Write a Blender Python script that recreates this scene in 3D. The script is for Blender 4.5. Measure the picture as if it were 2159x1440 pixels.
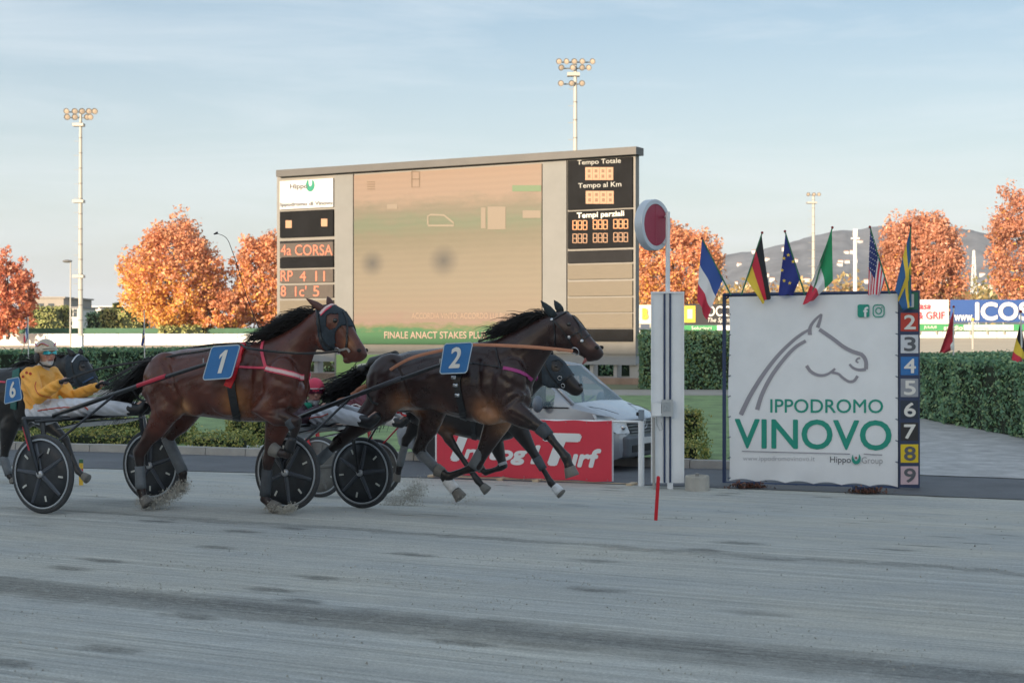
import bpy, bmesh, math, random
import numpy as np
from mathutils import Vector, Matrix
from mathutils.bvhtree import BVHTree
random.seed(7); RNG = np.random.default_rng(7)
R = math.radians
for o in list(bpy.data.objects): bpy.data.objects.remove(o)
SC = bpy.context.scene
COL = SC.collection

# ------------------------------------------------------------------ camera
FPX, CX, HY, CAMZ = 3200.0, 1079.5, 700.0, 1.6      # focal length (photo pixels), centre column, horizon row, eye height
cam_d = bpy.data.cameras.new('camera'); cam = bpy.data.objects.new('camera', cam_d); COL.objects.link(cam)
cam.location = (0, 0, CAMZ); cam.rotation_euler = (R(90), 0, 0)
cam_d.sensor_width = 36; cam_d.lens = FPX/2159*36; cam_d.shift_y = -20/2159
cam_d.clip_start = 0.1; cam_d.clip_end = 20000
cam_d.dof.use_dof = True; cam_d.dof.focus_distance = 14.2; cam_d.dof.aperture_fstop = 5.0
SC.camera = cam
SC.cycles.max_bounces = 6; SC.cycles.diffuse_bounces = 3; SC.cycles.glossy_bounces = 2; SC.cycles.transmission_bounces = 3; SC.cycles.transparent_max_bounces = 6; SC.cycles.volume_bounces = 0

# ------------------------------------------------------------------ sky and sun
SUN_EL, SUN_AZ = R(8.0), R(31)                # sun stands behind the camera, to the left
sun_dir = Vector((-math.sin(SUN_AZ)*math.cos(SUN_EL), -math.cos(SUN_AZ)*math.cos(SUN_EL), math.sin(SUN_EL)))
wd = bpy.data.worlds.new('World'); SC.world = wd; wd.use_nodes = True
nt = wd.node_tree; nt.nodes.clear()
def N(t, **k):
    n = nt.nodes.new(t)
    for a, b in k.items(): setattr(n, a, b)
    return n
sky = N('ShaderNodeTexSky', sky_type='NISHITA', sun_disc=False, sun_elevation=SUN_EL,
        sun_rotation=math.atan2(sun_dir.x, sun_dir.y), altitude=250, air_density=1.0, dust_density=4.0, ozone_density=1.8)
bg = N('ShaderNodeBackground'); bg.inputs['Strength'].default_value = 0.15
wo = N('ShaderNodeOutputWorld')
tc = N('ShaderNodeTexCoord'); mp = N('ShaderNodeMapping'); mp.inputs['Scale'].default_value = (1.1, 1.1, 11.0); mp.inputs['Rotation'].default_value = (0.05, 0.12, 0.4)
nz = N('ShaderNodeTexNoise'); nz.inputs['Scale'].default_value = 2.2; nz.inputs['Detail'].default_value = 7; nz.inputs['Roughness'].default_value = 0.62; nz.inputs['Distortion'].default_value = 0.6
cr = N('ShaderNodeValToRGB'); cr.color_ramp.elements[0].position = 0.42; cr.color_ramp.elements[1].position = 0.80
cr.color_ramp.elements[0].color = (0, 0, 0, 1); cr.color_ramp.elements[1].color = (0.62, 0.62, 0.62, 1)
hz = N('ShaderNodeMix', data_type='RGBA'); hz.inputs['Factor'].default_value = 0.60      # high haze, paler at the horizon; overhead brightened to lift shade light
sz = N('ShaderNodeSeparateXYZ'); hr = N('ShaderNodeValToRGB'); hs = N('ShaderNodeVectorMath', operation='SCALE'); hs.inputs['Scale'].default_value = 4.0
for i_, (p_, c_) in enumerate([(0.0, (3.6, 3.75, 3.7)), (0.08, (2.9, 3.2, 3.3)), (0.21, (1.25, 1.72, 2.2)), (0.5, (1.75, 2.25, 2.75)), (1.0, (2.0, 2.5, 3.0))]):
    e_ = hr.color_ramp.elements[i_] if i_ < 2 else hr.color_ramp.elements.new(p_)
    e_.position = p_; e_.color = (c_[0]/4, c_[1]/4, c_[2]/4, 1)
nt.links.new(tc.outputs['Generated'], sz.inputs[0]); nt.links.new(sz.outputs['Z'], hr.inputs['Fac']); nt.links.new(hr.outputs['Color'], hs.inputs[0]); nt.links.new(hs.outputs[0], hz.inputs['B'])
mx = N('ShaderNodeMix', data_type='RGBA'); mx.inputs['B'].default_value = (3.1, 3.35, 3.5, 1)   # thin high cloud veil
nt.links.new(tc.outputs['Generated'], mp.inputs['Vector']); nt.links.new(mp.outputs['Vector'], nz.inputs['Vector'])
nt.links.new(nz.outputs['Fac'], cr.inputs['Fac']); nt.links.new(cr.outputs['Color'], mx.inputs['Factor'])
nt.links.new(sky.outputs['Color'], hz.inputs['A']); nt.links.new(hz.outputs['Result'], mx.inputs['A']); nt.links.new(mx.outputs['Result'], bg.inputs['Color'])
nt.links.new(bg.outputs['Background'], wo.inputs['Surface'])
sun_d = bpy.data.lights.new('sun', 'SUN'); sun = bpy.data.objects.new('sun', sun_d); COL.objects.link(sun)
sun_d.energy = 4.6; sun_d.angle = R(0.5); sun_d.color = (1.0, 0.80, 0.58)
sun.rotation_euler = sun_dir.to_track_quat('Z', 'Y').to_euler(); sun.location = (-30, -50, 40)
SC.view_settings.view_transform = 'Standard'; SC.view_settings.look = 'None'
SC.view_settings.exposure = 1.0; SC.view_settings.gamma = 1.0

# ------------------------------------------------------------------ frames: the track runs along 'a', inwards along 's'
TH = R(25.5); CT, ST = math.cos(TH), math.sin(TH)
SLOPE0, SLOPE1, ZFLAT = 11.3, 20.9, -0.825          # banked track falls from s=11.3 to the service road
def W(a, s, z): return Vector((a*CT + s*ST, -a*ST + s*CT, z))
def AS(x, y): return (x*CT - y*ST, x*ST + y*CT)
def gz(s):
    if s <= SLOPE0: return 0.0
    if s >= SLOPE1: return ZFLAT
    t = (s-SLOPE0)/(SLOPE1-SLOPE0); return ZFLAT*t
def ray(px, py): return Vector(((px-CX)/FPX, 1.0, (HY-py)/FPX))
def at(px, py, Y): d = ray(px, py); return Vector((d.x*Y, Y, CAMZ + d.z*Y))
def on_s(px, py, s):
    d = ray(px, py); Y = s/(d.x*ST + CT); return Vector((d.x*Y, Y, CAMZ + d.z*Y))
def on_z(px, py, z):
    Y = (z-CAMZ)*FPX/(HY-py); return at(px, py, Y)
class VPlane:
    """vertical plane through p0, heading ang (radians, clockwise from +X towards the camera)"""
    def __init__(s, p0, ang):
        s.p0 = Vector(p0); s.d = Vector((math.cos(ang), -math.sin(ang), 0)); s.n = Vector((-math.sin(ang), -math.cos(ang), 0)); s.ang = ang
    def p(s, px, py, off=0.0):
        d = ray(px, py); q = s.p0 + s.n*off; c = Vector((0, 0, CAMZ))
        t = (q-c).dot(s.n)/d.dot(s.n); return c + d*t
    def quad(s, x0, y0, x1, y1, off=0.0):      # bl br tr tl
        return [s.p(x0, y1, off), s.p(x1, y1, off), s.p(x1, y0, off), s.p(x0, y0, off)]

# ------------------------------------------------------------------ materials
MATS = {}
def mat(name, col, rough=0.6, var=0.0, scale=8.0, bump=0.0, bscale=40.0, metal=0.0, spec=0.5, coat=0.0, attr=None, stretch=None, trans=0.0, alpha=1.0, emit=0.0, sheen=0.0, rvar=0.0, detail=4):
    if name in MATS: return MATS[name]
    m = bpy.data.materials.new(name); m.use_nodes = True; MATS[name] = m
    t = m.node_tree; b = t.nodes['Principled BSDF']; L = t.links
    b.inputs['Roughness'].default_value = rough; b.inputs['Metallic'].default_value = metal
    b.inputs['Specular IOR Level'].default_value = spec; b.inputs['Coat Weight'].default_value = coat
    b.inputs['Transmission Weight'].default_value = trans; b.inputs['Alpha'].default_value = alpha
    b.inputs['Sheen Weight'].default_value = sheen
    c4 = (*col, 1); b.inputs['Base Color'].default_value = c4
    vec = None
    if var or bump:
        tcn = t.nodes.new('ShaderNodeTexCoord'); vec = tcn.outputs['Object']
        if stretch:
            mpn = t.nodes.new('ShaderNodeMapping'); mpn.inputs['Scale'].default_value = stretch
            L.new(vec, mpn.inputs['Vector']); vec = mpn.outputs['Vector']
    base = None
    if attr:
        an = t.nodes.new('ShaderNodeVertexColor'); an.layer_name = attr; base = an.outputs['Color']
    if var:
        n = t.nodes.new('ShaderNodeTexNoise'); n.inputs['Scale'].default_value = scale; n.inputs['Detail'].default_value = detail; n.inputs['Roughness'].default_value = 0.65
        L.new(vec, n.inputs['Vector'])
        mr = t.nodes.new('ShaderNodeMapRange'); mr.inputs['From Min'].default_value = 0.3; mr.inputs['From Max'].default_value = 0.7
        mr.inputs['To Min'].default_value = 1-var; mr.inputs['To Max'].default_value = 1+var
        L.new(n.outputs['Fac'], mr.inputs['Value'])
        mu = t.nodes.new('ShaderNodeMix'); mu.data_type = 'RGBA'; mu.blend_type = 'MULTIPLY'; mu.inputs['Factor'].default_value = 1
        if base: L.new(base, mu.inputs['A'])
        else: mu.inputs['A'].default_value = c4
        L.new(mr.outputs['Result'], mu.inputs['B']); base = mu.outputs['Result']
    if base: L.new(base, b.inputs['Base Color'])
    if rvar:
        n3 = t.nodes.new('ShaderNodeTexNoise'); n3.inputs['Scale'].default_value = 6; n3.inputs['Detail'].default_value = 6; n3.inputs['Roughness'].default_value = 0.7; L.new(vec, n3.inputs['Vector'])
        m3 = t.nodes.new('ShaderNodeMapRange'); m3.inputs['From Min'].default_value = .3; m3.inputs['From Max'].default_value = .7; m3.inputs['To Min'].default_value = rough - rvar; m3.inputs['To Max'].default_value = rough + rvar
        L.new(n3.outputs['Fac'], m3.inputs['Value']); L.new(m3.outputs['Result'], b.inputs['Roughness'])
    if bump:
        n2 = t.nodes.new('ShaderNodeTexNoise'); n2.inputs['Scale'].default_value = bscale; n2.inputs['Detail'].default_value = 3
        L.new(vec, n2.inputs['Vector'])
        bp = t.nodes.new('ShaderNodeBump'); bp.inputs['Strength'].default_value = bump; bp.inputs['Distance'].default_value = 0.02
        L.new(n2.outputs['Fac'], bp.inputs['Height']); L.new(bp.outputs['Normal'], b.inputs['Normal'])
    if emit:
        if base: L.new(base, b.inputs['Emission Color'])
        else: b.inputs['Emission Color'].default_value = c4
        b.inputs['Emission Strength'].default_value = emit
    return m
def leafmat(name, tr=0.35):
    if name in MATS: return MATS[name]
    m = bpy.data.materials.new(name); m.use_nodes = True; MATS[name] = m
    t = m.node_tree; t.nodes.clear(); L = t.links
    an = t.nodes.new('ShaderNodeVertexColor'); an.layer_name = 'Col'
    d = t.nodes.new('ShaderNodeBsdfDiffuse'); tr_ = t.nodes.new('ShaderNodeBsdfTranslucent'); mxs = t.nodes.new('ShaderNodeMixShader')
    mxs.inputs[0].default_value = tr; o = t.nodes.new('ShaderNodeOutputMaterial')
    L.new(an.outputs['Color'], d.inputs['Color']); L.new(an.outputs['Color'], tr_.inputs['Color'])
    g = t.nodes.new('ShaderNodeBsdfGlossy'); g.inputs['Roughness'].default_value = 0.45; g.inputs['Color'].default_value = (0.9, 0.9, 0.9, 1)
    mg = t.nodes.new('ShaderNodeMixShader'); mg.inputs[0].default_value = 0.04
    L.new(d.outputs[0], mxs.inputs[1]); L.new(tr_.outputs[0], mxs.inputs[2]); L.new(mxs.outputs[0], mg.inputs[1]); L.new(g.outputs[0], mg.inputs[2])
    L.new(mg.outputs[0], o.inputs['Surface'])
    return m

# ------------------------------------------------------------------ mesh builder (world coordinates)
def frame(T, ref):
    T = T.normalized(); L_ = ref - T*ref.dot(T)
    if L_.length < 1e-4:
        r2 = Vector((1, 0, 0)) if abs(T.x) < 0.9 else Vector((0, 1, 0)); L_ = r2 - T*r2.dot(T)
    L_.normalize(); return L_, T.cross(L_)
class MB:
    def __init__(s): s.v = []; s.f = []; s.mi = []; s.c = []; s.cur = 0; s.col = None
    def add(s, vs, fs):
        o = len(s.v); s.v += [Vector(p) for p in vs]
        for f in fs: s.f.append([i+o for i in f]); s.mi.append(s.cur)
        s.c += [s.col]*len(vs); return s
    def hexa(s, b, t):     # bottom 4 (ccw from above), top 4
        return s.add(list(b)+list(t), [(3,2,1,0),(4,5,6,7),(0,1,5,4),(1,2,6,5),(2,3,7,6),(3,0,4,7)])
    def box(s, c, size, ux=Vector((1,0,0)), uy=Vector((0,1,0)), uz=Vector((0,0,1))):
        c = Vector(c); a, b, d = ux*size[0]/2, uy*size[1]/2, uz*size[2]/2
        return s.hexa([c-a-b-d, c+a-b-d, c+a+b-d, c-a+b-d], [c-a-b+d, c+a-b+d, c+a+b+d, c-a+b+d])
    def slab(s, quad, th, n):    # quad bl br tr tl facing n, thickness th behind it
        q = [Vector(p) for p in quad]; b = [p - n*th for p in q]
        return s.add(q+b, [(0,1,2,3),(7,6,5,4),(1,0,4,5),(2,1,5,6),(3,2,6,7),(0,3,7,4)])
    def tube(s, pts, rad, seg=8, ref=Vector((0,0,1)), rad2=None, caps=True):
        pts = [Vector(p) for p in pts]; n = len(pts)
        if not hasattr(rad, '__len__'): rad = [rad]*n
        if rad2 is None: rad2 = rad
        elif not hasattr(rad2, '__len__'): rad2 = [rad2]*n
        vs = []
        for i, p in enumerate(pts):
            T = pts[min(i+1, n-1)] - pts[max(i-1, 0)]
            a, b = frame(T, ref)
            for k in range(seg):
                w = 2*math.pi*k/seg; vs.append(p + a*(math.cos(w)*rad[i]) + b*(math.sin(w)*rad2[i]))
        fs = []
        for i in range(n-1):
            for k in range(seg):
                k2 = (k+1) % seg; fs.append((i*seg+k, i*seg+k2, (i+1)*seg+k2, (i+1)*seg+k))
        if caps: fs.append(tuple(range(seg))[::-1]); fs.append(tuple((n-1)*seg+k for k in range(seg)))
        return s.add(vs, fs)
    def loft(s, rings, caps=True, closed=True):
        n = len(rings); m = len(rings[0]); vs = [p for r in rings for p in r]; fs = []
        for i in range(n-1):
            for k in range(m if closed else m-1):
                k2 = (k+1) % m; fs.append((i*m+k, i*m+k2, (i+1)*m+k2, (i+1)*m+k))
        if caps and closed: fs.append(tuple(range(m))[::-1]); fs.append(tuple((n-1)*m+k for k in range(m)))
        return s.add(vs, fs)
    def ball(s, c, r, ux=Vector((1,0,0)), uy=Vector((0,1,0)), uz=Vector((0,0,1)), nu=12, nv=8, v0=0.0, v1=1.0):
        c = Vector(c); r = r if hasattr(r, '__len__') else (r, r, r); rings = []
        for i in range(nv+1):
            ph = math.pi*(v0 + (v1-v0)*i/nv); ph = min(max(ph, 0.02), math.pi-0.02)
            rings.append([c + ux*(r[0]*math.sin(ph)*math.cos(2*math.pi*k/nu)) + uy*(r[1]*math.sin(ph)*math.sin(2*math.pi*k/nu)) + uz*(r[2]*math.cos(ph)) for k in range(nu)])
        return s.loft(rings[::-1])
    def lathe(s, c, prof, axis, seg=24, closed=False):     # prof: (radius, along axis)
        c = Vector(c); a, b = frame(axis, Vector((0, 0, 1))); ax = axis.normalized()
        rings = [[c + ax*h + a*(r*math.cos(2*math.pi*k/seg)) + b*(r*math.sin(2*math.pi*k/seg)) for k in range(seg)] for r, h in prof]
        if closed: rings.append(rings[0])
        return s.loft(rings, caps=not closed)
    def prism(s, poly, th, n):
        m = len(poly); q = [Vector(p) for p in poly]; b = [p - n*th for p in q]
        return s.add(q+b, [tuple(range(m)), tuple(range(2*m-1, m-1, -1))] + [((i+1) % m, i, m+i, m+(i+1) % m) for i in range(m)])
    def sheet(s, grid):
        n, m = len(grid), len(grid[0])
        return s.add([p for r in grid for p in r], [(i*m+j, i*m+j+1, (i+1)*m+j+1, (i+1)*m+j) for i in range(n-1) for j in range(m-1)])
def mk(name, vs, fs, mats, mi=None, cols=None, smooth=False):
    me = bpy.data.meshes.new(name); me.from_pydata([tuple(v) for v in vs], [], [tuple(f) for f in fs])
    for m in (mats if isinstance(mats, (list, tuple)) else [mats]): me.materials.append(m)
    if mi is not None and any(mi): me.polygons.foreach_set('material_index', mi)
    if smooth: me.polygons.foreach_set('use_smooth', [True]*len(me.polygons))
    if cols is not None:
        ca = me.color_attributes.new('Col', 'FLOAT_COLOR', 'POINT')
        ca.data.foreach_set('color', np.asarray(cols, dtype=np.float32).ravel())
    me.update(); return me
def link(name, me, parent=None):
    o = bpy.data.objects.new(name, me); COL.objects.link(o)
    if parent: o.parent = parent
    return o
class Thing:
    def __init__(s, name, label, cat, loc=(0,0,0), rotz=0.0, group=None, single=False):
        s.name, s.label, s.cat, s.group = name, label, cat, group
        s.M = Matrix.Translation(Vector(loc)) @ Matrix.Rotation(rotz, 4, 'Z'); s.Mi = s.M.inverted(); s.root = None
        if not single: s.root = link(name, None); s._tag(s.root); s.root.matrix_world = s.M
    def _tag(s, o):
        o['label'] = s.label; o['category'] = s.cat
        if s.group: o['group'] = s.group
    def part(s, name, mb, mats, smooth=False, parent=None, label=None, kind=None):
        cols = [(*(c or (1,1,1)), 1) for c in mb.c] if any(c is not None for c in mb.c) else None
        me = mk(name, [s.Mi @ v for v in mb.v], mb.f, mats, mb.mi, cols, smooth)
        return s.mesh(name, me, parent, label, kind)
    def mesh(s, name, me, parent=None, label=None, kind=None):   # me in local coordinates
        if s.root is None:
            o = link(s.name, me); o.matrix_world = s.M; s._tag(o); s.root = o
        else: o = link(name, me, parent or s.root)
        if label: o['label'] = label
        if kind: o['kind'] = kind
        return o
def structure(name, mb, mats, smooth=False, kind='structure', label=None, cat=None, rotz=0.0):
    Mi = Matrix.Rotation(-rotz, 4, 'Z')
    cols = [(*(c or (1,1,1)), 1) for c in mb.c] if any(c is not None for c in mb.c) else None
    o = link(name, mk(name, [Mi @ v for v in mb.v], mb.f, mats, mb.mi, cols, smooth)); o.rotation_euler.z = rotz
    o['kind'] = kind
    if label: o['label'] = label
    if cat: o['category'] = cat
    return o
# lettering: font outline turned into a mesh, fitted to a quad (bl br tr tl)
_TXT = {}
def text_geo(s, bold=0.0, shear=0.0, spacing=1.0):
    k = (s, bold, shear, spacing)
    if k not in _TXT:
        cu = bpy.data.curves.new('t', 'FONT'); cu.body = s; cu.offset = bold; cu.shear = shear; cu.space_character = spacing; cu.resolution_u = 4
        o = bpy.data.objects.new('t', cu); COL.objects.link(o)
        me = bpy.data.meshes.new_from_object(o.evaluated_get(bpy.context.evaluated_depsgraph_get()))
        v = np.array([tuple(x.co)[:2] for x in me.vertices]); f = [tuple(p.vertices) for p in me.polygons]
        bpy.data.objects.remove(o); bpy.data.curves.remove(cu); bpy.data.meshes.remove(me)
        lo, hi = v.min(0), v.max(0); _TXT[k] = ((v-lo)/(hi-lo), f)
    return _TXT[k]
def text_quad(mb, s, q, bold=0.0, shear=0.0, spacing=1.0):
    """bold letters: shifted copies laid a hair's breadth above each other"""
    v, f = text_geo(s, 0.0, shear, spacing); q = [Vector(p) for p in q]
    n = (q[1]-q[0]).cross(q[3]-q[0]).normalized(); wd, hh = (q[1]-q[0]).length, (q[3]-q[0]).length
    by = max(bold, 0)*1.0; bx = by*hh/wd; sh = [(0, 0)] if by < .004 else [(0, 0), (bx, 0), (-bx, 0), (0, by), (0, -by), (bx*.7, by*.7), (-bx*.7, by*.7), (bx*.7, -by*.7), (-bx*.7, -by*.7)]
    for k, (dx, dy) in enumerate(sh):
        def m(x, y):
            x = bx + x*(1-2*bx) + dx; y = by + y*(1-2*by) + dy; return (q[0]*(1-x) + q[1]*x)*(1-y) + (q[3]*(1-x) + q[2]*x)*y + n*(k*hh*.0015)
        mb.add([m(x, y) for x, y in v], f)
    return mb
def stroke(mb, pts, w, n, off=0.0):     # flat line of width w (scalar or list) on a plane with normal n
    pts = [Vector(p) for p in pts]; m = len(pts); w = w if hasattr(w, '__len__') else [w]*m; vs = []
    for i, p in enumerate(pts):
        T = (pts[min(i+1, m-1)] - pts[max(i-1, 0)]).normalized(); sd = n.cross(T)
        vs += [p + sd*w[i]/2 + n*off, p - sd*w[i]/2 + n*off]
    return mb.add(vs, [(2*i, 2*i+1, 2*i+3, 2*i+2) for i in range(m-1)])
def catmull(pts, k=6):
    P = [pts[0]] + list(pts) + [pts[-1]]; out = []
    for i in range(1, len(P)-2):
        a, b, c, d = [np.array(P[i+j], float) for j in (-1, 0, 1, 2)]
        for j in range(k):
            t = j/k; out.append(0.5*((2*b) + (-a+c)*t + (2*a-5*b+4*c-d)*t*t + (-a+3*b-3*c+d)*t**3))
    out.append(np.array(P[-2], float)); return out
# ================================================================== ground, roads, far field
def nodes_of(m): return m.node_tree.nodes, m.node_tree.links
def sand_material():
    m = bpy.data.materials.new('track_sand'); m.use_nodes = True; ns, L = nodes_of(m); b = ns['Principled BSDF']
    b.inputs['Roughness'].default_value = 0.92; b.inputs['Specular IOR Level'].default_value = 0.15
    tcn = ns.new('ShaderNodeTexCoord'); sep = ns.new('ShaderNodeSeparateXYZ'); L.new(tcn.outputs['Object'], sep.inputs[0])
    def noise(scale, stretch, detail=4, rough=0.6, dist=0.0):
        mp_ = ns.new('ShaderNodeMapping'); mp_.inputs['Scale'].default_value = stretch; L.new(tcn.outputs['Object'], mp_.inputs['Vector'])
        n = ns.new('ShaderNodeTexNoise'); n.inputs['Scale'].default_value = scale; n.inputs['Detail'].default_value = detail; n.inputs['Roughness'].default_value = rough; n.inputs['Distortion'].default_value = dist
        L.new(mp_.outputs[0], n.inputs['Vector']); return n.outputs['Fac']
    def mrange(x, a, b_, c, d):
        r = ns.new('ShaderNodeMapRange'); r.inputs['From Min'].default_value = a; r.inputs['From Max'].default_value = b_; r.inputs['To Min'].default_value = c; r.inputs['To Max'].default_value = d
        L.new(x, r.inputs['Value']); return r.outputs['Result']
    def math_(op, x, y):
        r = ns.new('ShaderNodeMath'); r.operation = op
        for i, q in enumerate((x, y)):
            if isinstance(q, (int, float)): r.inputs[i].default_value = q
            else: L.new(q, r.inputs[i])
        return r.outputs[0]
    streak = noise(1.0, (0.13, 11.0, 1), 6, 0.75, 0.25); streak2 = noise(1.0, (0.5, 42.0, 1), 4, 0.7, 0.3)
    blot = noise(0.8, (0.45, 1.0, 1), 6, 0.65); fine = noise(55, (1, 1, 1), 4, 0.75); mid = noise(9, (0.7, 1.3, 1), 5, 0.7)
    v = mrange(streak, 0.32, 0.68, 0.80, 1.12); v = math_('MULTIPLY', v, mrange(streak2, 0.32, 0.68, 0.76, 1.16))
    v = math_('MULTIPLY', v, mrange(blot, 0.3, 0.7, 0.90, 1.09)); v = math_('MULTIPLY', v, mrange(fine, 0.3, 0.7, 0.74, 1.22)); v = math_('MULTIPLY', v, mrange(mid, 0.3, 0.7, 0.93, 1.06))
    # damp, turned-up wheel rut along the track
    wob = mrange(noise(1.3, (0.5, 0.5, 1), 6, 0.8), 0.3, 0.7, -0.16, 0.16); sc = math_('ADD', sep.outputs['Y'], wob)
    def band(c, w, soft):
        d = math_('ABSOLUTE', math_('SUBTRACT', sc, c), 0.0); return mrange(d, w, w+soft, 1.0, 0.0)
    rut = band(7.28, 0.10, 0.28); speck = mrange(noise(26, (0.6, 1.2, 1), 5, 0.8), 0.42, 0.62, 0.0, 1.0)
    rutv = math_('MULTIPLY', rut, mrange(speck, 0, 1, 0.35, 1.0)); rut2 = math_('MULTIPLY', band(10.55, 0.05, 0.07), mrange(speck, 0, 1, 0.0, 0.55))
    rutv = math_('MAXIMUM', rutv, rut2)
    # scattered hoof marks: sparse cells, each a ragged damp patch drawn out along the track
    vo = ns.new('ShaderNodeTexVoronoi'); vo.voronoi_dimensions = '2D'; vo.inputs['Scale'].default_value = 1.0; vo.inputs['Randomness'].default_value = 1.0
    mpv = ns.new('ShaderNodeMapping'); mpv.inputs['Scale'].default_value = (0.62, 1.55, 0.0)
    wn = ns.new('ShaderNodeTexNoise'); wn.inputs['Scale'].default_value = 7; wn.inputs['Detail'].default_value = 5; L.new(tcn.outputs['Object'], wn.inputs['Vector'])
    wv = ns.new('ShaderNodeVectorMath'); wv.operation = 'MULTIPLY_ADD'; wv.inputs[1].default_value = (.30, .13, 0); L.new(wn.outputs['Color'], wv.inputs[0]); L.new(tcn.outputs['Object'], wv.inputs[2])
    L.new(wv.outputs[0], mpv.inputs['Vector']); L.new(mpv.outputs[0], vo.inputs['Vector'])
    sel = ns.new('ShaderNodeSeparateColor'); L.new(vo.outputs['Color'], sel.inputs[0])
    mark = math_('MULTIPLY', mrange(vo.outputs['Distance'], 0.05, 0.16, 1.0, 0.0), mrange(sel.outputs[0], 0.50, 0.62, 0.0, 1.0))
    mark = math_('MULTIPLY', mark, mrange(noise(30, (0.5, 1.4, 1), 4, 0.8), 0.40, 0.60, 0.15, 1.0))
    rutv = math_('MAXIMUM', rutv, mark)
    v = math_('MULTIPLY', v, mrange(rutv, 0, 1, 1.0, 0.64))
    mxn = ns.new('ShaderNodeMix'); mxn.data_type = 'RGBA'; mxn.inputs['A'].default_value = (0.53, 0.545, 0.53, 1); mxn.inputs['B'].default_value = (0.565, 0.55, 0.49, 1); L.new(mrange(blot, 0.35, 0.65, 0, 1), mxn.inputs['Factor'])
    mu = ns.new('ShaderNodeMix'); mu.data_type = 'RGBA'; mu.blend_type = 'MULTIPLY'; mu.inputs['Factor'].default_value = 1
    L.new(mxn.outputs['Result'], mu.inputs['A']); L.new(v, mu.inputs['B']); L.new(mu.outputs['Result'], b.inputs['Base Color'])
    h = math_('ADD', math_('MULTIPLY', streak, 1.0), math_('ADD', math_('MULTIPLY', streak2, 0.45), math_('ADD', math_('MULTIPLY', fine, 0.22), math_('MULTIPLY', mid, 0.35))))
    h = math_('SUBTRACT', h, math_('MULTIPLY', rutv, 0.5))
    bp = ns.new('ShaderNodeBump'); bp.inputs['Strength'].default_value = 0.9; bp.inputs['Distance'].default_value = 0.05
    L.new(h, bp.inputs['Height']); L.new(bp.outputs['Normal'], b.inputs['Normal'])
    return m
M_sand = sand_material()
M_earth = mat('earth', (0.16, 0.17, 0.09), 0.95, 0.25, 0.05)
M_asph = mat('asphalt', (0.11, 0.115, 0.125), 0.85, 0.22, 1.2, 0.3, 60, detail=8)
M_lawn = mat('lawn', (0.20, 0.29, 0.12), 0.9, 0.35, 1.5, 0.9, 45, detail=8)
M_gravel = mat('gravel', (0.42, 0.41, 0.40), 0.95, 0.28, 2.2, 0.5, 30, detail=9)
M_path = mat('path_gravel', (0.36, 0.33, 0.29), 0.95, 0.15, 2.0)
M_farsand = mat('far_sand', (0.62, 0.51, 0.36), 0.95, 0.10, 0.5, stretch=(0.2, 1, 1))
M_kerb = mat('kerb_concrete', (0.37, 0.355, 0.33), 0.9, 0.16, 2.5, 0.35, 30, detail=8)
M_conc = mat('concrete', (0.42, 0.40, 0.36), 0.9, 0.15, 3.0, 0.3, 30)

ss = [-3000, -60, 0, 6, 9, SLOPE0, 13, 15, 17, 19, SLOPE1, 40, 100, 400, 1500, 6000]
mb = MB(); mb.sheet([[W(a, s_, gz(s_) - 0.012) for a in (-6000, -2000, -400, -100, 0, 100, 400, 2000, 6000)] for s_ in ss]); structure('ground', mb, M_earth)
NEAR = [(-60, 38), (-30, 32.4), (-14, 28.6), (-8.3, 27.2), (-3, 25.7), (1, 24.4), (4, 23.3), (7.2, 22.0), (12, 19.8), (30, 11.0)]
FAR = [(-60, 44), (-30, 37.0), (-16, 33.0), (-9.6, 31.0), (-4, 29.2), (0, 28.0), (3.0, 27.0), (5.4, 26.2), (8.3, 25.0), (14, 22.8), (34, 13.5)]
def resample(poly, n):
    p = np.array(poly, float); d = np.r_[0, np.cumsum(np.hypot(*np.diff(p, axis=0).T))]; t = np.linspace(0, d[-1], n)
    return np.c_[np.interp(t, d, p[:, 0]), np.interp(t, d, p[:, 1])]
nr, fr = resample(NEAR, 60), resample(FAR, 60)
mb = MB(); rows = []
for x, y in nr:
    a, s1 = AS(x, y); s1 += 0.6; rows.append([W(a, q, gz(q)) for q in list(np.linspace(-4, SLOPE0, 6)) + list(np.linspace(SLOPE0, min(SLOPE1, s1-0.1), 5))[1:] + [s1]])
mb.sheet(rows[::-1]); structure('racetrack', mb, M_sand, rotz=-TH)
mb = MB(); mb.sheet([[Vector((*(nr[i] + (fr[i]-nr[i])*t), 0)) for i in range(60)] for t in (0, .12, .25, .5, .75, 1.0)])
for v in mb.v: v.z = gz(AS(v.x, v.y)[1]) + 0.010
structure('service_road', mb, M_asph)
# lawn, path, gravel beyond the kerb
mb = MB(); mb.sheet([[Vector((x + 0.1, y + 0.15, ZFLAT + 0.03)) for x, y in FAR[:8]], [Vector((x, 57.5, ZFLAT + 0.03)) for x in (-62, -34, -22, -14, -7, -1, 5, 11)]]); structure('lawn', mb, M_lawn)
mb = MB(); mb.sheet([[Vector((x, 57.4, ZFLAT + 0.036)) for x in (-62, -20, 20)], [Vector((x, 63, ZFLAT + 0.036)) for x in (-62, -20, 20)]]); structure('footpath', mb, M_path)
mb = MB(); mb.add([Vector((*p, ZFLAT + 0.02)) for p in [(5.4, 26.2), (8.3, 25.0), (14, 22.8), (34, 13.5), (34, 62), (11.2, 62), (11, 57.5)]], [tuple(range(7))]); structure('gravel_path', mb, M_gravel)
# far straight of the oval: sand rising to the far rail
YF = 200.0
mb = MB(); mb.sheet([[at(px, 760, 140) for px in (-2600, -100, 600, 1300, 1900, 4200)], [at(px, py, YF) for px, py in ((-2600, 733), (-100, 729), (600, 726), (1300, 714), (1900, 712), (4200, 712))]]); structure('far_track', mb, M_farsand)
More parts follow.
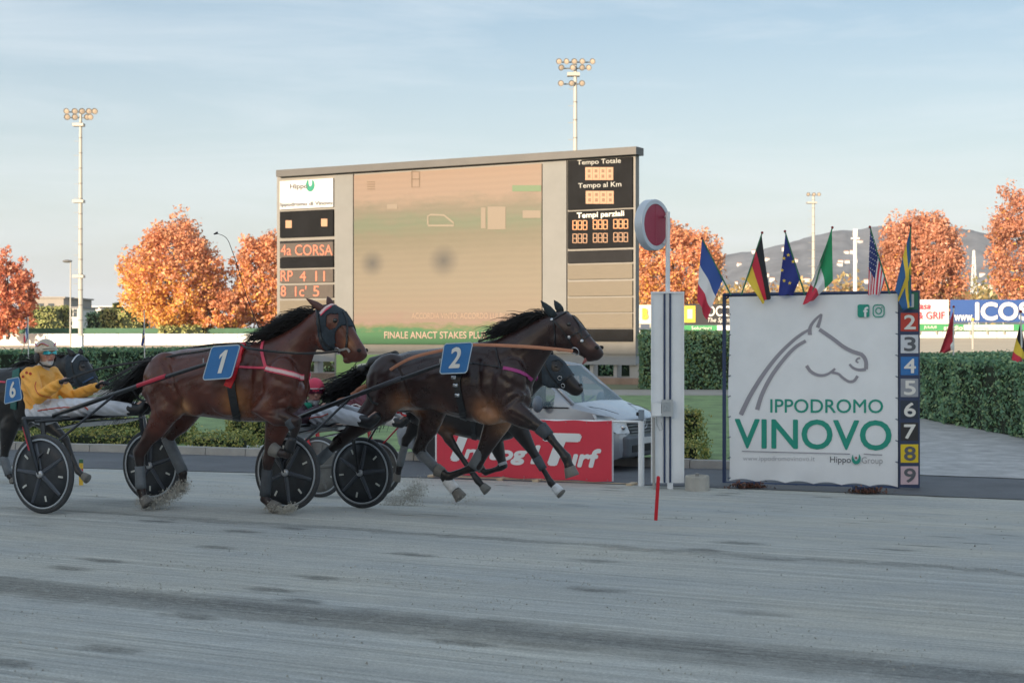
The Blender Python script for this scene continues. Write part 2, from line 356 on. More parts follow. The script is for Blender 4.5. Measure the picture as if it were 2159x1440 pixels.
# kerb: stone after stone
kb = fr[(fr[:, 0] > -15) & (fr[:, 0] < 6.2)]; kb = resample(kb, 24)
kroot = link('kerb', None); kroot['kind'] = 'structure'
for i in range(23):
    p, q = Vector((*kb[i], 0)), Vector((*kb[i+1], 0)); d = (q-p).normalized(); n = Vector((-d.y, d.x, 0)); jz = random.uniform(-.006, .006)
    b = MB(); p2, q2 = p + d*0.008, q - d*0.008; z0, z1 = Vector((0, 0, ZFLAT - 0.05)), Vector((0, 0, ZFLAT + 0.155 + jz))
    b.hexa([p2+z0, q2+z0, q2+n*0.30+z0, p2+n*0.30+z0], [p2+n*0.03+z1, q2+n*0.03+z1, q2+n*0.27+z1, p2+n*0.27+z1])
    o = link('kerb_stone', mk('kerb_stone', b.v, b.f, M_kerb), kroot)

# ------------------------------------------------------------------ far rail wall, hedges and buildings behind it
M_white = mat('white_paint', (0.84, 0.83, 0.81), 0.6, 0.05, 1.0)
M_dirtywhite = mat('weathered_white', (0.62, 0.62, 0.61), 0.6, 0.10, 2.5)
def strip_wall(name, label, cat, px0, px1, y0, y1, Y, th, m, nseg=1, partname=None, dy0=0, dy1=0):
    t = Thing(name, label, cat, at((px0+px1)/2, y1, Y), single=nseg == 1)
    for i in range(nseg):
        xa, xb = px0 + (px1-px0)*i/nseg, px0 + (px1-px0)*(i+1)/nseg; g = 0.0 if nseg == 1 else 0.04
        q = [at(xa, y1 + dy0*(1-(xa-px0)/(px1-px0)), Y) + Vector((g, 0, 0)), at(xb, y1, Y) - Vector((g, 0, 0)), at(xb, y0, Y) - Vector((g, 0, 0)), at(xa, y0, Y) + Vector((g, 0, 0))]
        b = MB(); b.slab(q, th, Vector((0, -1, 0))); t.part(partname or name, b, m)
    return t
strip_wall('rail_wall', 'long low white rail wall on the far side of the oval, left of the scoreboard', 'wall', -400, 700, 704, 729, 199.5, 0.4, M_white, 22, 'wall_panel', 2)
strip_wall('rail_wall', 'long low white rail wall under the advertising hoardings on the right', 'wall', 1300, 2560, 697, 714, 199.5, 0.4, M_white, 22, 'wall_panel')
M_grfence = mat('green_fence', (0.05, 0.14, 0.08), 0.7, 0.1, 1.0)
strip_wall('green_fence', 'dark green mesh fence strip above the far white rail wall', 'fence', -400, 640, 692, 703, 202, 0.15, M_grfence)

def fast_quads(name, C, U, V, cols, m):
    n = len(C); v = np.empty((n, 4, 3), np.float32)
    v[:, 0] = C - U; v[:, 1] = C + V*0.8; v[:, 2] = C + U; v[:, 3] = C - V*0.8
    me = bpy.data.meshes.new(name); me.vertices.add(4*n); me.vertices.foreach_set('co', v.ravel())
    me.loops.add(4*n); me.loops.foreach_set('vertex_index', np.arange(4*n, dtype=np.int32))
    me.polygons.add(n); me.polygons.foreach_set('loop_start', np.arange(0, 4*n, 4, dtype=np.int32))
    me.materials.append(m); ca = me.color_attributes.new('Col', 'FLOAT_COLOR', 'POINT')
    c4 = np.ones((n, 4, 4), np.float32); c4[:, :, :3] = cols[:, None, :]; ca.data.foreach_set('color', c4.ravel())
    me.update(calc_edges=True); me.validate(); return me
def rand_dirs(n):
    d = RNG.normal(size=(n, 3)); return d/np.linalg.norm(d, axis=1)[:, None]
def leaves(name, C, size, cols, m, nrm=None, tilt=0.8):
    n = len(C); d = rand_dirs(n)
    if nrm is not None: d = nrm + d*tilt; d /= np.linalg.norm(d, axis=1)[:, None]
    r = rand_dirs(n); U = np.cross(d, r); U /= np.linalg.norm(U, axis=1)[:, None] + 1e-9; V = np.cross(d, U)
    sz = (size*RNG.uniform(0.6, 1.35, n))[:, None]
    return fast_quads(name, C, U*sz, V*sz*0.62, cols, m)
def palette(n, cols, jit=0.18, w=None):
    c = np.array(cols)[RNG.choice(len(cols), n, p=w)]; return np.clip(c*RNG.uniform(1-jit, 1+jit, (n, 1)), 0, 1)
M_leaf = leafmat('foliage_hedge', 0.22); M_autumn = leafmat('foliage_autumn', 0.35)
M_bark = mat('bark', (0.10, 0.075, 0.055), 0.9, 0.3, 3.0, 0.5, 10)
M_core = mat('hedge_core', (0.018, 0.028, 0.012), 1.0, 0.3, 3.0)
# hedge: solid dark core, trimmed faces covered with leaves
def hedge(name, label, foot, h, dens, size, cols, group=None, z0=ZFLAT, lump=0.08, cat='hedge', faces=None):
    """foot: polygon ccw; leaf cover on the top and all sides"""
    P = np.array(foot, float); c = P.mean(0); t = Thing(name, label, cat, (*c, z0), group=group)
    b = MB(); k = 0.12
    ins = [Vector((*(c + (p-c)*(1 - k/max(np.linalg.norm(p-c), .3))), 0)) for p in P]
    b.prism([p + Vector((0, 0, z0 + h - 0.1)) for p in ins], h - 0.1, Vector((0, 0, 1))); t.part('core', b, M_core)
    Cs, Ns = [], []
    m = len(P)
    for i in range(m):
        p, q = P[i], P[(i+1) % m]; L_ = np.linalg.norm(q-p); e = (q-p)/L_; nn = np.array([e[1], -e[0], 0.0]); n = int(L_*h*dens)
        if nn[1] > 0.5 and n > 400: continue         # back side, never seen
        u = RNG.uniform(0, L_, n); z = RNG.uniform(0.02, h, n)
        bulge = lump*(1.3*np.sin(u*1.1 + i) + np.sin(u*4.1 + z*3) + .8*np.sin(u*2.3 - z*2.2) + RNG.normal(0, .8, n))*0.6
        X = p[None] + e[None]*u[:, None]; Cs.append(np.c_[X, z0 + z] + nn[None]*bulge[:, None]); Ns.append(np.repeat(nn[None], n, 0))
    lo, hi = P.min(0), P.max(0); area = (hi-lo).prod(); n = int(area*dens*0.9); T = RNG.uniform(lo, hi, (n, 2))
    inside = np.zeros(n, bool)
    for i in range(m):
        p, q = P[i], P[(i+1) % m]; cnd = (p[1] > T[:, 1]) != (q[1] > T[:, 1])
        xi = p[0] + (T[:, 1]-p[1])*(q[0]-p[0])/(q[1]-p[1]+1e-12); inside ^= cnd & (T[:, 0] < xi)
    T = T[inside]; n = len(T); Cs.append(np.c_[T, z0 + h + lump*0.7*(np.sin(T[:, 0]*1.3) + np.sin(T[:, 1]*2.1)) * 0.5 + RNG.normal(0, lump*0.5, n)]); Ns.append(np.repeat([[0, 0, 1.0]], n, 0))
    C = np.concatenate(Cs); Nn = np.concatenate(Ns)
    t.mesh('foliage', leaves('foliage', C - np.array([*c, z0]), size, palette(len(C), cols, .3), M_leaf, Nn))
    return t
GREEN = [(0.145, 0.285, 0.165), (0.215, 0.37, 0.19), (0.10, 0.20, 0.12), (0.32, 0.44, 0.21), (0.175, 0.32, 0.18)]
YGREEN = [(0.36, 0.36, 0.10), (0.20, 0.26, 0.07), (0.50, 0.45, 0.13), (0.11, 0.17, 0.05)]
def gp(px, Y): return ((px-CX)/FPX*Y, Y)
hedge('clipped_hedge', 'long dark clipped hedge behind the yellow driver on the left', [gp(-120, 55), gp(300, 66), gp(590, 76), gp(590, 78.5), gp(300, 68.5), gp(-120, 57.5)], 1.66, 210, 0.075, GREEN)
hedge('clipped_hedge', 'dark clipped hedge behind the scoreboard legs', [gp(560, 88), gp(1365, 84), gp(1365, 86), gp(560, 90)], 2.2, 60, 0.13, GREEN)
hedge('clipped_hedge', 'tall clipped hedge between the finish post and the white billboard', [gp(1351, 63.6), gp(1640, 63), gp(1640, 66), gp(1351, 66)], 2.42, 260, 0.075, GREEN + [(0.11, 0.15, 0.03)])
hedge('clipped_hedge', 'broad clipped hedge beside the gravel at the right edge', [(11.75, 29), (17.5, 29), (18.6, 50), (11.2, 50), (11.35, 43)], 1.68, 330, 0.06, GREEN)
# low box edging behind the kerb
def kerb_at(px, off):
    best = min(((abs((x-CX*0)/1 - (px-CX)/FPX*y), x, y) for x, y in resample(FAR, 600)), key=lambda q: q[0]); return best[1], best[2] + off
for lab, x0, x1, off, h, d in (('low yellow-green box edging left of the near sulky wheel', -60, 262, 0.5, 0.36, 0.9),
                         ('low yellow-green box edging under the bay horse', 380, 512, 0.55, 0.36, 0.8),
                         ('taller box edging behind the low row, left of the bay horse', -60, 330, 2.2, 0.62, 1.0),
                         ('taller box edging seen under the belly of the bay horse', 430, 565, 2.4, 0.62, 1.0),
                         ('low golden box clump beside the finish post', 1437, 1492, 0.45, 0.42, 0.7),
                         ('taller golden-green box clump behind the low one by the finish post', 1452, 1508, 1.7, 0.95, 0.9)):
    a0, a1 = kerb_at(x0, off), kerb_at(x1, off)
    hedge('box_shrub', lab, [a0, a1, (a1[0], a1[1] + d), (a0[0], a0[1] + d)], h, 900, 0.032, YGREEN, lump=0.10, cat='shrub')
# white marble chips between the box edging and the kerb
pts = []
for px in np.r_[RNG.uniform(360, 470, 240), RNG.uniform(480, 560, 160), RNG.uniform(520, 640, 120)]:
    x, y = kerb_at(px, RNG.uniform(0.35, 1.9)); pts.append((x, y))
b = MB()
for x, y in pts:
    r = random.uniform(.025, .07); b.ball((x, y, ZFLAT + .05), (r, r*random.uniform(.6, 1), r*.7), nu=5, nv=3)
structure('marble_chips', b, mat('marble', (0.62, 0.62, 0.62), .7, .1, 5), kind='stuff', label='pale marble chips between the box edging and the kerb', cat='stones')

# autumn trees: trunk, limbs and a crown of leaf clumps
ORANGE = [(0.74, 0.34, 0.18), (0.82, 0.43, 0.22), (0.62, 0.26, 0.14), (0.78, 0.38, 0.19), (0.68, 0.30, 0.16)]
YELLOW = [(0.90, 0.52, 0.12), (0.85, 0.46, 0.11)]
def tree(label, px, ytop, ybot, hw, Y, ybase=706, pal=ORANGE, low_yellow=0.3, nclump=330, per=34, sparse_top=0.0, group='orange autumn trees beyond the far rail', shape=0.0, leafm=M_autumn, ls=0.27, name='autumn_tree'):
    base = at(px, ybase, Y); c = at(px, (ytop+ybot)/2, Y); rz = (ybot-ytop)/2*Y/FPX; rx = hw*Y/FPX
    t = Thing(name, label, 'tree', base, group=group)
    d = rand_dirs(nclump); rr = RNG.uniform(0.35, 1.0, nclump)**0.45
    taper = 1 - shape*np.clip(d[:, 2]*rr, -1, 1)*0.45
    bump = 1 + 0.10*np.sin(d[:, 0]*5 + px) + 0.08*np.sin(d[:, 2]*7 + d[:, 1]*4) + np.clip(RNG.normal(0, .03, nclump), -.06, .05)
    Cc = np.c_[d[:, 0]*rx*rr*taper*bump, d[:, 1]*rx*rr*taper, d[:, 2]*rz*rr*bump]
    if sparse_top > 0: keep = RNG.uniform(size=nclump) > sparse_top*np.clip(Cc[:, 2]/rz + 0.2, 0, 1); Cc = Cc[keep]
    nc = len(Cc); idx = np.repeat(np.arange(nc), per)
    spread = 0.075*(rx+rz)
    Pp = Cc[idx] + np.clip(RNG.normal(0, 1, (nc*per, 3)), -1.7, 1.7)*spread*0.50*RNG.uniform(.6, 1.3, nc)[idx][:, None]
    Pp[:, 2] = np.maximum(Pp[:, 2], -rz*1.02)
    cl = palette(nc*per, pal, .22); ccl = RNG.uniform(.72, 1.22, nc)[idx][:, None]; cl = cl*ccl
    yl = RNG.uniform(size=nc*per) < low_yellow*np.clip(0.55 - Pp[:, 2]/rz - 0.25*Pp[:, 0]/rx, 0, 1.3)
    cl[yl] = palette(int(yl.sum()), YELLOW, .15)
    rel = np.array(c - base); C = Pp + rel
    t.mesh('crown', leaves('crown', C, ls, np.clip(cl, 0, 1), leafm))
    b = MB(); top = c + Vector((0, 0, rz*0.55)); tr = max(.2, rx*.035)
    b.tube([base - Vector((0, 0, .6)), base + Vector((0.05, 0, rz*.3)), c + Vector((.1, 0, -rz*.2)), top], [tr*1.3, tr, tr*.7, tr*.2], 8)
    for k in range(22):
        i = random.randrange(nc); q = c + Vector(Cc[i])*0.9; s0 = base.lerp(top, random.uniform(.3, .85)); mdl = s0.lerp(q, .5) + Vector((0, 0, -.3))
        b.tube([s0, mdl, q], [tr*.42, tr*.25, tr*.07], 5)
    t.part('trunk', b, M_bark)
    return t
tree('half-bare red-orange tree cut off by the left picture edge', 16, 526, 712, 51, 196, sparse_top=0.75, low_yellow=0.05, nclump=300, shape=.5, pal=[(0.68, 0.25, 0.14), (0.58, 0.20, 0.12), (0.74, 0.31, 0.16)])
tree('biggest round orange tree, left of the scoreboard', 366, 466, 704, 108, 205, ybase=704, low_yellow=0.62, nclump=600, per=36, shape=.12)
tree('orange tree half hidden by the left end of the scoreboard', 552, 488, 704, 60, 207, nclump=380, low_yellow=.25)
tree('low spreading orange tree between two round ones', 462, 606, 704, 62, 204, nclump=220, low_yellow=.35)
tree('orange tree right of the scoreboard behind the round red sign', 1418, 466, 668, 104, 212, ybase=690, nclump=480, low_yellow=.25)
tree('round rust-orange tree rising above the billboard numbers', 1940, 452, 652, 92, 212, ybase=690, nclump=600, per=36, low_yellow=.05, pal=[(0.66, 0.31, 0.19), (0.58, 0.26, 0.16), (0.72, 0.36, 0.21)])
tree('orange tree at the right picture edge above the blue hoarding', 2172, 388, 652, 84, 212, ybase=690, nclump=480, low_yellow=.05, pal=[(0.66, 0.31, 0.19), (0.58, 0.26, 0.16), (0.72, 0.36, 0.21)], sparse_top=.25)
LG = [(0.36, 0.38, 0.14), (0.28, 0.33, 0.11), (0.44, 0.44, 0.17)]
def block(label, x0, x1, y0, y1, Y, cols, d=4.0, name='clipped_block_hedge', lump=.25):
    a, b_ = at(x0, y1, Y), at(x1, y1, Y); h = (y1-y0)*Y/FPX
    hedge(name, label, [(a.x, Y), (b_.x, Y), (b_.x, Y+d), (a.x, Y+d)], h, 22, .22, cols, z0=a.z, lump=lump)
block('square light green hedge under the grey building at far left', 62, 133, 648, 700, 208, LG)
block('light green hedge left of the biggest orange tree', 213, 300, 653, 700, 208, LG)
block('dark green hedge beside the tall left floodlight mast', 183, 213, 660, 700, 210, GREEN)
block('low light green hedge under the biggest orange tree', 335, 428, 688, 703, 201, LG, 2)
tree('small yellow-green pointed tree left of the biggest orange tree', 247, 640, 690, 15, 216, pal=LG, nclump=60, group=None, leafm=M_leaf, low_yellow=0, name='small_tree')
M_bgrey = mat('far_grey_wall', (0.33, 0.30, 0.27), .8, .06, .3); M_bwhite = mat('far_white_wall', (0.70, 0.69, 0.68), .7, .06, .3); M_glassd = mat('dark_glass', (0.05, 0.07, 0.09), .15)
def building(label, x0, x1, y0, y1, Y, dep, m, wins, roofm):
    a, b_ = at(x0, y1, Y), at(x1, y1, Y); h = (y1-y0)*Y/FPX; t = Thing('far_building', label, 'building', ((a.x+b_.x)/2, Y, a.z))
    b = MB(); b.box(((a.x+b_.x)/2, Y + dep/2, a.z + h/2), (b_.x-a.x, dep, h)); t.part('wall', b, m)
    b = MB(); b.box(((a.x+b_.x)/2, Y + dep/2, a.z + h + .15), (b_.x-a.x + .8, dep + .8, .3)); t.part('roof', b, roofm)
    for wx0, wx1, wy0, wy1 in wins:
        p, q = at(wx0, wy1, Y), at(wx1, wy0, Y); b = MB(); b.box(((p.x+q.x)/2, Y - .04, (p.z+q.z)/2), (q.x-p.x, .12, q.z-p.z)); t.part('window', b, M_glassd)
building('grey flat-roofed block above the hedge at far left', 66, 134, 629, 700, 300, 20, M_bgrey, [(80, 92, 640, 646), (102, 114, 640, 646)], M_bgrey)
building('long low white shed between the hedges at far left', 176, 330, 648, 700, 330, 25, M_bwhite, [(136+50, 136+66, 656, 664), (216, 232, 656, 664), (262, 278, 656, 664)], M_bwhite)
building('white house with dark windows beside the grey block at far left', 131, 165, 650, 700, 290, 12, M_bwhite, [(134, 143, 652, 668), (147, 152, 652, 668), (155, 162, 652, 668)], mat('far_roof', (0.25, 0.25, 0.27), .8))

# ------------------------------------------------------------------ hill with houses
HYD = 2600.0
prof = [(500, 704), (800, 660), (1000, 620), (1200, 590), (1400, 556), (1500, 542), (1540, 536), (1600, 528), (1660, 513), (1715, 497), (1760, 487), (1800, 485), (1850, 478), (1900, 470), (1960, 474), (2020, 480), (2060, 489), (2110, 498), (2159, 512), (2300, 540), (2600, 600), (3000, 660)]
M_hill = mat('hill_woods_haze_tint', (0.135, 0.14, 0.155), 1.0, 0.45, 0.02, 0.0, detail=10)  # woods colour with a blue-grey haze tint mixed in
xs = np.linspace(500, 3000, 250); tops = np.interp(xs, [p[0] for p in prof], [p[1] for p in prof])
mb = MB(); rows = []
for j, f in enumerate(np.linspace(0, 1, 26)):
    row = []
    for i, x in enumerate(xs):
        Yj = HYD - 900*(1-f) + 60*math.sin(x*.013 + f*3); hgt = max((706-tops[i]), 2)*f**1.25
        rough = (math.sin(x*.09 + f*9) + math.sin(x*.23 + f*17)*.6 + random.uniform(-1, 1)*.8)*(0.9 if f == 1 else 2.2)*min(1, f*4)
        row.append(at(x, 706 - hgt + rough*.9, Yj))
    rows.append(row)
rows.append([p + Vector((0, 900, -260)) for p in rows[-1]])
mb.sheet(rows); structure('hill', mb, M_hill, smooth=True)
hill_bvh = BVHTree.FromPolygons(mb.v, mb.f)
M_hwall = mat('house_wall', (0.74, 0.70, 0.64), .8); M_hroof = mat('house_roof', (0.35, 0.17, 0.10), .8)
n = 0
for k in range(200):
    px, py = random.uniform(1535, 2100), random.triangular(500, 625, 605)
    if n >= 44: break
    hit = hill_bvh.ray_cast(Vector((0, 0, CAMZ)), ray(px, py).normalized())
    if hit[0] is None: continue
    n += 1; p = hit[0]; w, d, h = random.uniform(4, 9), random.uniform(4, 7), random.uniform(2.5, 5.5)
    t = Thing('hillside_house', 'tiny pale house on the wooded hill behind the flags', 'house', p, random.uniform(-.6, .6), 'houses on the hillside')
    b = MB(); b.box(Vector((0, 0, h/2 - 1.5)), (w, d, h + 3)); t.part('wall', MB().add([t.M @ v for v in b.v], b.f), M_hwall)
    b = MB(); z = h; b.add([Vector(q) for q in [(-w/2-.3, -d/2-.3, z), (w/2+.3, -d/2-.3, z), (w/2+.3, d/2+.3, z), (-w/2-.3, d/2+.3, z), (-w/2, 0, z+1.6), (w/2, 0, z+1.6)]], [(0, 1, 5, 4), (2, 3, 4, 5), (0, 4, 3), (1, 2, 5), (3, 2, 1, 0)])
    t.part('roof', MB().add([t.M @ v for v in b.v], b.f), M_hroof)
# far belt of small autumn trees under the hill
pts, cc = [], []
for k in range(150):
    px = random.uniform(1330, 2260); Y = random.uniform(380, 460); r = random.uniform(2.0, 4.6); c = at(px, random.uniform(650, 668), Y)
    c.z += r*random.uniform(.3, 1.4); n = 70; d = rand_dirs(n)*RNG.uniform(.5, 1, (n, 1))*r; pts.append(np.array(c) + d*np.array([1, 1, 1.25]))
    cc.append(palette(n, [random.choice([(0.48, 0.33, 0.12), (0.42, 0.22, 0.09), (0.30, 0.26, 0.10), (0.52, 0.38, 0.16)])], .25))
me = leaves('distant_tree_belt', np.concatenate(pts), .75, np.concatenate(cc), M_autumn); o = link('distant_tree_belt', me); o['kind'] = 'stuff'; o['label'] = 'distant belt of yellow-brown trees under the hill'; o['category'] = 'trees'

# ------------------------------------------------------------------ grandstand behind the camera, whose shadow lies over the track
M_std = mat('stand_concrete', (0.62, 0.61, 0.59), .85, .1, .4); M_stdroof = mat('stand_roof', (0.55, 0.55, 0.55), .5, .05, .5)
GS0, GH = -80.0, 21.6  # unseen stand; distance, height and pale tone chosen for shade and bounce light
t = Thing('grandstand', 'long roofed concrete grandstand, unseen behind the photographer, sized to shade the track', 'grandstand', W(0, GS0 - 9, 0), -TH)
b = MB()
for k in range(14): b.box(W(0, GS0 - 1.0*k - .5, .35 + .3*k), (190, 1.0, .7 + .6*k), W(1, 0, 0), W(0, 1, 0)); 
t.part('terrace', b, M_std)
b = MB(); b.box(W(0, GS0 - 15.0, (GH-.8)/2), (190, 2, GH - .8), W(1, 0, 0), W(0, 1, 0)); t.part('rear_wall', b, M_std)
b = MB(); b.box(W(0, GS0 - 8, GH - .35), (192, 17, .7), W(1, 0, 0), W(0, 1, 0)); t.part('roof', b, M_stdroof)
for k in range(-9, 10):
    b = MB(); b.box(W(k*10, GS0 - 6, 9.4), (.5, .5, 18.0), W(1, 0, 0), W(0, 1, 0)); t.part('column', b, M_std)
# ================================================================== scoreboard
M_frame = mat('board_frame', (0.235, 0.228, 0.215), .55, .08, 1.2); M_hood = mat('board_hood', (0.115, 0.112, 0.11), .5, .08, .8)
M_panelg = mat('board_grey', (0.205, 0.208, 0.205), .6, .07, .7); M_black = mat('board_black', (0.010, 0.0105, 0.012), .7, .3, .9, spec=.15)
M_darkp = mat('board_dark', (0.022, 0.022, 0.024), .7, .2, .9, spec=.15); M_ledoff = mat('led_off', (0.165, 0.14, 0.105), .6, .10, 6, stretch=(.3, .3, 8)); M_ledtxt = mat('led_row', (0.085, 0.068, 0.058), .6, .1, 3)
M_amber = mat('led_amber', (0.70, 0.33, 0.16), .5, emit=0.08); M_amber2 = mat('led_pale', (0.42, 0.25, 0.155), .5, emit=0.05); M_redled = mat('led_red', (0.62, 0.17, 0.10), .5, emit=0.15)
M_wtxt = mat('white_print', (0.75, 0.74, 0.70), .6); M_dtxt = mat('dark_print', (0.10, 0.11, 0.13), .6); M_gtxt = mat('green_print', (0.02, 0.24, 0.16), .6)
M_signw = mat('sign_white', (0.70, 0.70, 0.69), .5)
SBR = at(1340, 810, 70.5); SB = VPlane(SBR, R(29.4)); sn = SB.n; sd_ = SB.d
t = Thing('scoreboard', 'huge grey electronic scoreboard with a faded screen and number panels on legs', 'scoreboard', SBR, -R(29.4))
def lerpx(x, xa, ya, xb, yb): return ya + (yb-ya)*(x-xa)/(xb-xa)
TOP = lambda x: lerpx(x, 583, 378, 1348, 328); BOT = lambda x: lerpx(x, 583, 748, 1348, 742)
def sbq(x0, y0, x1, y1, off=0.0, slope=True):
    """quad; y given at its left edge, lines converge like the board's own rows"""
    def yy(y, x):
        f = (y-700)/(700-700+1e-9) if False else 0; return y
    return [SB.p(x0, y1, off), SB.p(x1, y1, off), SB.p(x1, y0, off), SB.p(x0, y0, off)]
def sbrow(x0, x1, z0, z1, off=0.0):      # between columns x0,x1 and heights z0,z1 (m)
    p, q = SB.p(x0, 700, off), SB.p(x1, 700, off); return [Vector((p.x, p.y, z0)), Vector((q.x, q.y, z0)), Vector((q.x, q.y, z1)), Vector((p.x, p.y, z1))]
def zat(px, py): return SB.p(px, py).z
ZB, ZT = zat(1340, 727), zat(1340, 328)
b = MB(); b.slab(sbrow(584, 1340, ZB - .45, ZT + .2, -.10), .40, sn); t.part('cabinet', b, M_frame)
b = MB(); q = sbrow(582, 1341, ZT + .02, zat(1340, 311), .30); b.slab(q, .85, sn); t.part('hood', b, M_hood)
b = MB(); b.slab(sbrow(584, 1340, ZB - .95, ZB - .45, -.2), .4, sn); t.part('lower_beam', b, mat('beam_grey', (0.33, 0.34, 0.36), .6, .08, 1))
for px, w in ((587, .35), (638, .22), (672, .22), (836, .3), (1000, .3), (1180, .3), (1252, .18), (1302, .18), (1342, .48)):
    p = SB.p(px, 700, -.6); b = MB(); b.box((p.x, p.y, (ZB - .9 + ZFLAT)/2), (w, .5, ZB - .9 - ZFLAT + .02), sd_, -sn); t.part('leg', b, mat('leg_grey', (0.42, 0.42, 0.41), .6, .1, 1))
for px in (640, 700):
    b = MB(); b.tube([SB.p(px, 768, -.7), SB.p(px + 34, 808, -.7)], .05, 6); t.part('brace', b, M_frame)
b = MB(); b.slab(sbrow(571, 1352, ZFLAT - .1, ZFLAT + .28, .3), 2.2, sn); t.part('plinth', b, mat('brick_plinth', (0.34, 0.24, 0.19), .9, .2, 2))
def panel(name, x0, x1, z0, z1, m, off=.02, th=.12, label=None): 
    b = MB(); b.slab(sbrow(x0, x1, z0, z1, off), th, sn); return t.part(name, b, m, label=label)
# screen: the live picture in pale, flat tones
def screen_material():
    m = bpy.data.materials.new('screen_picture'); m.use_nodes = True; ns, L = nodes_of(m); bs = ns['Principled BSDF']; bs.inputs['Roughness'].default_value = .55
    tcn = ns.new('ShaderNodeTexCoord'); sp = ns.new('ShaderNodeSeparateXYZ'); L.new(tcn.outputs['Generated'], sp.inputs[0])
    cr_ = ns.new('ShaderNodeValToRGB'); r = cr_.color_ramp; cols = [(0, (0.030, 0.114, 0.046)), (.075, (0.038, 0.129, 0.053)), (.10, (0.122, 0.137, 0.065)), (.13, (0.205, 0.144, 0.118)), (.20, (0.198, 0.160, 0.122)), (.34, (0.190, 0.162, 0.122)), (.50, (0.175, 0.150, 0.110)), (.62, (0.144, 0.129, 0.091)), (.70, (0.118, 0.137, 0.091)), (.78, (0.152, 0.133, 0.099)), (.86, (0.228, 0.167, 0.129)), (1, (0.236, 0.167, 0.125))]
    r.elements[0].position, r.elements[0].color = 0, (*cols[0][1], 1); r.elements[1].position, r.elements[1].color = 1, (*cols[-1][1], 1)
    for p_, c_ in cols[1:-1]: e = r.elements.new(p_); e.color = (*c_, 1)
    nz_ = ns.new('ShaderNodeTexNoise'); nz_.inputs['Scale'].default_value = 6; nz_.inputs['Detail'].default_value = 10; nz_.inputs['Roughness'].default_value = .7
    mpn = ns.new('ShaderNodeMapping'); mpn.inputs['Scale'].default_value = (1.2, 1, 3); L.new(tcn.outputs['Generated'], mpn.inputs[0]); L.new(mpn.outputs[0], nz_.inputs['Vector'])
    ma = ns.new('ShaderNodeMath'); ma.operation = 'MULTIPLY_ADD'; ma.inputs[1].default_value = .20; L.new(nz_.outputs['Fac'], ma.inputs[0])
    s2 = ns.new('ShaderNodeMath'); s2.operation = 'SUBTRACT'; s2.inputs[1].default_value = .10; L.new(sp.outputs['Z'], s2.inputs[0]); L.new(s2.outputs[0], ma.inputs[2]); L.new(ma.outputs[0], cr_.inputs['Fac'])
    wv = ns.new('ShaderNodeTexWave'); wv.bands_direction = 'Z'; wv.inputs['Scale'].default_value = 9; wv.inputs['Distortion'].default_value = 1.5; L.new(tcn.outputs['Generated'], wv.inputs['Vector'])
    mu = ns.new('ShaderNodeMix'); mu.data_type = 'RGBA'; mu.blend_type = 'MULTIPLY'; mu.inputs['Factor'].default_value = .05; L.new(cr_.outputs['Color'], mu.inputs['A']); L.new(wv.outputs['Color'], mu.inputs['B'])
    # two burnt-out patches
    out = mu.outputs['Result']
    for cx_, cz_, rad in ((.105, .475, .085), (.495, .48, .10)):
        vm = ns.new('ShaderNodeVectorMath'); vm.operation = 'SUBTRACT'; vm.inputs[1].default_value = (cx_, 0, cz_)
        mz = ns.new('ShaderNodeMapping'); mz.inputs['Scale'].default_value = (1.15, 0, 1); L.new(tcn.outputs['Generated'], vm.inputs[0]); L.new(vm.outputs[0], mz.inputs[0])
        ln = ns.new('ShaderNodeVectorMath'); ln.operation = 'LENGTH'; L.new(mz.outputs[0], ln.inputs[0])
        mr = ns.new('ShaderNodeMapRange'); mr.inputs['From Min'].default_value = rad; mr.inputs['From Max'].default_value = 0; mr.inputs['To Min'].default_value = 0; mr.inputs['To Max'].default_value = .9; L.new(ln.outputs['Value'], mr.inputs['Value'])
        mk_ = ns.new('ShaderNodeMix'); mk_.data_type = 'RGBA'; mk_.inputs['B'].default_value = (.055, .055, .055, 1); L.new(mr.outputs[0], mk_.inputs['Factor']); L.new(out, mk_.inputs['A']); out = mk_.outputs['Result']
    L.new(out, bs.inputs['Base Color']); L.new(out, bs.inputs['Emission Color']); bs.inputs['Emission Strength'].default_value = .03
    return m
ZS0 = zat(1340, 728); panel('screen', 746, 1142, ZS0, ZT - .12, screen_material(), .03)
panel('side_panel', 706, 744, ZS0, ZT - .05, M_panelg); panel('side_panel', 1144, 1194, ZS0, ZT - .05, M_panelg)
scr = t.root.children[-3]
def zpx(y, x): return zat(x, y)
ink = mat('screen_ink_pale', (0.36, 0.26, 0.21), .6, emit=.05); inkd = mat('screen_ink_dark', (0.16, 0.115, 0.08), .6); inkg = mat('screen_ink_green', (0.20, 0.30, 0.13), .6); inkw = mat('screen_white', (0.235, 0.20, 0.155), .6)
def ontop(s, x0, y0, x1, y1, m, bold=.0, shear=0, off=.05, name='lettering', par=None):
    b = MB(); text_quad(b, s, [SB.p(x0, y1[0] if hasattr(y1, '__len__') else y1, off), SB.p(x1, y1[1] if hasattr(y1, '__len__') else y1, off), SB.p(x1, y0[1] if hasattr(y0, '__len__') else y0, off), SB.p(x0, y0[0] if hasattr(y0, '__len__') else y0, off)], bold, shear); return t.part(name, b, m, parent=par)
ontop('FINALE ANACT STAKES PLUS', 810, 699, 1026, 714, ink, .02)
ontop('ACCORDIA VINTO: ACCORDO LUI PIU', 868, 660, 1070, 672, mat('screen_ink_dim', (0.33, 0.24, 0.18), .6), .0)
b = MB(); b.slab(SB.quad(1080, 391, 1141, 404, .05), .01, sn); t.part('screen_caption', b, mat('screen_ink_bright_green', (0.13, 0.19, 0.11), .6))
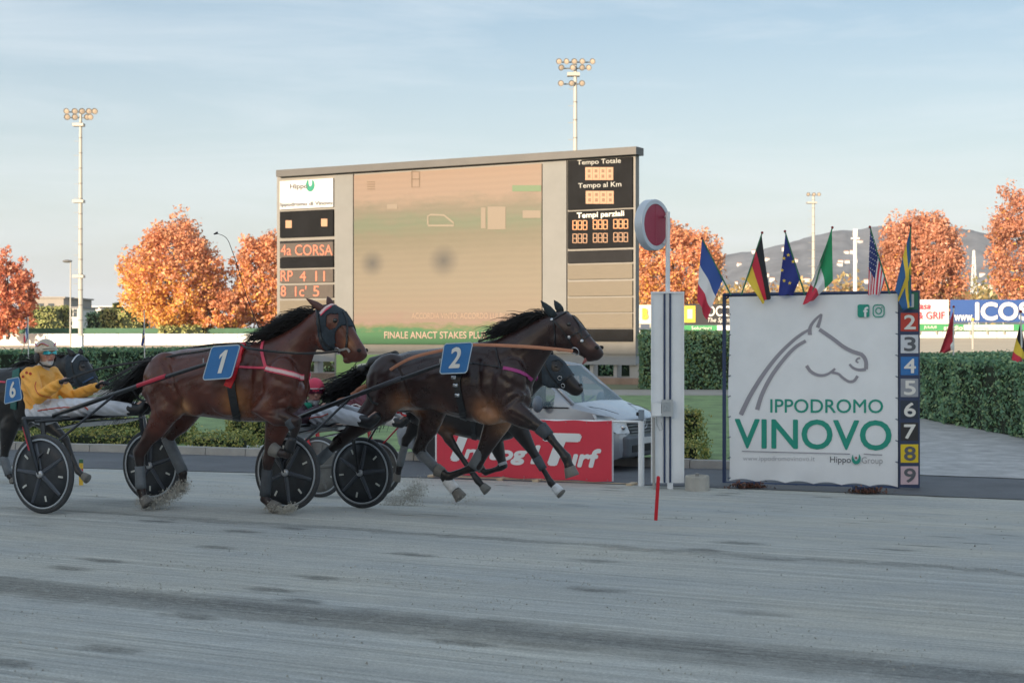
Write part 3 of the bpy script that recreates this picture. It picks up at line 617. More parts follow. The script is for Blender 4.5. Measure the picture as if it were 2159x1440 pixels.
# picture of the van and the boards on the screen
P = lambda x, y: SB.p(x, y, .05)
b = MB(); stroke(b, [P(902, 474), (P(902, 456)), P(908, 453), P(936, 454), P(956, 470), P(957, 476), P(902, 476)], .09, sn); t.part('screen_picture_van', b, inkw)
for q_ in ((1028, 436, 1066, 484), (1014, 438, 1024, 482), (1102, 444, 1140, 460), (816, 431, 838, 441)): b = MB(); b.slab(SB.quad(*q_, .05), .01, sn); t.part('screen_picture_board', b, mat('screen_pale2', (0.225, 0.185, 0.145), .6))
b = MB()
for y_ in (383, 388, 393, 398): b.slab(SB.quad(774, y_, 790, y_+2, .05), .01, sn)
stroke(b, [P(868, 362), P(868, 395), P(884, 395), P(884, 362), P(868, 362)], .06, sn); stroke(b, [P(868, 378), P(884, 378)], .06, sn); t.part('screen_picture_scaffold', b, inkd)
# left column
zr = lambda y: zat(584, y) 
def rowL(name, y0, y1, m, off=.03): return panel(name, 590, 702, zat(590, y1), zat(590, y0), m, off)
rowL('logo_panel', 383, 442, M_signw)
rowL('number_panel', 447, 502, M_black); rowL('blank_panel', 509, 514, M_darkp); rowL('text_row', 514, 543, M_ledtxt); rowL('blank_panel', 544, 566, M_black); rowL('text_row', 570, 597, M_ledtxt); rowL('text_row', 602, 629, M_ledtxt)
for y in (634, 664, 694): rowL('led_row', y, y + 26, M_ledoff)
ontop('Hippo', 611, (388, 386.5), 649, (402.5, 401), M_dtxt, .03); ontop('Ippodromo di Vinovo', 591, (427.5, 423.5), 701, (438.5, 434.5), M_dtxt, .045)
cc_ = [P(654 + 6.2*math.cos(w), 388 + 11*math.sin(w)) for w in np.linspace(-.75, 3.9, 14)]; b = MB(); stroke(b, cc_, [.08 + .2*math.sin(math.pi*i/13) for i in range(14)], sn); t.part('horseshoe_emblem', b, M_gtxt)
for x in (602, 677): b = MB(); b.slab(SB.quad(x, 465 - (x-602)*.045, x + 13, 481 - (x-602)*.045, .07), .02, sn); t.part('display_digit', b, M_amber2)
ontop('4a CORSA', 592, 516.5, 701, 538.5, M_redled, .0); ontop('RP', 592, 571, 617, 593, M_redled); ontop('4', 632, 572, 645, 593, M_redled); ontop('11', 665, 572, 685, 593, M_redled); ontop('8', 592, 603, 603, 625, M_redled); ontop("1c'", 622, 603, 646, 625, M_redled); ontop('5', 660, 603, 673, 625, M_redled)
# right column
def rowR(name, y0, y1, m): return panel(name, 1197, 1333, zat(1333, y1), zat(1333, y0), m, .03)
rowR('time_panel', 331, 437, M_black); rowR('split_panel', 441, 521, M_black); rowR('blank_panel', 526, 552, M_darkp)
for y in (556, 592, 627, 661): rowR('led_row', y, y + 31, M_ledoff)
rowR('blank_panel', 694, 720, M_black)
M_wt2 = mat('worn_white_print', (0.42, 0.42, 0.40), .6)
ontop('Tempo Totale', 1217, (338.5, 333.5), 1309, (351, 347), M_wt2, .01); ontop('Tempo al Km', 1219, (387, 383), 1310, (400, 397), M_wt2, .01); ontop('Tempi parziali', 1216, (449, 444), 1316, (464, 459), M_wtxt, .03)
def seg7(x, y, w, h, code, m, thick=.16, dy=0.0):
    """seven-segment digit built of bars; x,y top left in pixels"""
    b = MB(); th = .17*w
    bars = {'a': (0, 0, w, th), 'b': (w-th, 0, w, h/2), 'c': (w-th, h/2, w, h), 'd': (0, h-th, w, h), 'e': (0, h/2, th, h), 'f': (0, 0, th, h/2), 'g': (0, h/2-th/2, w, h/2+th/2)}
    for k in code: x0, y0, x1, y1 = bars[k]; b.slab(SB.quad(x+x0, y+y0+dy, x+x1, y+y1+dy, .07), .015, sn)
    return t.part('display_digit', b, m)
for (x, y, digs) in ((1234, 353, ('abcdefg', 'acdfg', 'abcdefg', 'abcdefg')), (1235, 403, ('abcdefg', 'bcg', 'abcdeg', 'abcdefg'))):
    b = MB(); b.slab(SB.quad(x, y, x + 59, y + 27, .055), .02, sn); t.part('digit_field', b, M_amber2)
    for k in range(4):
        b = MB(); xx = x + 1.5 + k*14.6
        for (u0, v0, u1, v1) in ((3.4, 4.5, 9.2, 11), (3.4, 15.5, 9.2, 22.5)): b.slab(SB.quad(xx+u0, y+v0, xx+u1, y+v1, .07), .02, sn)
        b.slab(SB.quad(xx+13, y+1, xx+13.8, y+26, .07), .02, sn); t.part('display_digit', b, mat('digit_gap', (0.22, 0.13, 0.08), .6))
for y in (465, 493):
    for gx in (1207, 1250, 1293):
        for k in range(3): seg7(gx + k*10.8, y, 9.4, 20, 'abcdefg', M_amber if y == 465 else M_amber2, dy=-(gx-1207)*.03)
# green advertising sheet in front of the scoreboard legs
gq = VPlane(at(708, 835, 66), R(24)); t = Thing('green_banner', 'pale green banner with white rings between the scoreboard legs', 'banner', at(770, 835, 66), -R(24))
b = MB(); b.slab(gq.quad(709, 748, 905, 836), .05, gq.n); t.part('sheet', b, mat('pale_green_sheet', (0.36, 0.55, 0.20), .7, .05, 1)); b = MB()
for r_ in (44, 38, 24): stroke(b, [gq.p(768 + r_*math.cos(w)*.9, 822 + r_*1.25*math.sin(w), .02) for w in np.linspace(math.pi, 2*math.pi, 20)], .05, gq.n)
t.part('white_rings', b, M_signw)
for x in (708, 906): b = MB(); b.tube([gq.p(x, 742, -.05), gq.p(x, 838, -.05)], .06, 6); t.part('post', b, M_frame)

# ================================================================== white billboard with the number column
BB = VPlane(at(1935, 1030, 23.35), R(19)); bn = BB.n
M_navy = mat('navy_steel', (0.025, 0.045, 0.11), .45, .15, 3); M_cloth = mat('banner_cloth', (0.82, 0.84, 0.86), .65, .05, 1.5, .35, 3.0)
M_bgreen = mat('billboard_green', (0.012, 0.30, 0.22), .6, .04, 2); M_bgrey2 = mat('billboard_grey', (0.30, 0.29, 0.33), .6, .05, 2)
t = Thing('billboard', 'square white racecourse billboard with grey horse head outline and green lettering', 'billboard', at(1730, 1032, 23.8), -R(19))
for (x0, y0, x1, y1, r) in ((1527, 620, 1527, 1024, .03), (1893, 615, 1893, 1030, .03), (1526, 622, 1894, 617, .03), (1526, 1020, 1894, 1029, .035), (1527, 632, 1545, 622, .015)):
    b = MB(); b.tube([BB.p(x0, y0, -.05), BB.p(x1, y1, -.05)], r, 4); t.part('frame_bar', b, M_navy)
for x, y in ((1560, 1026), (1815, 1030)):
    b = MB(); p = BB.p(x, y, -.05); b.tube([p, p - BB.n*1.0 + Vector((0, 0, -.02))], .03, 4); b.tube([p - BB.n*1.0, BB.p(x, 720, -.08)], .025, 4); t.part('rear_stay', b, M_navy)
# cloth sheet with slack and creases
def bb_w(u, v):
    return .009*math.sin(u*7 + v*5)*math.sin(v*6 + 1) + .008*math.sin((u+v)*19) * max(0, v-.80)/.2 + .016*math.sin(u*23 + v*6)*max(0, v-.85)/.15 + .006*math.sin(u*40)*max(0, .06-v)/.06
def drape(b, plane, base, wf, box, lift=.008):      # lay flat lettering on the undulating cloth
    for p in b.v:
        off = (p - plane.p0).dot(plane.n); px, py = CX + FPX*p.x/p.y, HY - FPX*(p.z-CAMZ)/p.y; u, v = (px-box[0])/(box[2]-box[0]), (py-box[1])/(box[3]-box[1])
        q = plane.p(px, py, wf(min(max(u, 0), 1), min(max(v, 0), 1)) + lift + max(0, off - base)*.35); p.x, p.y, p.z = q
    return b
def bbd(b): return drape(b, BB, .028, bb_w, (1537, 622, 1893, 1020))
nx, ny = 48, 48; grid = []
for j in range(ny+1):
    row = []
    for i in range(nx+1):
        u, v = i/nx, j/ny; x = 1537 + (1893-1537)*u + 1.6*math.sin(v*9)*(1 if u < .03 else 0); yb = 1013 + 14*u - 5*abs(math.sin(u*math.pi*6))*1.0; yt = 626 - 7*u
        y = yt + (yb-yt)*v
        row.append(BB.p(x, y, bb_w(u, v)))
    grid.append(row)
b = MB(); b.sheet(grid[::-1]); sheet = t.part('banner_cloth', b, M_cloth, smooth=True)
BP = lambda x, y: BB.p(x, y, .028)
def bb_text(s, x0, y0, x1, y1, m, bold=0., dy=0.0, sp=1.0, seg=True):
    b = MB(); text_quad(b, s, [BP(x0, y1), BP(x1, y1 + dy), BP(x1, y0 + dy*.8), BP(x0, y0)], bold, 0, sp); bbd(b); t.part('lettering', b, m, parent=sheet)
bb_text('IPPODROMO', 1624, 841, 1862, 870, M_bgreen, .012, 1); bb_text('VINOVO', 1549, 882, 1880, 945, M_bgreen, .022, 5)
bb_text('www.ippodromovinovo.it', 1566, 961, 1718, 974, mat('billboard_light_grey', (0.46, 0.47, 0.50), .6), 0., 1); bb_text('Hippo', 1750, 962, 1794, 979, M_dtxt, .004, .8); bb_text('Group', 1817, 963, 1861, 981, mat('billboard_mid_grey', (0.38, 0.39, 0.42), .6), -.004, 1)
b = MB(); stroke(b, [BP(1564, 951), BP(1792, 957)], .014, bn); t.part('rule_line', b, M_bgrey2, parent=sheet); b = MB(); stroke(b, [BP(1821, 957), BP(1860, 959)], .014, bn); t.part('rule_line', b, M_bgrey2, parent=sheet)
b = MB(); stroke(b, [BP(1805 + 7.5*math.cos(w), 964 + 11*math.sin(w)) for w in np.linspace(-.6, 3.6, 14)], [.01 + .045*math.sin(math.pi*i/13) for i in range(14)], bn); t.part('horseshoe_emblem', b, M_bgreen, parent=sheet)
b = MB(); b.lathe(BP(1805, 965), [(0.001, 0), (.016, 0)], bn, 10); t.part('red_dot', b, mat('red_print', (.5, .03, .05), .6), parent=sheet)
# horse head outline in grey strokes
zo = lambda u, v: (1480 + u/2.322, 460 + v/2.3226)
for pl, w0, w1 in (([(190, 962), (235, 870), (300, 765), (370, 675), (440, 605), (490, 566), (522, 548)], .075, .04),
                   ([(270, 938), (295, 860), (345, 765), (410, 680), (460, 630), (508, 601)], .07, .05),
                   ([(528, 572), (530, 535), (552, 500), (585, 470)], .065, .03), ([(586, 470), (578, 500), (566, 536)], .03, .06),
                   ([(575, 545), (640, 590), (690, 628), (735, 652), (775, 665)], .06, .06), ([(775, 663), (793, 680), (803, 705), (803, 740)], .06, .06), ([(803, 740), (770, 743), (740, 733), (722, 715)], .05, .035),
                   ([(512, 722), (530, 748), (560, 766), (592, 770), (622, 760), (652, 737)], .055, .035), ([(635, 755), (668, 763), (690, 782), (720, 800), (745, 796), (762, 772)], .04, .045),
                   ([(775, 685), (762, 688), (755, 700), (766, 708)], .03, .025)):
    pts = [BP(*zo(*p)) for p in catmull(pl, 7)]; n = len(pts); b = MB(); stroke(b, pts, [w0 + (w1-w0)*i/(n-1) for i in range(n)], bn); bbd(b); t.part('horse_outline_stroke', b, M_bgrey2, parent=sheet)
# social media marks
def rrect(x0, y0, x1, y1, r, f, n=5):
    out = []
    for cx_, cy_, a0 in ((x1-r, y1-r, 0), (x0+r, y1-r, 90), (x0+r, y0+r, 180), (x1-r, y0+r, 270)):
        out += [f(cx_ + r*math.cos(R(a0 + 90*k/n)), cy_ + r*math.sin(R(a0 + 90*k/n))) for k in range(n+1)]
    return out[::-1]
b = MB(); b.prism(rrect(1808, 642, 1833, 669, 4, BP), .004, bn); t.part('social_mark_square', b, M_bgreen, parent=sheet); b = MB(); text_quad(b, 'f', [BB.p(1820, 669, .033), BB.p(1831, 669, .033), BB.p(1831, 647, .033), BB.p(1820, 647, .033)], .04); t.part('social_mark_letter', b, M_cloth, parent=sheet)
pts = rrect(1841, 643, 1864, 668, 7, BP); b = MB(); stroke(b, pts + [pts[0]], .018, bn); stroke(b, [BP(1852.5 + 6*math.cos(w), 655.5 + 6.3*math.sin(w)) for w in np.linspace(0, 2*math.pi, 20)], .018, bn); b.lathe(BP(1859.5, 648.5), [(.001, 0), (.012, .0)], bn, 8); t.part('social_mark_camera', b, M_bgreen, parent=sheet)
for x, y in [(1534, 622 + 43*k) for k in range(10)] + [(1895, 616 + 45*k) for k in range(10)] + [(1545 + 43*k, 1021 + 1.0*k) for k in range(9)]:
    b = MB(); p = BB.p(x, y, .01); b.tube([p, p + BB.d*(.05 if x < 1540 or y > 1020 else -.05) + Vector((0, 0, .02))], .007, 4); t.part('tie', b, M_navy)
# number column
t2 = Thing('number_column', 'tall narrow navy column of coloured race numbers beside the billboard', 'number board', at(1917, 1030, 23.2), -R(19))
b = MB(); b.slab([BB.p(1896, 1027, .03), BB.p(1939, 1029, .03), BB.p(1939, 612, .03), BB.p(1896, 614, .03)], .06, bn); t2.part('backing', b, M_navy)
NC = [('1', (0.02, 0.16, 0.09), 'w'), ('2', (0.50, 0.045, 0.03), 'w'), ('3', (0.60, 0.63, 0.68), 'k'), ('4', (0.02, 0.16, 0.45), 'w'), ('5', (0.30, 0.32, 0.36), 'w'), ('6', (0.02, 0.035, 0.06), 'w'), ('7', (0.025, 0.025, 0.03), 'w'), ('8', (0.75, 0.55, 0.02), 'k'), ('9', (0.60, 0.45, 0.50), 'k')]
for k, (s_, c, tc_) in enumerate(NC):
    y0 = 617 + 45.6*(k) - (7 if k == 0 else 8.4); y1 = y0 + 37.5
    y0, y1 = 660 + (k-1)*46.1, 660 + (k-1)*46.1 + 38.5
    if k == 0: y0, y1 = 616, 652
    b = MB(); b.slab(BB.quad(1899, y0, 1936, y1, .036), .02, bn); pn = t2.part('number_panel', b, mat('number_panel_' + s_, c, .45, .05, 4))
    b = MB(); text_quad(b, s_, BB.quad(1906 + (4 if s_ == '1' else 0), y0 + 4, 1931 - (4 if s_ == '1' else 0), y1 - 4, .041), .03); t2.part('numeral', b, M_wtxt if tc_ == 'w' else M_dtxt, parent=pn)
# dried turf and weights at the feet of the billboard
for lab, x, y in (('left heap of dried red-brown leaves under the billboard frame', 1580, 1030), ('right heap of dried red-brown leaves under the billboard frame', 1828, 1041)):
    c = on_z(x, y, ZFLAT); th_ = Thing('leaf_heap', lab, 'leaves', c); n = 260; d = RNG.normal(0, 1, (n, 3))*np.array([.13, .07, .03]); d[:, 2] = np.abs(d[:, 2]) + .02
    th_.mesh('leaves', leaves('leaves', d, .03, palette(n, [(0.12, 0.05, 0.035), (0.06, 0.04, 0.03), (0.20, 0.09, 0.06)], .3), M_autumn), kind='stuff')
    b = MB(); b.box(c + Vector((0, .12, .05)), (.36, .1, .1)); th_.part('weight_bar', b, M_navy)

# ================================================================== flags on the billboard
def flag_thing(label, top, bot, quad, Ypl, paint, name='flag', n_off=0.0, folds=2.5, amp=.05, cat='flag', M_pole=mat('green_pole', (0.03, 0.16, 0.08), .5)):
    """top/bot: pole ends (px); quad: hoist top, hoist bottom, fly bottom, fly top (px); Ypl: depth or plane"""
    f = (lambda x, y, o: at(x, y, Ypl - o)) if not isinstance(Ypl, VPlane) else (lambda x, y, o: Ypl.p(x, y, o))
    n = Vector((0, -1, 0)) if not isinstance(Ypl, VPlane) else Ypl.n
    t = Thing(name, label, cat, f(*bot, 0)); r = .011 if isinstance(Ypl, VPlane) else .02
    b = MB(); b.tube([f(*bot, 0), f(*top, 0)], [r*1.2, r], 6); t.part('pole', b, M_pole)
    b = MB(); b.ball(f(*top, 0), r*2.0, nu=8, nv=5); t.part('finial', b, mat('red_finial', (.25, .02, .02), .5))
    HT, HB, FB, FT = [np.array(q, float) for q in quad]; nu, nv = 30, 36; grid = []; fs = []
    for j in range(nv+1):
        v = j/nv; row = []
        for i in range(nu+1):
            u = i/nu; p = (HT*(1-u) + HB*u)*(1-v) + (FT*(1-u) + FB*u)*v
            k = amp*(.25 + .75*v); wv = math.sin(u*math.pi*2*folds + v*2.2 + top[0])
            p = p + np.array([wv*3.0*v*(1-.3*v), 1.5*math.sin(u*9)*v]); row.append(f(p[0], p[1], k*wv + .03*math.cos(u*5 + v*4)*v))
        grid.append(row)
    b = MB(); mats = {}; b.sheet(grid); fi = 0; b.mi = []
    for j in range(nv):
        for i in range(nu):
            c = paint((i+.5)/nu, (j+.5)/nv); mats.setdefault(c, len(mats)); b.mi.append(mats[c])
    cloth = t.part('cloth', b, [mat('flag_%d_%d_%d' % tuple(int(x*99) for x in c), c, .75) for c in mats], smooth=True)
    return t, f, cloth
FB_, FW, FR = (0.04, 0.10, 0.36), (0.78, 0.78, 0.78), (0.62, 0.035, 0.07); BK = (0.02, 0.02, 0.024); GOLD = (0.82, 0.58, 0.06); DG = (0.02, 0.30, 0.12)
FL = VPlane(at(1700, 620, 23.75), R(19))
flag_thing('blue, white and red tricolour drooping over the left corner of the billboard', (1480, 503), (1541, 622), [(1480, 504), (1524, 590), (1490, 674), (1471, 634)], FL, lambda u, v: FB_ if v < .42 else FW if v < .72 else FR, folds=1.2, amp=.04)
flag_thing('black, red and gold flag on the billboard top edge', (1607, 491), (1563, 622), [(1606, 495), (1574, 590), (1606, 640), (1624, 628)], FL, lambda u, v: BK if u < .36 else FR if u < .68 else GOLD, folds=1.3, amp=.05)
tt, f, cl = flag_thing('dark blue flag with gold stars on the billboard top edge', (1655, 488), (1697, 622), [(1656, 491), (1688, 585), (1674, 622), (1643, 622)], FL, lambda u, v: (0.02, 0.035, 0.22), folds=1.1, amp=.03)
for sx, sy in ((1653, 592), (1665, 597), (1653, 545), (1662, 538), (1649, 570), (1672, 552)):
    b = MB(); pts = [FL.p(sx + (4.2 if k % 2 == 0 else 1.8)*math.sin(k*math.pi/5), sy - (4.2 if k % 2 == 0 else 1.8)*math.cos(k*math.pi/5), .085) for k in range(10)][::-1]; b.prism(pts, .004, FL.n); tt.part('star', b, mat('flag_gold', GOLD, .6), parent=cl)
flag_thing('green, white and red tricolour hanging over the billboard top edge', (1755, 480), (1712, 622), [(1754, 483), (1756, 592), (1718, 632), (1694, 642)], FL, lambda u, v: DG if v < .42 else FW if v < .72 else FR, folds=1.2, amp=.05)
tt, f, cl = flag_thing('striped red and white flag with a starry blue corner on the billboard', (1834, 479), (1876, 620), [(1835, 482), (1866, 588), (1856, 622), (1828, 622)], FL, lambda u, v: (0.03, 0.045, 0.18) if (u < .52 and v < .62) else (FR if int(u*13) % 2 == 0 else FW), folds=1.4, amp=.035)
b = MB()
for i in range(5):
    for j in range(7): b.lathe(FL.p(1834 + i*4.2 - j*.5 + (j % 2)*2, 497 + j*11 + i*3, .09), [(.001, 0), (.009, 0)], FL.n, 6)
tt.part('small_stars', b, mat('flag_white', FW, .6), parent=cl, kind='stuff')
flag_thing('blue flag with a yellow cross at the right end of the billboard', (1920, 476), (1917, 652), [(1920, 480), (1922, 645), (1902, 655), (1888, 612)], FL, lambda u, v: GOLD if (abs(u-.5) < .1 or abs(v-.36) < .1) else (0.03, 0.12, 0.30), folds=1.5, amp=.05)
M_wpole = mat('white_pole', (0.7, 0.7, 0.7), .5)
flag_thing('faded blue, white and red flag above the left hedge', (59, 666), (60, 760), [(58, 676), (59, 712), (47, 744), (52, 712)], 57.0, lambda u, v: FB_ if v < .35 else FW if v < .62 else FR, folds=1.1, amp=.08, M_pole=M_wpole)
flag_thing('dark blue flag on a white pole above the left hedge', (304, 654), (305, 755), [(304, 676), (306, 715), (302, 734), (299, 726)], 65.5, lambda u, v: (0.02, 0.04, 0.2) if (int(u*9) + int(v*9)) % 7 else (0.5, 0.4, 0.1), folds=1.1, amp=.06, M_pole=M_wpole)
flag_thing('red flag on a white pole above the right hedge', (2010.7, 647), (2010, 765), [(2010, 655), (2012, 735), (1992, 745), (1979, 744)], 44.0, lambda u, v: (0.42, 0.03, 0.05) if not (u > .75 and v < .4) else FW, folds=1.3, amp=.08, M_pole=M_wpole)
flag_thing('black, yellow and red flag cut by the right picture edge', (2152, 657), (2156, 790), [(2152, 675), (2166, 760), (2168, 775), (2132, 770)], 36.0, lambda u, v: BK if v < .38 else GOLD if v < .7 else FR, folds=1.2, amp=.07, M_pole=M_wpole)

# ================================================================== finish post, round sign, white post, block, red marker
FPn = Vector((-math.sin(R(6)), -math.cos(R(6)), 0)); FP = VPlane(at(1407, 1028, 23.5), R(6))
M_fp = mat('finish_white', (0.78, 0.80, 0.82), .55, .06, 2); M_rubber = mat('black_rubber', (0.015, 0.016, 0.02), .5)
t = Thing('finish_post', 'tall white finish line post with two dark vertical tubes and a grey box', 'finish post', FP.p(1407, 1030))
b = MB(); b.slab(FP.quad(1373, 617, 1442, 1018), .22, FP.n); t.part('panel', b, M_fp)
b = MB(); b.slab(FP.quad(1372, 615, 1443, 619, .02), .26, FP.n); t.part('cap', b, M_fp)
for x0, x1 in ((1372.5, 1375.5), (1439.5, 1442.5)): b = MB(); b.slab(FP.quad(x0, 619, x1, 1018, .025), .02, FP.n); t.part('edge_trim', b, M_fp)
for x in (1401, 1413): b = MB(); b.tube([FP.p(x, 619, .018), FP.p(x, 1017, .018)], .016, 8); t.part('dark_tube', b, M_navy)
M_box = mat('grey_box', (0.42, 0.44, 0.45), .6, .08, 8)
b = MB(); b.slab(FP.quad(1395, 843, 1419, 878, .14), .11, FP.n); bx = t.part('control_box', b, M_box); b = MB(); b.slab(FP.quad(1398, 848, 1414, 868, .146), .006, FP.n); t.part('box_label', b, mat('box_label', (.33, .36, .38), .6, .3, 60), parent=bx)
b = MB(); b.slab(FP.quad(1375, 848, 1394, 877, .16), .02, FP.n); b.slab(FP.quad(1374, 847, 1394, 850, .16), .14, FP.n); t.part('bracket', b, M_fp); b = MB(); b.slab(FP.quad(1388, 853, 1395, 871, .10), .06, FP.n); t.part('sensor', b, M_rubber)
b = MB(); b.tube([FP.p(1384, 878, .05), FP.p(1385, 895, .06), FP.p(1391, 908, .06), FP.p(1397, 905, .05), FP.p(1394, 890, .04)], .006, 5); t.part('cable', b, M_box)
b = MB(); b.tube([FP.p(1378, 880, .09), FP.p(1379, 1033, .09)], .022, 8); t.part('conduit', b, mat('conduit_grey', (.34, .33, .31), .6))
b = MB(); b.slab(FP.quad(1407, 1018, 1419, 1031, .02), .1, FP.n); t.part('foot', b, M_fp)
t = Thing('round_sign', 'round red finish sign with a white rim on a pole above the finish post', 'sign', FP.p(1408, 612))
b = MB(); b.tube([FP.p(1408, 640, -.1), FP.p(1408, 447, -.1)], .035, 8); t.part('pole', b, M_fp)
dc = FP.p(1372, 475, -.1); dn = Vector((math.sin(R(50)), -math.cos(R(50)), 0)); rr = 54*23.5/FPX
b = MB(); b.lathe(dc - dn*.11, [(rr, .08), (rr, .2), (rr*.985, .215), (rr*.82, .215), (rr*.82, .2), (.01, .2)], dn, 48); t.part('drum', b, mat('drum_white', (.55, .60, .66), .4, .05, 3, metal=.2), smooth=False)
b = MB(); b.lathe(dc - dn*.11, [(rr*.82, .203), (.005, .206)], dn, 48); t.part('red_face', b, mat('sign_red', (0.36, 0.035, 0.075), .5, .06, 30)); b = MB(); b.tube([dc + dn*.10 + Vector((0, 0, rr*.8)), dc + dn*.10 - Vector((0, 0, rr*.8))], .003, 4); t.part('seam', b, mat('seam', (.5, .15, .2), .6))
for z in (.14, -.28): b = MB(); b.tube([dc - dn*.02 + Vector((math.cos(R(50)), math.sin(R(50)), 0))*math.sqrt(rr*rr - z*z)*.97 + Vector((0, 0, z)), FP.p(1408, 475, -.1) + Vector((0, 0, z))], .018, 6); t.part('arm', b, M_fp)
c = at(1352, 1026, 23.9); t = Thing('sensor_post', 'slim white post with a small blue-grey camera on top beside the red banner', 'post', c)
b = MB(); b.tube([c + Vector((0, 0, -.05)), at(1352, 888, 23.9)], .048, 12); t.part('post', b, M_fp)
b = MB(); p = at(1352, 874, 23.9); b.box(p, (.085, .14, .15)); cm = t.part('camera', b, mat('camera_grey', (.22, .27, .33), .4)); b = MB(); b.lathe(p + Vector((-.045, -.0, .01)), [(.03, 0), (.03, .03), (.001, .03)], Vector((-1, -.2, 0)), 12); t.part('lens', b, M_rubber, parent=cm)
c = on_z(1470, 1033, ZFLAT); t = Thing('concrete_block', 'squat round concrete block at the foot of the finish post', 'concrete block', c)
b = MB(); b.lathe(c, [(.185, -.02), (.19, .0), (.187, .2), (.178, .225), (.15, .225), (.145, .2), (.001, .2)], Vector((0, 0, 1)), 28); t.part('block', b, M_conc); b = MB(); b.tube([c + Vector((0, 0, .19)), c + Vector((0, 0, .26))], .03, 8); t.part('socket', b, M_frame)
p0, p1 = at(1382.5, 1085, 13.75), at(1388, 1006, 13.75); t = Thing('red_marker', 'leaning bright red marker stake standing in the sand', 'marker', p0); t.M = Matrix.Translation(p0)
b = MB(); b.tube([p0 - Vector((0, 0, .05)), p1], [.021, .021], 4, ref=Vector((1, 1, 0))); t.part('stake', b, mat('marker_red', (0.55, 0.008, 0.02), .4, .05, 4)); b = MB(); b.tube([p1, p1 + Vector((0, 0, .012))], [.021, .012], 4, ref=Vector((1, 1, 0))); t.part('cap', b, mat('marker_red', (0, 0, 0)))
p0, p1 = on_z(170, 1030, -.45), at(171, 968, on_z(170, 1030, -.45).y); zg_ = gz(AS(p0.x, p0.y)[1])
Yp = 18.6; t = Thing('striped_peg', 'small yellow peg with red and green bands beside the far hoof', 'marker', at(170, 1030, Yp)); bands = [('yellow_band', 1034, 1000, (.75, .48, .05)), ('red_band', 1000, 988, (.5, .04, .05)), ('yellow_band', 988, 976, (.75, .48, .05)), ('green_band', 976, 968, (.05, .16, .08))]
for nm, ya, yb, c_ in bands: b = MB(); b.tube([at(171, ya, Yp), at(171, yb, Yp)], .026, 10); t.part(nm, b, mat('peg_' + nm, c_, .5))

# ================================================================== red banner on a low frame
RBp = VPlane(at(1290, 1018, 24.2), R(22)); rn = RBp.n
t = Thing('red_banner', 'bright red banner with white italic lettering on a low timber frame', 'banner', RBp.p(1110, 1016), -R(22))
rb_w = lambda u, v: .007*math.sin(u*11 + v*4)*math.sin(v*3.1) + .006*math.sin((u*4 - v)*4)*v*(1-v)*4
grid = []
for j in range(33):
    v = j/32; row = []
    for i in range(141):
        u = i/140; x = 921 + (1290-921)*u; y0 = 882 + 6*u; y1 = 1000 + 16*u; y = y0 + (y1-y0)*v + 1.0*math.sin(u*30)*(1 if v in (0, 1) else 0)
        row.append(RBp.p(x, y, rb_w(u, v)))
    grid.append(row)
b = MB(); b.sheet(grid[::-1]); sh = t.part('sheet', b, mat('banner_red', (0.62, 0.035, 0.065), .55, .05, 2, .2, 3), smooth=True)
M_bw = mat('banner_white', (.72, .73, .74), .6)
def rb(s, x0, y0, x1, y1, bold=.05, shear=.0):
    b = MB(); q = [RBp.p(x0, y1, .026), RBp.p(x1, y1 + (x1-x0)*.04, .026), RBp.p(x1, y0 + (x1-x0)*.025, .026), RBp.p(x0, y0, .026)]; text_quad(b, s, q, bold, shear); drape(b, RBp, .026, rb_w, (921, 885, 1290, 1008), .010); t.part('lettering', b, M_bw, parent=sh)
rb('I', 949, 911, 988, 972, .09, .28); rb('nstog', 978, 943, 1112, 976, .06, .22); rb('l', 1118, 938, 1140, 978, .05, .22); rb('T', 1143, 912, 1227, 981, .075, .25); rb('urf', 1188, 944, 1268, 984, .06, .22)
b = MB()
for k in range(9):
    for y in (883 + .65*k, 1001 + 1.75*k): b.ball(RBp.p(929 + k*44, y + (3 if y < 950 else -3), .02), .009, nu=6, nv=4)
t.part('eyelets', b, M_frame, parent=sh)
M_timber = mat('pale_timber', (.52, .40, .27), .8, .15, 6)
for x in (1060, 915, 1135, 1332): 
    b = MB(); p = RBp.p(x, 1009 + (x-1060)*.043, -.03); b.box(p - Vector((0, 0, .04)), (.10, .3, .12), RBp.d, rn); t.part('timber_foot', b, M_timber)
b = MB(); b.tube([RBp.p(905, 1003, -.05), RBp.p(1345, 1023, -.05)], .025, 4); t.part('bottom_rail', b, M_timber); b = MB(); b.tube([RBp.p(905, 884, -.05), RBp.p(1352, 889, -.05)], .02, 4); t.part('top_rail', b, M_fp)
for x in (920, 1105, 1291): b = MB(); b.tube([RBp.p(x, 1014, -.05), RBp.p(x, 884, -.05)], .02, 6); t.part('upright', b, M_fp)

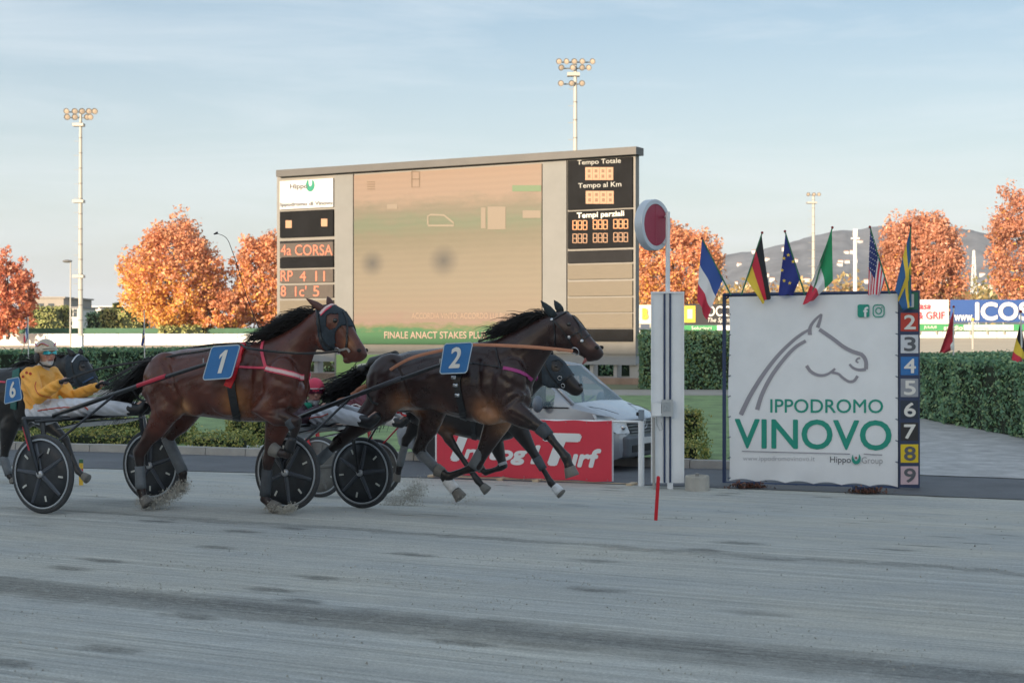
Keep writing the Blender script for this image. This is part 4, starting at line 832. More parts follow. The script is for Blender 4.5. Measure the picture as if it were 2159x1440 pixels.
# ================================================================== floodlight masts, lamps, hoardings
M_mast = mat('mast_galv', (.46, .44, .40), .5, .06, .5); M_lampf = mat('lamp_glass', (.44, .36, .29), .25); M_lampb = mat('lamp_body', (.16, .16, .16), .5)
def mast(label, px, Y, ytop, rows, r=.28, lampr=.42, plat=None, name='floodlight_mast', band=1.6):
    base = Vector(((px-CX)/FPX*Y, Y, ZFLAT)); top = at(px, ytop, Y); t = Thing(name, label, 'floodlight', base)
    b = MB(); b.tube([base, base.lerp(top, .5), top], [r*1.25, r, r*.72], 12); t.part('shaft', b, M_mast)
    b = MB(); z = base.z + 2
    while z < top.z - 1: rr_ = r*1.25 + (r*.72-r*1.25)*(z-base.z)/(top.z-base.z); b.tube([Vector((base.x, Y, z)), Vector((base.x, Y, z + .12))], rr_ + .02, 12); z += band
    t.part('joint_ring', b, mat('mast_dark', (.25, .24, .22), .6))
    if rows:
        b = MB(); z = base.z + 3
        while z < top.z - 2: b.tube([Vector((base.x - r*.9, Y - .1, z)), Vector((base.x - r*3.2, Y - .1, z))], .025, 4); z += 1.5
        t.part('rungs', b, M_mast)
    for fy in (plat or []):
        p = at(px - 4, fy, Y); b = MB(); b.box(p, (r*5.5, r*4, .3)); t.part('platform', b, M_mast)
    for (dy, dxs) in rows:
        y = ytop + dy; pb = at(px, y, Y); b = MB(); b.tube([at(px + min(dxs), y + 2, Y), at(px + max(dxs), y + 2, Y)], .06, 6); t.part('crossarm', b, M_lampb)
        for dx in dxs:
            p = at(px + dx, y, Y - .3); ax = Vector((random.uniform(-.5, .3), -1, -.35)).normalized(); b = MB(); b.lathe(p - ax*lampr*.5, [(lampr*.35, -lampr*.3), (lampr*.55, 0), (lampr*1.05, lampr*.75), (lampr*1.08, lampr*.8), (.01, lampr*.62)], ax, 14); lp = t.part('lamp', b, M_lampb)
            b = MB(); b.lathe(p - ax*lampr*.5, [(lampr*.95, lampr*.70), (.01, lampr*.86)], ax, 14); t.part('lamp_glass', b, M_lampf, parent=lp)
    return t
mast('tall floodlight mast on the left with two rows of lamps', 170, 160, 236, [(-1, (-29, -12, 3, 18, 30)), (11, (-28, -12, 14, 21))], .21, .32, [264, 425, 583])
mast('tall floodlight mast standing up behind the scoreboard', 1213, 135, 128, [(2, (-34, -18, -2, 15, 37)), (15, (-30, -5, 14, 29)), (48, (-30, -8, 14))], .20, .26, [158])
mast('distant floodlight mast between the flags', 1715, 290, 408, [(2, (-11, 1, 12))], .34, .36, [428])
c = Vector(((1803-CX)/FPX*260, 260, ZFLAT)); t = Thing('antenna_pole', 'short white antenna pole among the flags above the billboard', 'antenna', c); b = MB(); b.tube([c, at(1803, 492, 260)], [.38, .3], 10); t.part('shaft', b, M_white)
for dx in (-3.2, 0, 3.2): b = MB(); b.box(at(1803 + dx, 491, 259.6), (.22, .2, 1.3)); t.part('antenna', b, M_white)
b = MB(); b.box(at(1803, 503, 260), (1.3, 1.0, .3)); t.part('platform', b, M_white)
c = Vector(((2053-CX)/FPX*600, 600, 0)); t = Thing('lattice_pylon', 'distant white lattice pylon in front of the hill on the right', 'pylon', c); topz = at(2053, 528, 600).z
for sx, sy in ((-1, -1), (1, -1), (1, 1), (-1, 1)): b = MB(); b.tube([c + Vector((1.6*sx, 1.6*sy, 0)), Vector((c.x + .25*sx, 600 + .25*sy, topz))], .13, 4); t.part('leg', b, M_white)
for k in range(10):
    b = MB(); z0, z1 = topz*k/10, topz*(k+1)/10; w0, w1 = 1.6 - 1.35*k/10, 1.6 - 1.35*(k+1)/10; b.tube([Vector((c.x - w0, 600 - w0, z0)), Vector((c.x + w1, 600 - w1, z1))], .08, 4); b.tube([Vector((c.x + w0, 600 - w0, z0)), Vector((c.x - w1, 600 - w1, z1))], .08, 4); t.part('brace', b, M_white)
c = Vector(((148-CX)/FPX*150, 150, ZFLAT)); t = Thing('street_lamp', 'thin lamp post with a flat lamp beside the left floodlight mast', 'street lamp', c); b = MB(); b.tube([c, at(149, 552, 150)], [.10, .06], 8); t.part('pole', b, M_mast); b = MB(); b.ball(at(142, 551, 150), (.5, .3, .16), nu=10, nv=6); t.part('lamp_head', b, M_lampb)
c = at(164, 738, 150); t = Thing('switch_cabinet', 'white switch cabinet at the foot of the left floodlight mast', 'cabinet', c); b = MB(); b.box(c + Vector((0, 0, .6)), (1.0, .8, 1.6)); t.part('body', b, M_white); b = MB(); b.box(c + Vector((0, 0, 1.44)), (1.1, .9, .08)); t.part('lid', b, M_mast)
HYY = 199.0
def hoarding(label, x0, x1, y0, y1, base, texts, Y=HYY, strips=()):
    t = Thing('hoarding', label, 'hoarding', at((x0+x1)/2, y1 + 3, Y)); n = Vector((0, -1, 0))
    b = MB(); b.slab([at(x0, y1, Y), at(x1, y1, Y), at(x1, y0, Y), at(x0, y0, Y)], .15, n); t.part('board', b, mat('hoarding_%d_%d_%d' % tuple(int(c*99) for c in base), base, .6))
    for x in np.linspace(x0 + 3, x1 - 3, max(2, int((x1-x0)/30))): b = MB(); b.box(at(x, (y0+y1)/2 + 4, Y + .3), (.15, .15, (y1-y0+8)*Y/FPX)); t.part('post', b, M_mast)
    for (s, xa, ya, xb, yb, c, bold) in texts: b = MB(); text_quad(b, s, [at(xa, yb, Y - .25), at(xb, yb, Y - .25), at(xb, ya, Y - .25), at(xa, ya, Y - .25)], bold, .25 if s in ('Casa', 'The Spirit') else 0); t.part('lettering', b, mat('hoarding_ink_%d_%d_%d' % tuple(int(q*99) for q in c), c, .6))
    for k_, (xa, ya, xb, yb, c) in enumerate(strips): yk = Y - .03 - .05*k_; b = MB(); b.slab([at(xa, yb, yk), at(xb, yb, yk), at(xb, ya, yk), at(xa, ya, yk)], .02, n); t.part('colour_field', b, mat('hoarding_field_%d_%d_%d' % tuple(int(q*99) for q in c), c, .6))
Wt = (.78, .76, .72); GRN = (.05, .30, .11)
hoarding('yellow and white hoarding beside the scoreboard', 1346, 1374, 643, 683, (.72, .68, .55), [('B', 1354, 650, 1366, 674, (.75, .55, .05), .06)], strips=[(1346, 645, 1374, 649, (.35, .42, .62)), (1346, 677, 1374, 681, (.35, .42, .62))])
hoarding('black hoarding with big white letters and a yellow crest left of the billboard', 1444, 1545, 641, 685, (.03, .03, .035), [('OCCA', 1490, 645, 1556, 667, Wt, .02), ('The Spirit', 1492, 670, 1540, 682, Wt, 0)], strips=[(1443, 645, 1466, 680, (.75, .58, .06)), (1449, 652, 1460, 672, (.65, .62, .50))])
hoarding('white hoarding with red lettering right of the number column', 1925, 2000, 632, 683, (.80, .77, .75), [('Casa', 1925, 638, 1962, 652, (.65, .05, .08), .03), ('& GRIF', 1934, 657, 1992, 673, (.65, .05, .08), .02)])
hoarding('blue hoarding with huge white letters at the right edge', 2004, 2262, 632, 679, (.03, .09, .30), [('www.', 2012, 664, 2053, 677, Wt, .04), ('ICOS', 2056, 637, 2172, 676, Wt, .045)])
hoarding('long green and white advertising strip below the boards on the left of the billboard', 1440, 1560, 686, 697, GRN, [('Soluzioni', 1458, 688, 1500, 695, Wt, 0)], Y=198.6, strips=[(1512, 686, 1560, 697, Wt)])
hoarding('long green and white advertising strip below the blue hoarding', 1935, 2262, 684, 697, GRN, [('JULIUS', 1948, 687, 1975, 694, Wt, .02), ('studio', 1990, 686, 2030, 696, Wt, .02), ('sistemiassociati.it', 2045, 687, 2130, 694, (.45, .5, .47), 0)], Y=198.6, strips=[(2032, 685, 2137, 696, Wt)])
c = at(2051, 742, 120); t = Thing('rail_post', 'slim pale rail post standing on the far sand on the right', 'post', c); b = MB(); b.tube([c, at(2051, 675, 120)], .09, 6); t.part('post', b, M_mast); b = MB(); b.ball(at(2051, 674, 120), .14, nu=8, nv=5); t.part('cap', b, mat('yellow_cap', (.7, .5, .1), .5))
# ================================================================== body building: closed tubes, voxel-joined and smoothed
def remesh(mb, voxel, iters=6, lam=0.5):
    me = mk('tmp', mb.v, mb.f, [MATS['white_paint']]); o = link('tmp', me)
    md = o.modifiers.new('r', 'REMESH'); md.mode = 'VOXEL'; md.voxel_size = voxel
    m2 = bpy.data.meshes.new_from_object(o.evaluated_get(bpy.context.evaluated_depsgraph_get()))
    n = len(m2.vertices); v = np.empty(n*3); m2.vertices.foreach_get('co', v); v = v.reshape(-1, 3)
    e = np.empty(len(m2.edges)*2, np.int64); m2.edges.foreach_get('vertices', e); e = e.reshape(-1, 2)
    f = [tuple(p.vertices) for p in m2.polygons]
    bpy.data.objects.remove(o); bpy.data.meshes.remove(me); bpy.data.meshes.remove(m2)
    deg = np.bincount(e.ravel(), minlength=n).astype(float)[:, None]
    def lap(v, l):
        s = np.zeros_like(v); np.add.at(s, e[:, 0], v[e[:, 1]]); np.add.at(s, e[:, 1], v[e[:, 0]]); return v + l*(s/np.maximum(deg, 1) - v)
    for _ in range(iters): v = lap(v, lam); v = lap(v, -lam*0.98) if _ % 3 else v
    return v, f, e
def seg_dist(P, a, b):
    """distance of 2-D points P to segment ab"""
    a, b = np.asarray(a, float), np.asarray(b, float); d = b-a; t = np.clip(((P-a)@d)/max(d@d, 1e-9), 0, 1); return np.linalg.norm(P - (a + t[:, None]*d), axis=1)
def ring2(top, bot, hw, lat, nseg=20, egg=0.0):
    """closed section through top and bottom points, half width hw along lat"""
    c = (top+bot)/2; h = (top-bot)/2; out = []
    for k in range(nseg):
        w = 2*math.pi*k/nseg; cw, sw = math.cos(w), math.sin(w); out.append(c + h*cw + lat*(sw*hw*(1 - egg*cw)))
    return out
M_coat = {}
def coat_mat(name, rough, spec):
    return mat('coat_' + name, (.1, .05, .03), rough, .24, 9, .07, 160, spec=spec*.9, rvar=.10, attr='Col', sheen=.03)
LEGR = {'hind': [(0, .155, .105), (.4, .10, .078), (.75, .062, .052)], 'fore': [(0, .125, .088), (.4, .088, .068), (.78, .055, .05)]}
def digit_one(b, s_, q, bold=0):
    f = lambda x, y: (q[0]*(1-x) + q[1]*x)*(1-y) + (q[3]*(1-x) + q[2]*x)*y
    b.add([f(x, y) for x, y in ((.42, 0), (.95, 0), (.95, 1), (.58, 1), (.05, .80), (.05, .62), (.42, .78))], [(0, 1, 2, 6), (6, 2, 3, 4), (4, 5, 6)]); return b
class Horse:
    def __init__(s, label, s_mid, base_px, coat, name='trotting_horse'):
        s.s = s_mid; p = on_s(base_px, 1060, s_mid); s.a0 = AS(p.x, p.y)[0]; s.zg = gz(s_mid)
        s.t = Thing(name, label, 'horse', W(s.a0, s_mid, s.zg), -TH, 'harness horses in the race'); s.b = MB(); s.coat = coat; s.hooves = []; s.cpts = []
    def P(s, px, py, l=0.0):          # photo pixel on the vertical plane l metres behind the horse's own plane -> local point
        return s.t.Mi @ on_s(px, py, s.s + l)
    def px2(s, px, py, l=0.0): q = s.P(px, py, l); return np.array([q.x, q.z])
    def trunk(s, secs):
        s.b.loft([ring2(s.P(x, t), s.P(x, b_), hw, Vector((0, 1, 0)), 24, .10) for x, t, b_, hw in secs])
    def pairs(s, secs, egg=0.0):
        s.b.loft([ring2(s.P(*p), s.P(*q), hw, Vector((0, 1, 0)), 20, egg) for p, q, hw in secs])
    def blob(s, px, py, l, r, ang=0.0):
        c = s.P(px, py, l); ca, sa = math.cos(ang), math.sin(ang); s.b.ball(c, r, Vector((ca, 0, -sa)), Vector((0, 1, 0)), Vector((sa, 0, ca)), 16, 10)
    def leg(s, kind, root, joints, k=1.0, hoofw=.050):
        """root: (px,py,l,rN,rL) upper anchor; joints: stifle/elbow, hock/knee, fetlock, coronet, sole"""
        J = [s.P(*j) for j in joints]; tb = []
        rt = s.P(*root[:3]); tb.append((rt, root[3], root[4]))
        for f, a, c in LEGR[kind]: tb.append((J[0].lerp(J[1], f), a*k, c*k))
        if kind == 'hind': mid = [(0, .066, .050), (.14, .050, .040), (.45, .034, .031), (.85, .036, .034)]
        else: mid = [(0, .055, .050), (.15, .042, .039), (.5, .032, .030), (.85, .036, .034)]
        for f, a, c in mid: tb.append((J[1].lerp(J[2], f), a*k, c*k))
        tb.append((J[2], .047*k, .043*k)); tb.append((J[2].lerp(J[3], .55), .036*k, .036*k)); tb.append((J[3], .047*k, .046*k))
        pts = [q[0] for q in tb]; s.b.tube(pts, [q[2] for q in tb], 14, ref=Vector((0, 1, 0)), rad2=[q[1] for q in tb])
        if kind == 'hind':     # point of hock
            T = (J[2]-J[1]).normalized(); up = (J[0]-J[1]).normalized(); back = (-T - up); back = back.normalized() if back.length > .1 else Vector((-1, 0, 0))
            s.b.tube([J[1].lerp(J[2], .12), J[1] + back*.035*k, J[1] + back*.05*k + up*.06*k], [.03*k, .036*k, .02*k], 8)
        s.hooves.append((J[3], J[4], hoofw*k, (J[2]-J[3]).normalized())); s.cpts.append((J, kind)); return J
    def finish(s, voxel, cols, grooves=(), bumps=(), rough=.31, mname='bay', dark_legs=(0.012, 0.010, 0.010), leg_from=.55):
        v, f, e = remesh(s.b, voxel, 9)
        P2 = v[:, [0, 2]]
        for pl, wd, dp, side in grooves:
            q = [s.px2(x, y, -.12) for x, y in pl]; d = np.min([seg_dist(P2, q[i], q[i+1]) for i in range(len(q)-1)], axis=0)
            k = dp*.8*np.exp(-(d/(wd*1.35))**2)*np.clip(np.abs(v[:, 1])/.08, 0, 1); msk = (v[:, 1] < 0.02) if side < 0 else np.ones(len(v), bool); v[:, 1] -= np.sign(v[:, 1])*k*msk
        ms = .0022*np.sin(v[:, 0]*21 + v[:, 2]*15 + 1.3)*np.sin(v[:, 2]*29 - v[:, 0]*9) + .0014*np.sin(v[:, 0]*47 - v[:, 2]*33)*np.sin(v[:, 2]*51 + 2)
        v[:, 1] += np.sign(v[:, 1])*ms*np.clip((np.abs(v[:, 1]) - .06)/.08, 0, 1)
        # coat colour: body, points and pale patches that belong to the animal
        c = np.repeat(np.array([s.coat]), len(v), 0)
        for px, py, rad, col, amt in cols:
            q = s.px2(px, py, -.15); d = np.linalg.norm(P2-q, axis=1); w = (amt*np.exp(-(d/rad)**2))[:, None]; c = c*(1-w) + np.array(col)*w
        for J, kind in s.cpts:
            segs = [(J[0].lerp(J[1], leg_from), J[1]), (J[1], J[2]), (J[2], J[3])]
            d = np.min([np.linalg.norm(v - (np.array(a) + np.clip(((v-np.array(a))@(np.array(b)-np.array(a)))/((b-a).length_squared), 0, 1)[:, None]*(np.array(b)-np.array(a))), axis=1) for a, b in segs], axis=0)
            w = np.clip(1.35 - d/.085, 0, 1)[:, None]; c = c*(1-w) + np.array(dark_legs)*w
        s.v, s.f = v, f
        me = mk('body', v, f, coat_mat(mname, rough, .5), None, np.c_[np.clip(c, 0, 1), np.ones(len(v))], True); s.body = s.t.mesh('body', me)
        s.bvh = BVHTree.FromPolygons([tuple(x) for x in v], f)
        for C, S, r, up in s.hooves:
            ax = (S-C); L_ = ax.length; ax = ax/L_; b = MB(); Lq = min(max(L_, .05), .078)
            a_, b_ = frame(ax, Vector((0, 1, 0))); rings = []
            for tq, rr_ in ((-.10, .80), (.0, .86), (.5, .97), (.95, 1.08), (1.0, 1.05)):
                rings.append([C + ax*(Lq*tq) + a_*(r*rr_*math.cos(w)) + b_*(r*rr_*1.12*math.sin(w)) for w in np.linspace(0, 2*math.pi, 15)[:-1]])
            b.loft(rings); s.part('hoof', b, mat('hoof_horn', (.15, .14, .125), .6, .2, 20))
    def part(s, name, b, m, smooth=True, parent=None, label=None):       # b in local coordinates
        cols = [(*(c or (1, 1, 1)), 1) for c in b.c] if any(c is not None for c in b.c) else None
        return s.t.mesh(name, mk(name, b.v, b.f, m, b.mi, cols, smooth), parent, label)
    def hit(s, px, py):
        o = s.t.Mi @ Vector((0, 0, CAMZ)); d = (s.t.Mi.to_3x3() @ ray(px, py)).normalized(); h = s.bvh.ray_cast(o, d)
        return (h[0], h[1]) if h[0] is not None else (None, None)
    def strap(s, name, pts, w, m, mirror=True, parent=None, lift=.006, k=5, smooth=True):
        """flat strap lying on the near side, found by sighting along the given photo points; mirrored to the off side"""
        hp = []
        for q in catmull(pts, k):
            p, n = s.hit(q[0], q[1])
            if p is not None: hp.append((p, n))
        if len(hp) < 2: return None
        b = MB()
        for sg in ((1, -1) if mirror else (1,)):
            rings = []
            for i, (p, n) in enumerate(hp):
                T = (hp[min(i+1, len(hp)-1)][0] - hp[max(i-1, 0)][0]).normalized(); sd = n.cross(T).normalized(); fl = lambda q: Vector((q.x, q.y*sg, q.z))
                ww = w if not hasattr(w, '__len__') else w[0] + (w[1]-w[0])*i/(len(hp)-1)
                if sg < 0:
                    hn = s.bvh.find_nearest(Vector((p.x, -p.y, p.z)))
                    if hn[0] is not None: p, n = Vector((hn[0].x, -hn[0].y, hn[0].z)), Vector((hn[1].x, -hn[1].y, hn[1].z)); sd = n.cross(T).normalized()
                r_ = [fl(p + sd*ww/2 + n*(lift*.2)), fl(p + sd*ww/2 + n*lift), fl(p - sd*ww/2 + n*lift), fl(p - sd*ww/2 + n*(lift*.2))]; rings.append(r_ if sg > 0 else r_[::-1])
            b.loft(rings)
        return s.part(name, b, m, False, parent)
    def shell(s, name, poly, off, m, holes=(), l_max=9, both=True):
        """cloth cover: the part of the body surface whose near-side outline lies inside poly (photo points), lifted by off"""
        def inside(P2, pl):
            q = np.array([s.px2(x, y, -.09) for x, y in pl]); r = np.zeros(len(P2), bool)
            for i in range(len(q)):
                a, b_ = q[i], q[(i+1) % len(q)]; c = (a[1] > P2[:, 1]) != (b_[1] > P2[:, 1]); xi = a[0] + (P2[:, 1]-a[1])*(b_[0]-a[0])/(b_[1]-a[1] + 1e-12); r ^= c & (P2[:, 0] < xi)
            return r
        P2 = s.v[:, [0, 2]]; ins = inside(P2, poly)
        for h in holes: ins &= ~inside(P2, h)
        fs = [f for f in s.f if all(ins[i] for i in f)]
        if not fs: return None
        fa = np.array([f if len(f) == 4 else (*f, f[-1]) for f in fs]); nn = np.zeros_like(s.v); fn = np.cross(s.v[fa[:, 1]]-s.v[fa[:, 0]], s.v[fa[:, 2]]-s.v[fa[:, 0]])
        for k in range(4): np.add.at(nn, fa[:, k], fn)
        nn /= np.linalg.norm(nn, axis=1)[:, None] + 1e-12
        used = np.unique(fa); mp_ = {int(u): i for i, u in enumerate(used)}; n = len(used)
        vs = [Vector(s.v[u] + nn[u]*off) for u in used] + [Vector(s.v[u] - nn[u]*.003) for u in used]
        ff = [tuple(mp_[i] for i in f) for f in fs]; ec = {}
        for f in ff:
            for i in range(len(f)): ec[(f[i], f[(i+1) % len(f)])] = 1
        rim = [(a, b_) for a, b_ in ec if (b_, a) not in ec]
        b = MB(); b.add(vs, ff + [(b_, a, a+n, b_+n) for a, b_ in rim]); return s.part(name, b, m)
    def boot(s, name, a, b_, r0, r1, m, k=4, parent=None):
        r0, r1 = r0*.90, r1*.90
        """a, b_: local points along the leg"""
        mb = MB(); pts = [a.lerp(b_, i/k) for i in range(k+1)]; mb.tube(pts, [r0 + (r1-r0)*i/k for i in range(k+1)], 14, ref=Vector((0, 1, 0)), rad2=[1.06*(r0 + (r1-r0)*i/k) for i in range(k+1)]); return s.part(name, mb, m, True, parent)
    def hair(s, name, guides, n, r, m, spread=(.02, .05), seg=7, sag=.0, seed=1):
        """strands following guide polylines (local points); spread grows to the tip"""
        rg = np.random.default_rng(seed); b = MB()
        for k in range(n):
            g = guides[rg.integers(len(guides))] if len(guides) > 1 else guides[0]; g2 = guides[rg.integers(len(guides))]; mixw = rg.uniform(0, 1); L_ = rg.uniform(.6, 1.0)
            o0, o1 = rg.normal(0, 1, 3)*spread[0], rg.normal(0, 1, 3)*spread[1]; ph, fr_ = rg.uniform(0, 6.28), rg.uniform(3, 7); am = rg.uniform(.2, 1)*spread[1]*.5; pts = []
            for i in range(seg+1):
                tq = i/seg*L_; 
                def ev(gg): x = tq*(len(gg)-1); j = min(int(x), len(gg)-2); return np.array(gg[j])*(1-(x-j)) + np.array(gg[j+1])*(x-j)
                p = ev(g)*(1-mixw*.5) + ev(g2)*mixw*.5 + o0*(1-tq) + o1*tq + am*tq*np.array([0, math.sin(ph + fr_*tq), math.cos(ph + fr_*tq)]); p[2] -= sag*tq*tq; pts.append(Vector(p))
            b.tube(pts, [r*(1 - .75*(i/seg)**2) for i in range(seg+1)], 4, caps=False)
        return s.part(name, b, m)
    def eye(s, px, py, r=.021):
        p, n = s.hit(px, py)
        for sg in (1, -1):
            q = Vector((p.x, p.y*sg, p.z)); b = MB(); b.ball(q - Vector((0, n.y*sg, 0))*.006, r, nu=12, nv=8); s.part('eye', b, mat('horse_eye', (.008, .006, .005), .08, spec=.8))
    def nostril(s, px, py, r=.02):
        p, n = s.hit(px, py)
        if p is None: return
        for sg in (1, -1):
            q = Vector((p.x, p.y*sg, p.z)); b = MB(); b.ball(q, (r, .010, r*.8), nu=10, nv=6); s.part('nostril', b, mat('nostril', (.006, .005, .005), .7))
    def ear(s, base, tip, l, w, m, name='ear'):
        B, T_ = s.P(*base, l), s.P(*tip, l*1.25); b = MB(); rings = []; ax = (T_-B); a_, c_ = frame(ax, Vector((0, 1, 0)))
        for tq, k in ((-.15, .75), (.1, 1.0), (.4, .95), (.7, .6), (.92, .22), (1.0, .05)):
            rings.append([B + ax*tq + a_*(w*k*.7*math.cos(q)) + c_*(w*k*math.sin(q)) for q in np.linspace(0, 2*math.pi, 11)[:-1]])
        b.loft(rings); return s.part(name, b, m)
    def plate(s, digit, quad, l, band=None):
        l = -.43
        """blue saddle number hung on the near side"""
        q = [s.P(*p, l) for p in quad]; n = (q[1]-q[0]).cross(q[3]-q[0]).normalized(); ux, uy = q[1]-q[0], q[3]-q[0]; r = .10; pts = []
        def bl(u, v): return (q[0]*(1-u) + q[1]*u)*(1-v) + (q[3]*(1-u) + q[2]*u)*v
        for cu, cv, a0 in ((1-r, 1-r, 0), (r, 1-r, 90), (r, r, 180), (1-r, r, 270)):
            pts += [bl(cu + r*math.cos(R(a0 + 18*k)), cv + r*math.sin(R(a0 + 18*k))) for k in range(6)]
        b = MB(); b.prism(pts, .012, n); pl = s.part('number_plate', b, mat('plate_blue', (.035, .17, .42), .35, .06, 8), False)
        b = MB(); stroke(b, pts + [pts[0]], .009, n, .002); s.part('plate_edge', b, mat('plate_edge', (.45, .55, .62), .5), False, pl)
        b = MB(); dx = (.30, .70) if digit != '1' else (.37, .63); (digit_one if digit == '1' else text_quad)(b, digit, [bl(dx[0], .17) + n*.004, bl(dx[1], .17) + n*.004, bl(dx[1], .87) + n*.004, bl(dx[0], .87) + n*.004], .035); s.part('numeral', b, M_wtxt, False, pl)
        return pl
M_leather = mat('black_leather', (.012, .013, .016), .38, .15, 20); M_hairb = mat('black_hair', (.010, .009, .009), .42, .3, 30, spec=.4)
M_steel = mat('steel', (.55, .56, .58), .25, metal=.9); M_pink = mat('pink_webbing', (.70, .07, .12), .6); M_palepink = mat('pale_pink_webbing', (.74, .52, .50), .6); M_red = mat('red_pad', (.60, .012, .02), .5); M_hoodm = mat('hood_cloth', (.022, .033, .045), .8, .1, 40, .3, 200)
M_boot = mat('neoprene_boot', (.05, .058, .068), .65, .15, 20); M_bootg = mat('grey_boot', (.13, .145, .16), .6, .15, 20); M_tanr = mat('tan_rein', (.50, .21, .12), .5, .08, 10); M_mag = mat('magenta_webbing', (.36, .04, .20), .6); M_wboot = mat('white_boot', (.6, .6, .6), .6, .2, 20)
TAN = (.30, .15, .07)
# ------------------------------------------------------------------ horse 1: bay with the number 1
S1 = 11.05
h = H1 = Horse('bay horse with black hood wearing number 1, nearest in the race', S1, 470, (.088, .024, .015))
h.trunk([(316, 772, 826, .09), (330, 754, 856, .20), (355, 742, 876, .265), (395, 735, 876, .285), (440, 732, 880, .30), (490, 729, 886, .305), (528, 724, 890, .275), (560, 719, 889, .245), (590, 722, 884, .225), (617, 742, 872, .20), (636, 775, 850, .14)])
h.pairs([((545, 722), (636, 858), .20), ((572, 714), (646, 806), .165), ((603, 700), (651, 776), .125), ((632, 682), (657, 754), .10), ((655, 662), (668, 733), .092), ((672, 652), (680, 728), .088)])
h.pairs([((665, 656), (668, 700), .075), ((682, 646), (670, 716), .092), ((702, 643), (676, 729), .104), ((722, 653), (691, 738), .104), ((736, 674), (704, 739), .086), ((748, 698), (717, 747), .070), ((759, 717), (732, 759), .063), ((769, 733), (746, 765), .058), ((773, 744), (758, 764), .042), ((773, 751), (767, 759), .018)], -.12)
h.blob(687, 715, -.055, (.10, .05, .11)); h.blob(687, 715, .055, (.10, .05, .11))                       # cheeks
h.blob(733, 760, 0, (.045, .045, .03)); h.blob(757, 741, -.045, (.03, .02, .03)); h.blob(757, 741, .045, (.03, .02, .03))
h.blob(590, 812, -.16, (.17, .11, .25), .25); h.blob(595, 812, .16, (.17, .11, .25), .25)               # shoulders
h.blob(352, 812, -.15, (.24, .13, .30), -.1); h.blob(360, 812, .15, (.24, .13, .30), -.1)               # haunches
h.blob(624, 832, -.08, (.09, .085, .13)); h.blob(624, 832, .08, (.09, .085, .13))                         # breast
h.blob(412, 830, -.20, (.16, .10, .2)); h.blob(480, 815, -.21, (.25, .11, .26))
Ja = h.leg('hind', (338, 812, -.16, .22, .11), [(352, 868, -.19), (293, 955, -.19), (297, 1034, -.19), (303, 1050, -.19), (312, 1064, -.19)])
Jb = h.leg('hind', (372, 820, .15, .2, .10), [(398, 872, .18), (353, 925, .18), (386, 997, .18), (385, 1016, .18), (376, 1033, .18)])
Jc = h.leg('fore', (590, 830, -.17, .15, .09), [(556, 868, -.19), (627, 890, -.19), (606, 958, -.19), (588, 954, -.19), (570, 944, -.19)], 1.05)
Jd = h.leg('fore', (585, 850, .14, .14, .09), [(587, 892, .16), (565, 972, .16), (558, 1052, .16), (571, 1064, .16), (586, 1074, .16)], 1.05)
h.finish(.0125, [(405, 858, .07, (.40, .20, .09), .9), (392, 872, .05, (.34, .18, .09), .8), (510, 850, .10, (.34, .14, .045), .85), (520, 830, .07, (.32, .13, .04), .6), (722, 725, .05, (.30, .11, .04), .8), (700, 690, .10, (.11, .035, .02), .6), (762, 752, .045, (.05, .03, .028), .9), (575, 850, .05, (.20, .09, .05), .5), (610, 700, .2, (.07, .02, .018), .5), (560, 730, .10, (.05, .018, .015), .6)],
    [([(362, 760), (385, 800), (400, 840), (382, 880)], .022, .035, 1), ([(400, 842), (440, 862), (480, 872)], .03, .012, 1), ([(545, 760), (545, 820), (532, 870)], .02, .022, 1), ([(560, 745), (585, 790), (628, 812)], .02, .012, 1), ([(600, 870), (600, 845), (622, 832)], .015, .02, 1), ([(668, 742), (650, 775), (638, 800)], .02, .014, 1), ([(320, 800), (330, 850), (320, 890)], .03, .015, 1), ([(346, 850), (360, 890), (345, 925)], .016, .012, 1), ([(572, 872), (600, 876), (618, 884)], .010, .010, -1), ([(676, 735), (672, 715), (676, 690)], .012, .012, 1), ([(712, 690), (725, 715), (740, 735)], .010, .008, 1), ([(470, 760), (455, 800), (450, 850)], .05, .008, 1), ([(500, 780), (495, 820), (490, 860)], .03, .006, 1)])
h.eye(706, 676); h.nostril(757, 739, .022)
M_c1 = mat('ear_bay', (.085, .028, .02), .5)
h.ear((681, 653), (645, 629), -.06, .034, M_c1); h.ear((697, 643), (690, 625), .06, .034, M_c1)
hood = h.shell('hood', [(664, 650), (690, 634), (718, 640), (742, 676), (736, 690), (718, 688), (708, 702), (704, 738), (684, 742), (672, 720)], .009, M_hoodm, [[(691, 668), (697, 663), (708, 664), (712, 676), (707, 690), (699, 694), (691, 688)]])
h.strap('brow_band', [(677, 663), (686, 653), (697, 646), (708, 643)], .028, M_palepink, True, None, .016); h.strap('brow_band_edge', [(678, 666), (688, 656), (699, 648)], .010, M_pink, True, None, .017)
h.strap('cheek_strap', [(668, 652), (672, 672), (676, 700), (684, 722), (697, 734), (708, 741)], .018, M_leather, True, None, .016); h.strap('throat_strap', [(673, 672), (676, 700), (680, 722)], .016, M_leather, True, None, .015)
h.strap('face_strap', [(722, 658), (731, 680), (732, 715), (731, 733)], .016, M_leather, True, None, .016)
h.strap('nose_band', [(709, 738), (722, 737), (732, 735), (738, 742)], .018, mat('grey_strap', (.30, .28, .26), .5), True, None, .012)
p, n = h.hit(713, 738); b = MB(); b.lathe(p + n*.01, [(.028, -.004), (.034, 0), (.028, .004), (.024, 0)], n, 16, closed=True); h.part('bit_ring', b, M_steel)
crest = [(668, 654), (650, 668), (632, 682), (612, 694), (592, 705), (570, 714), (548, 720)]
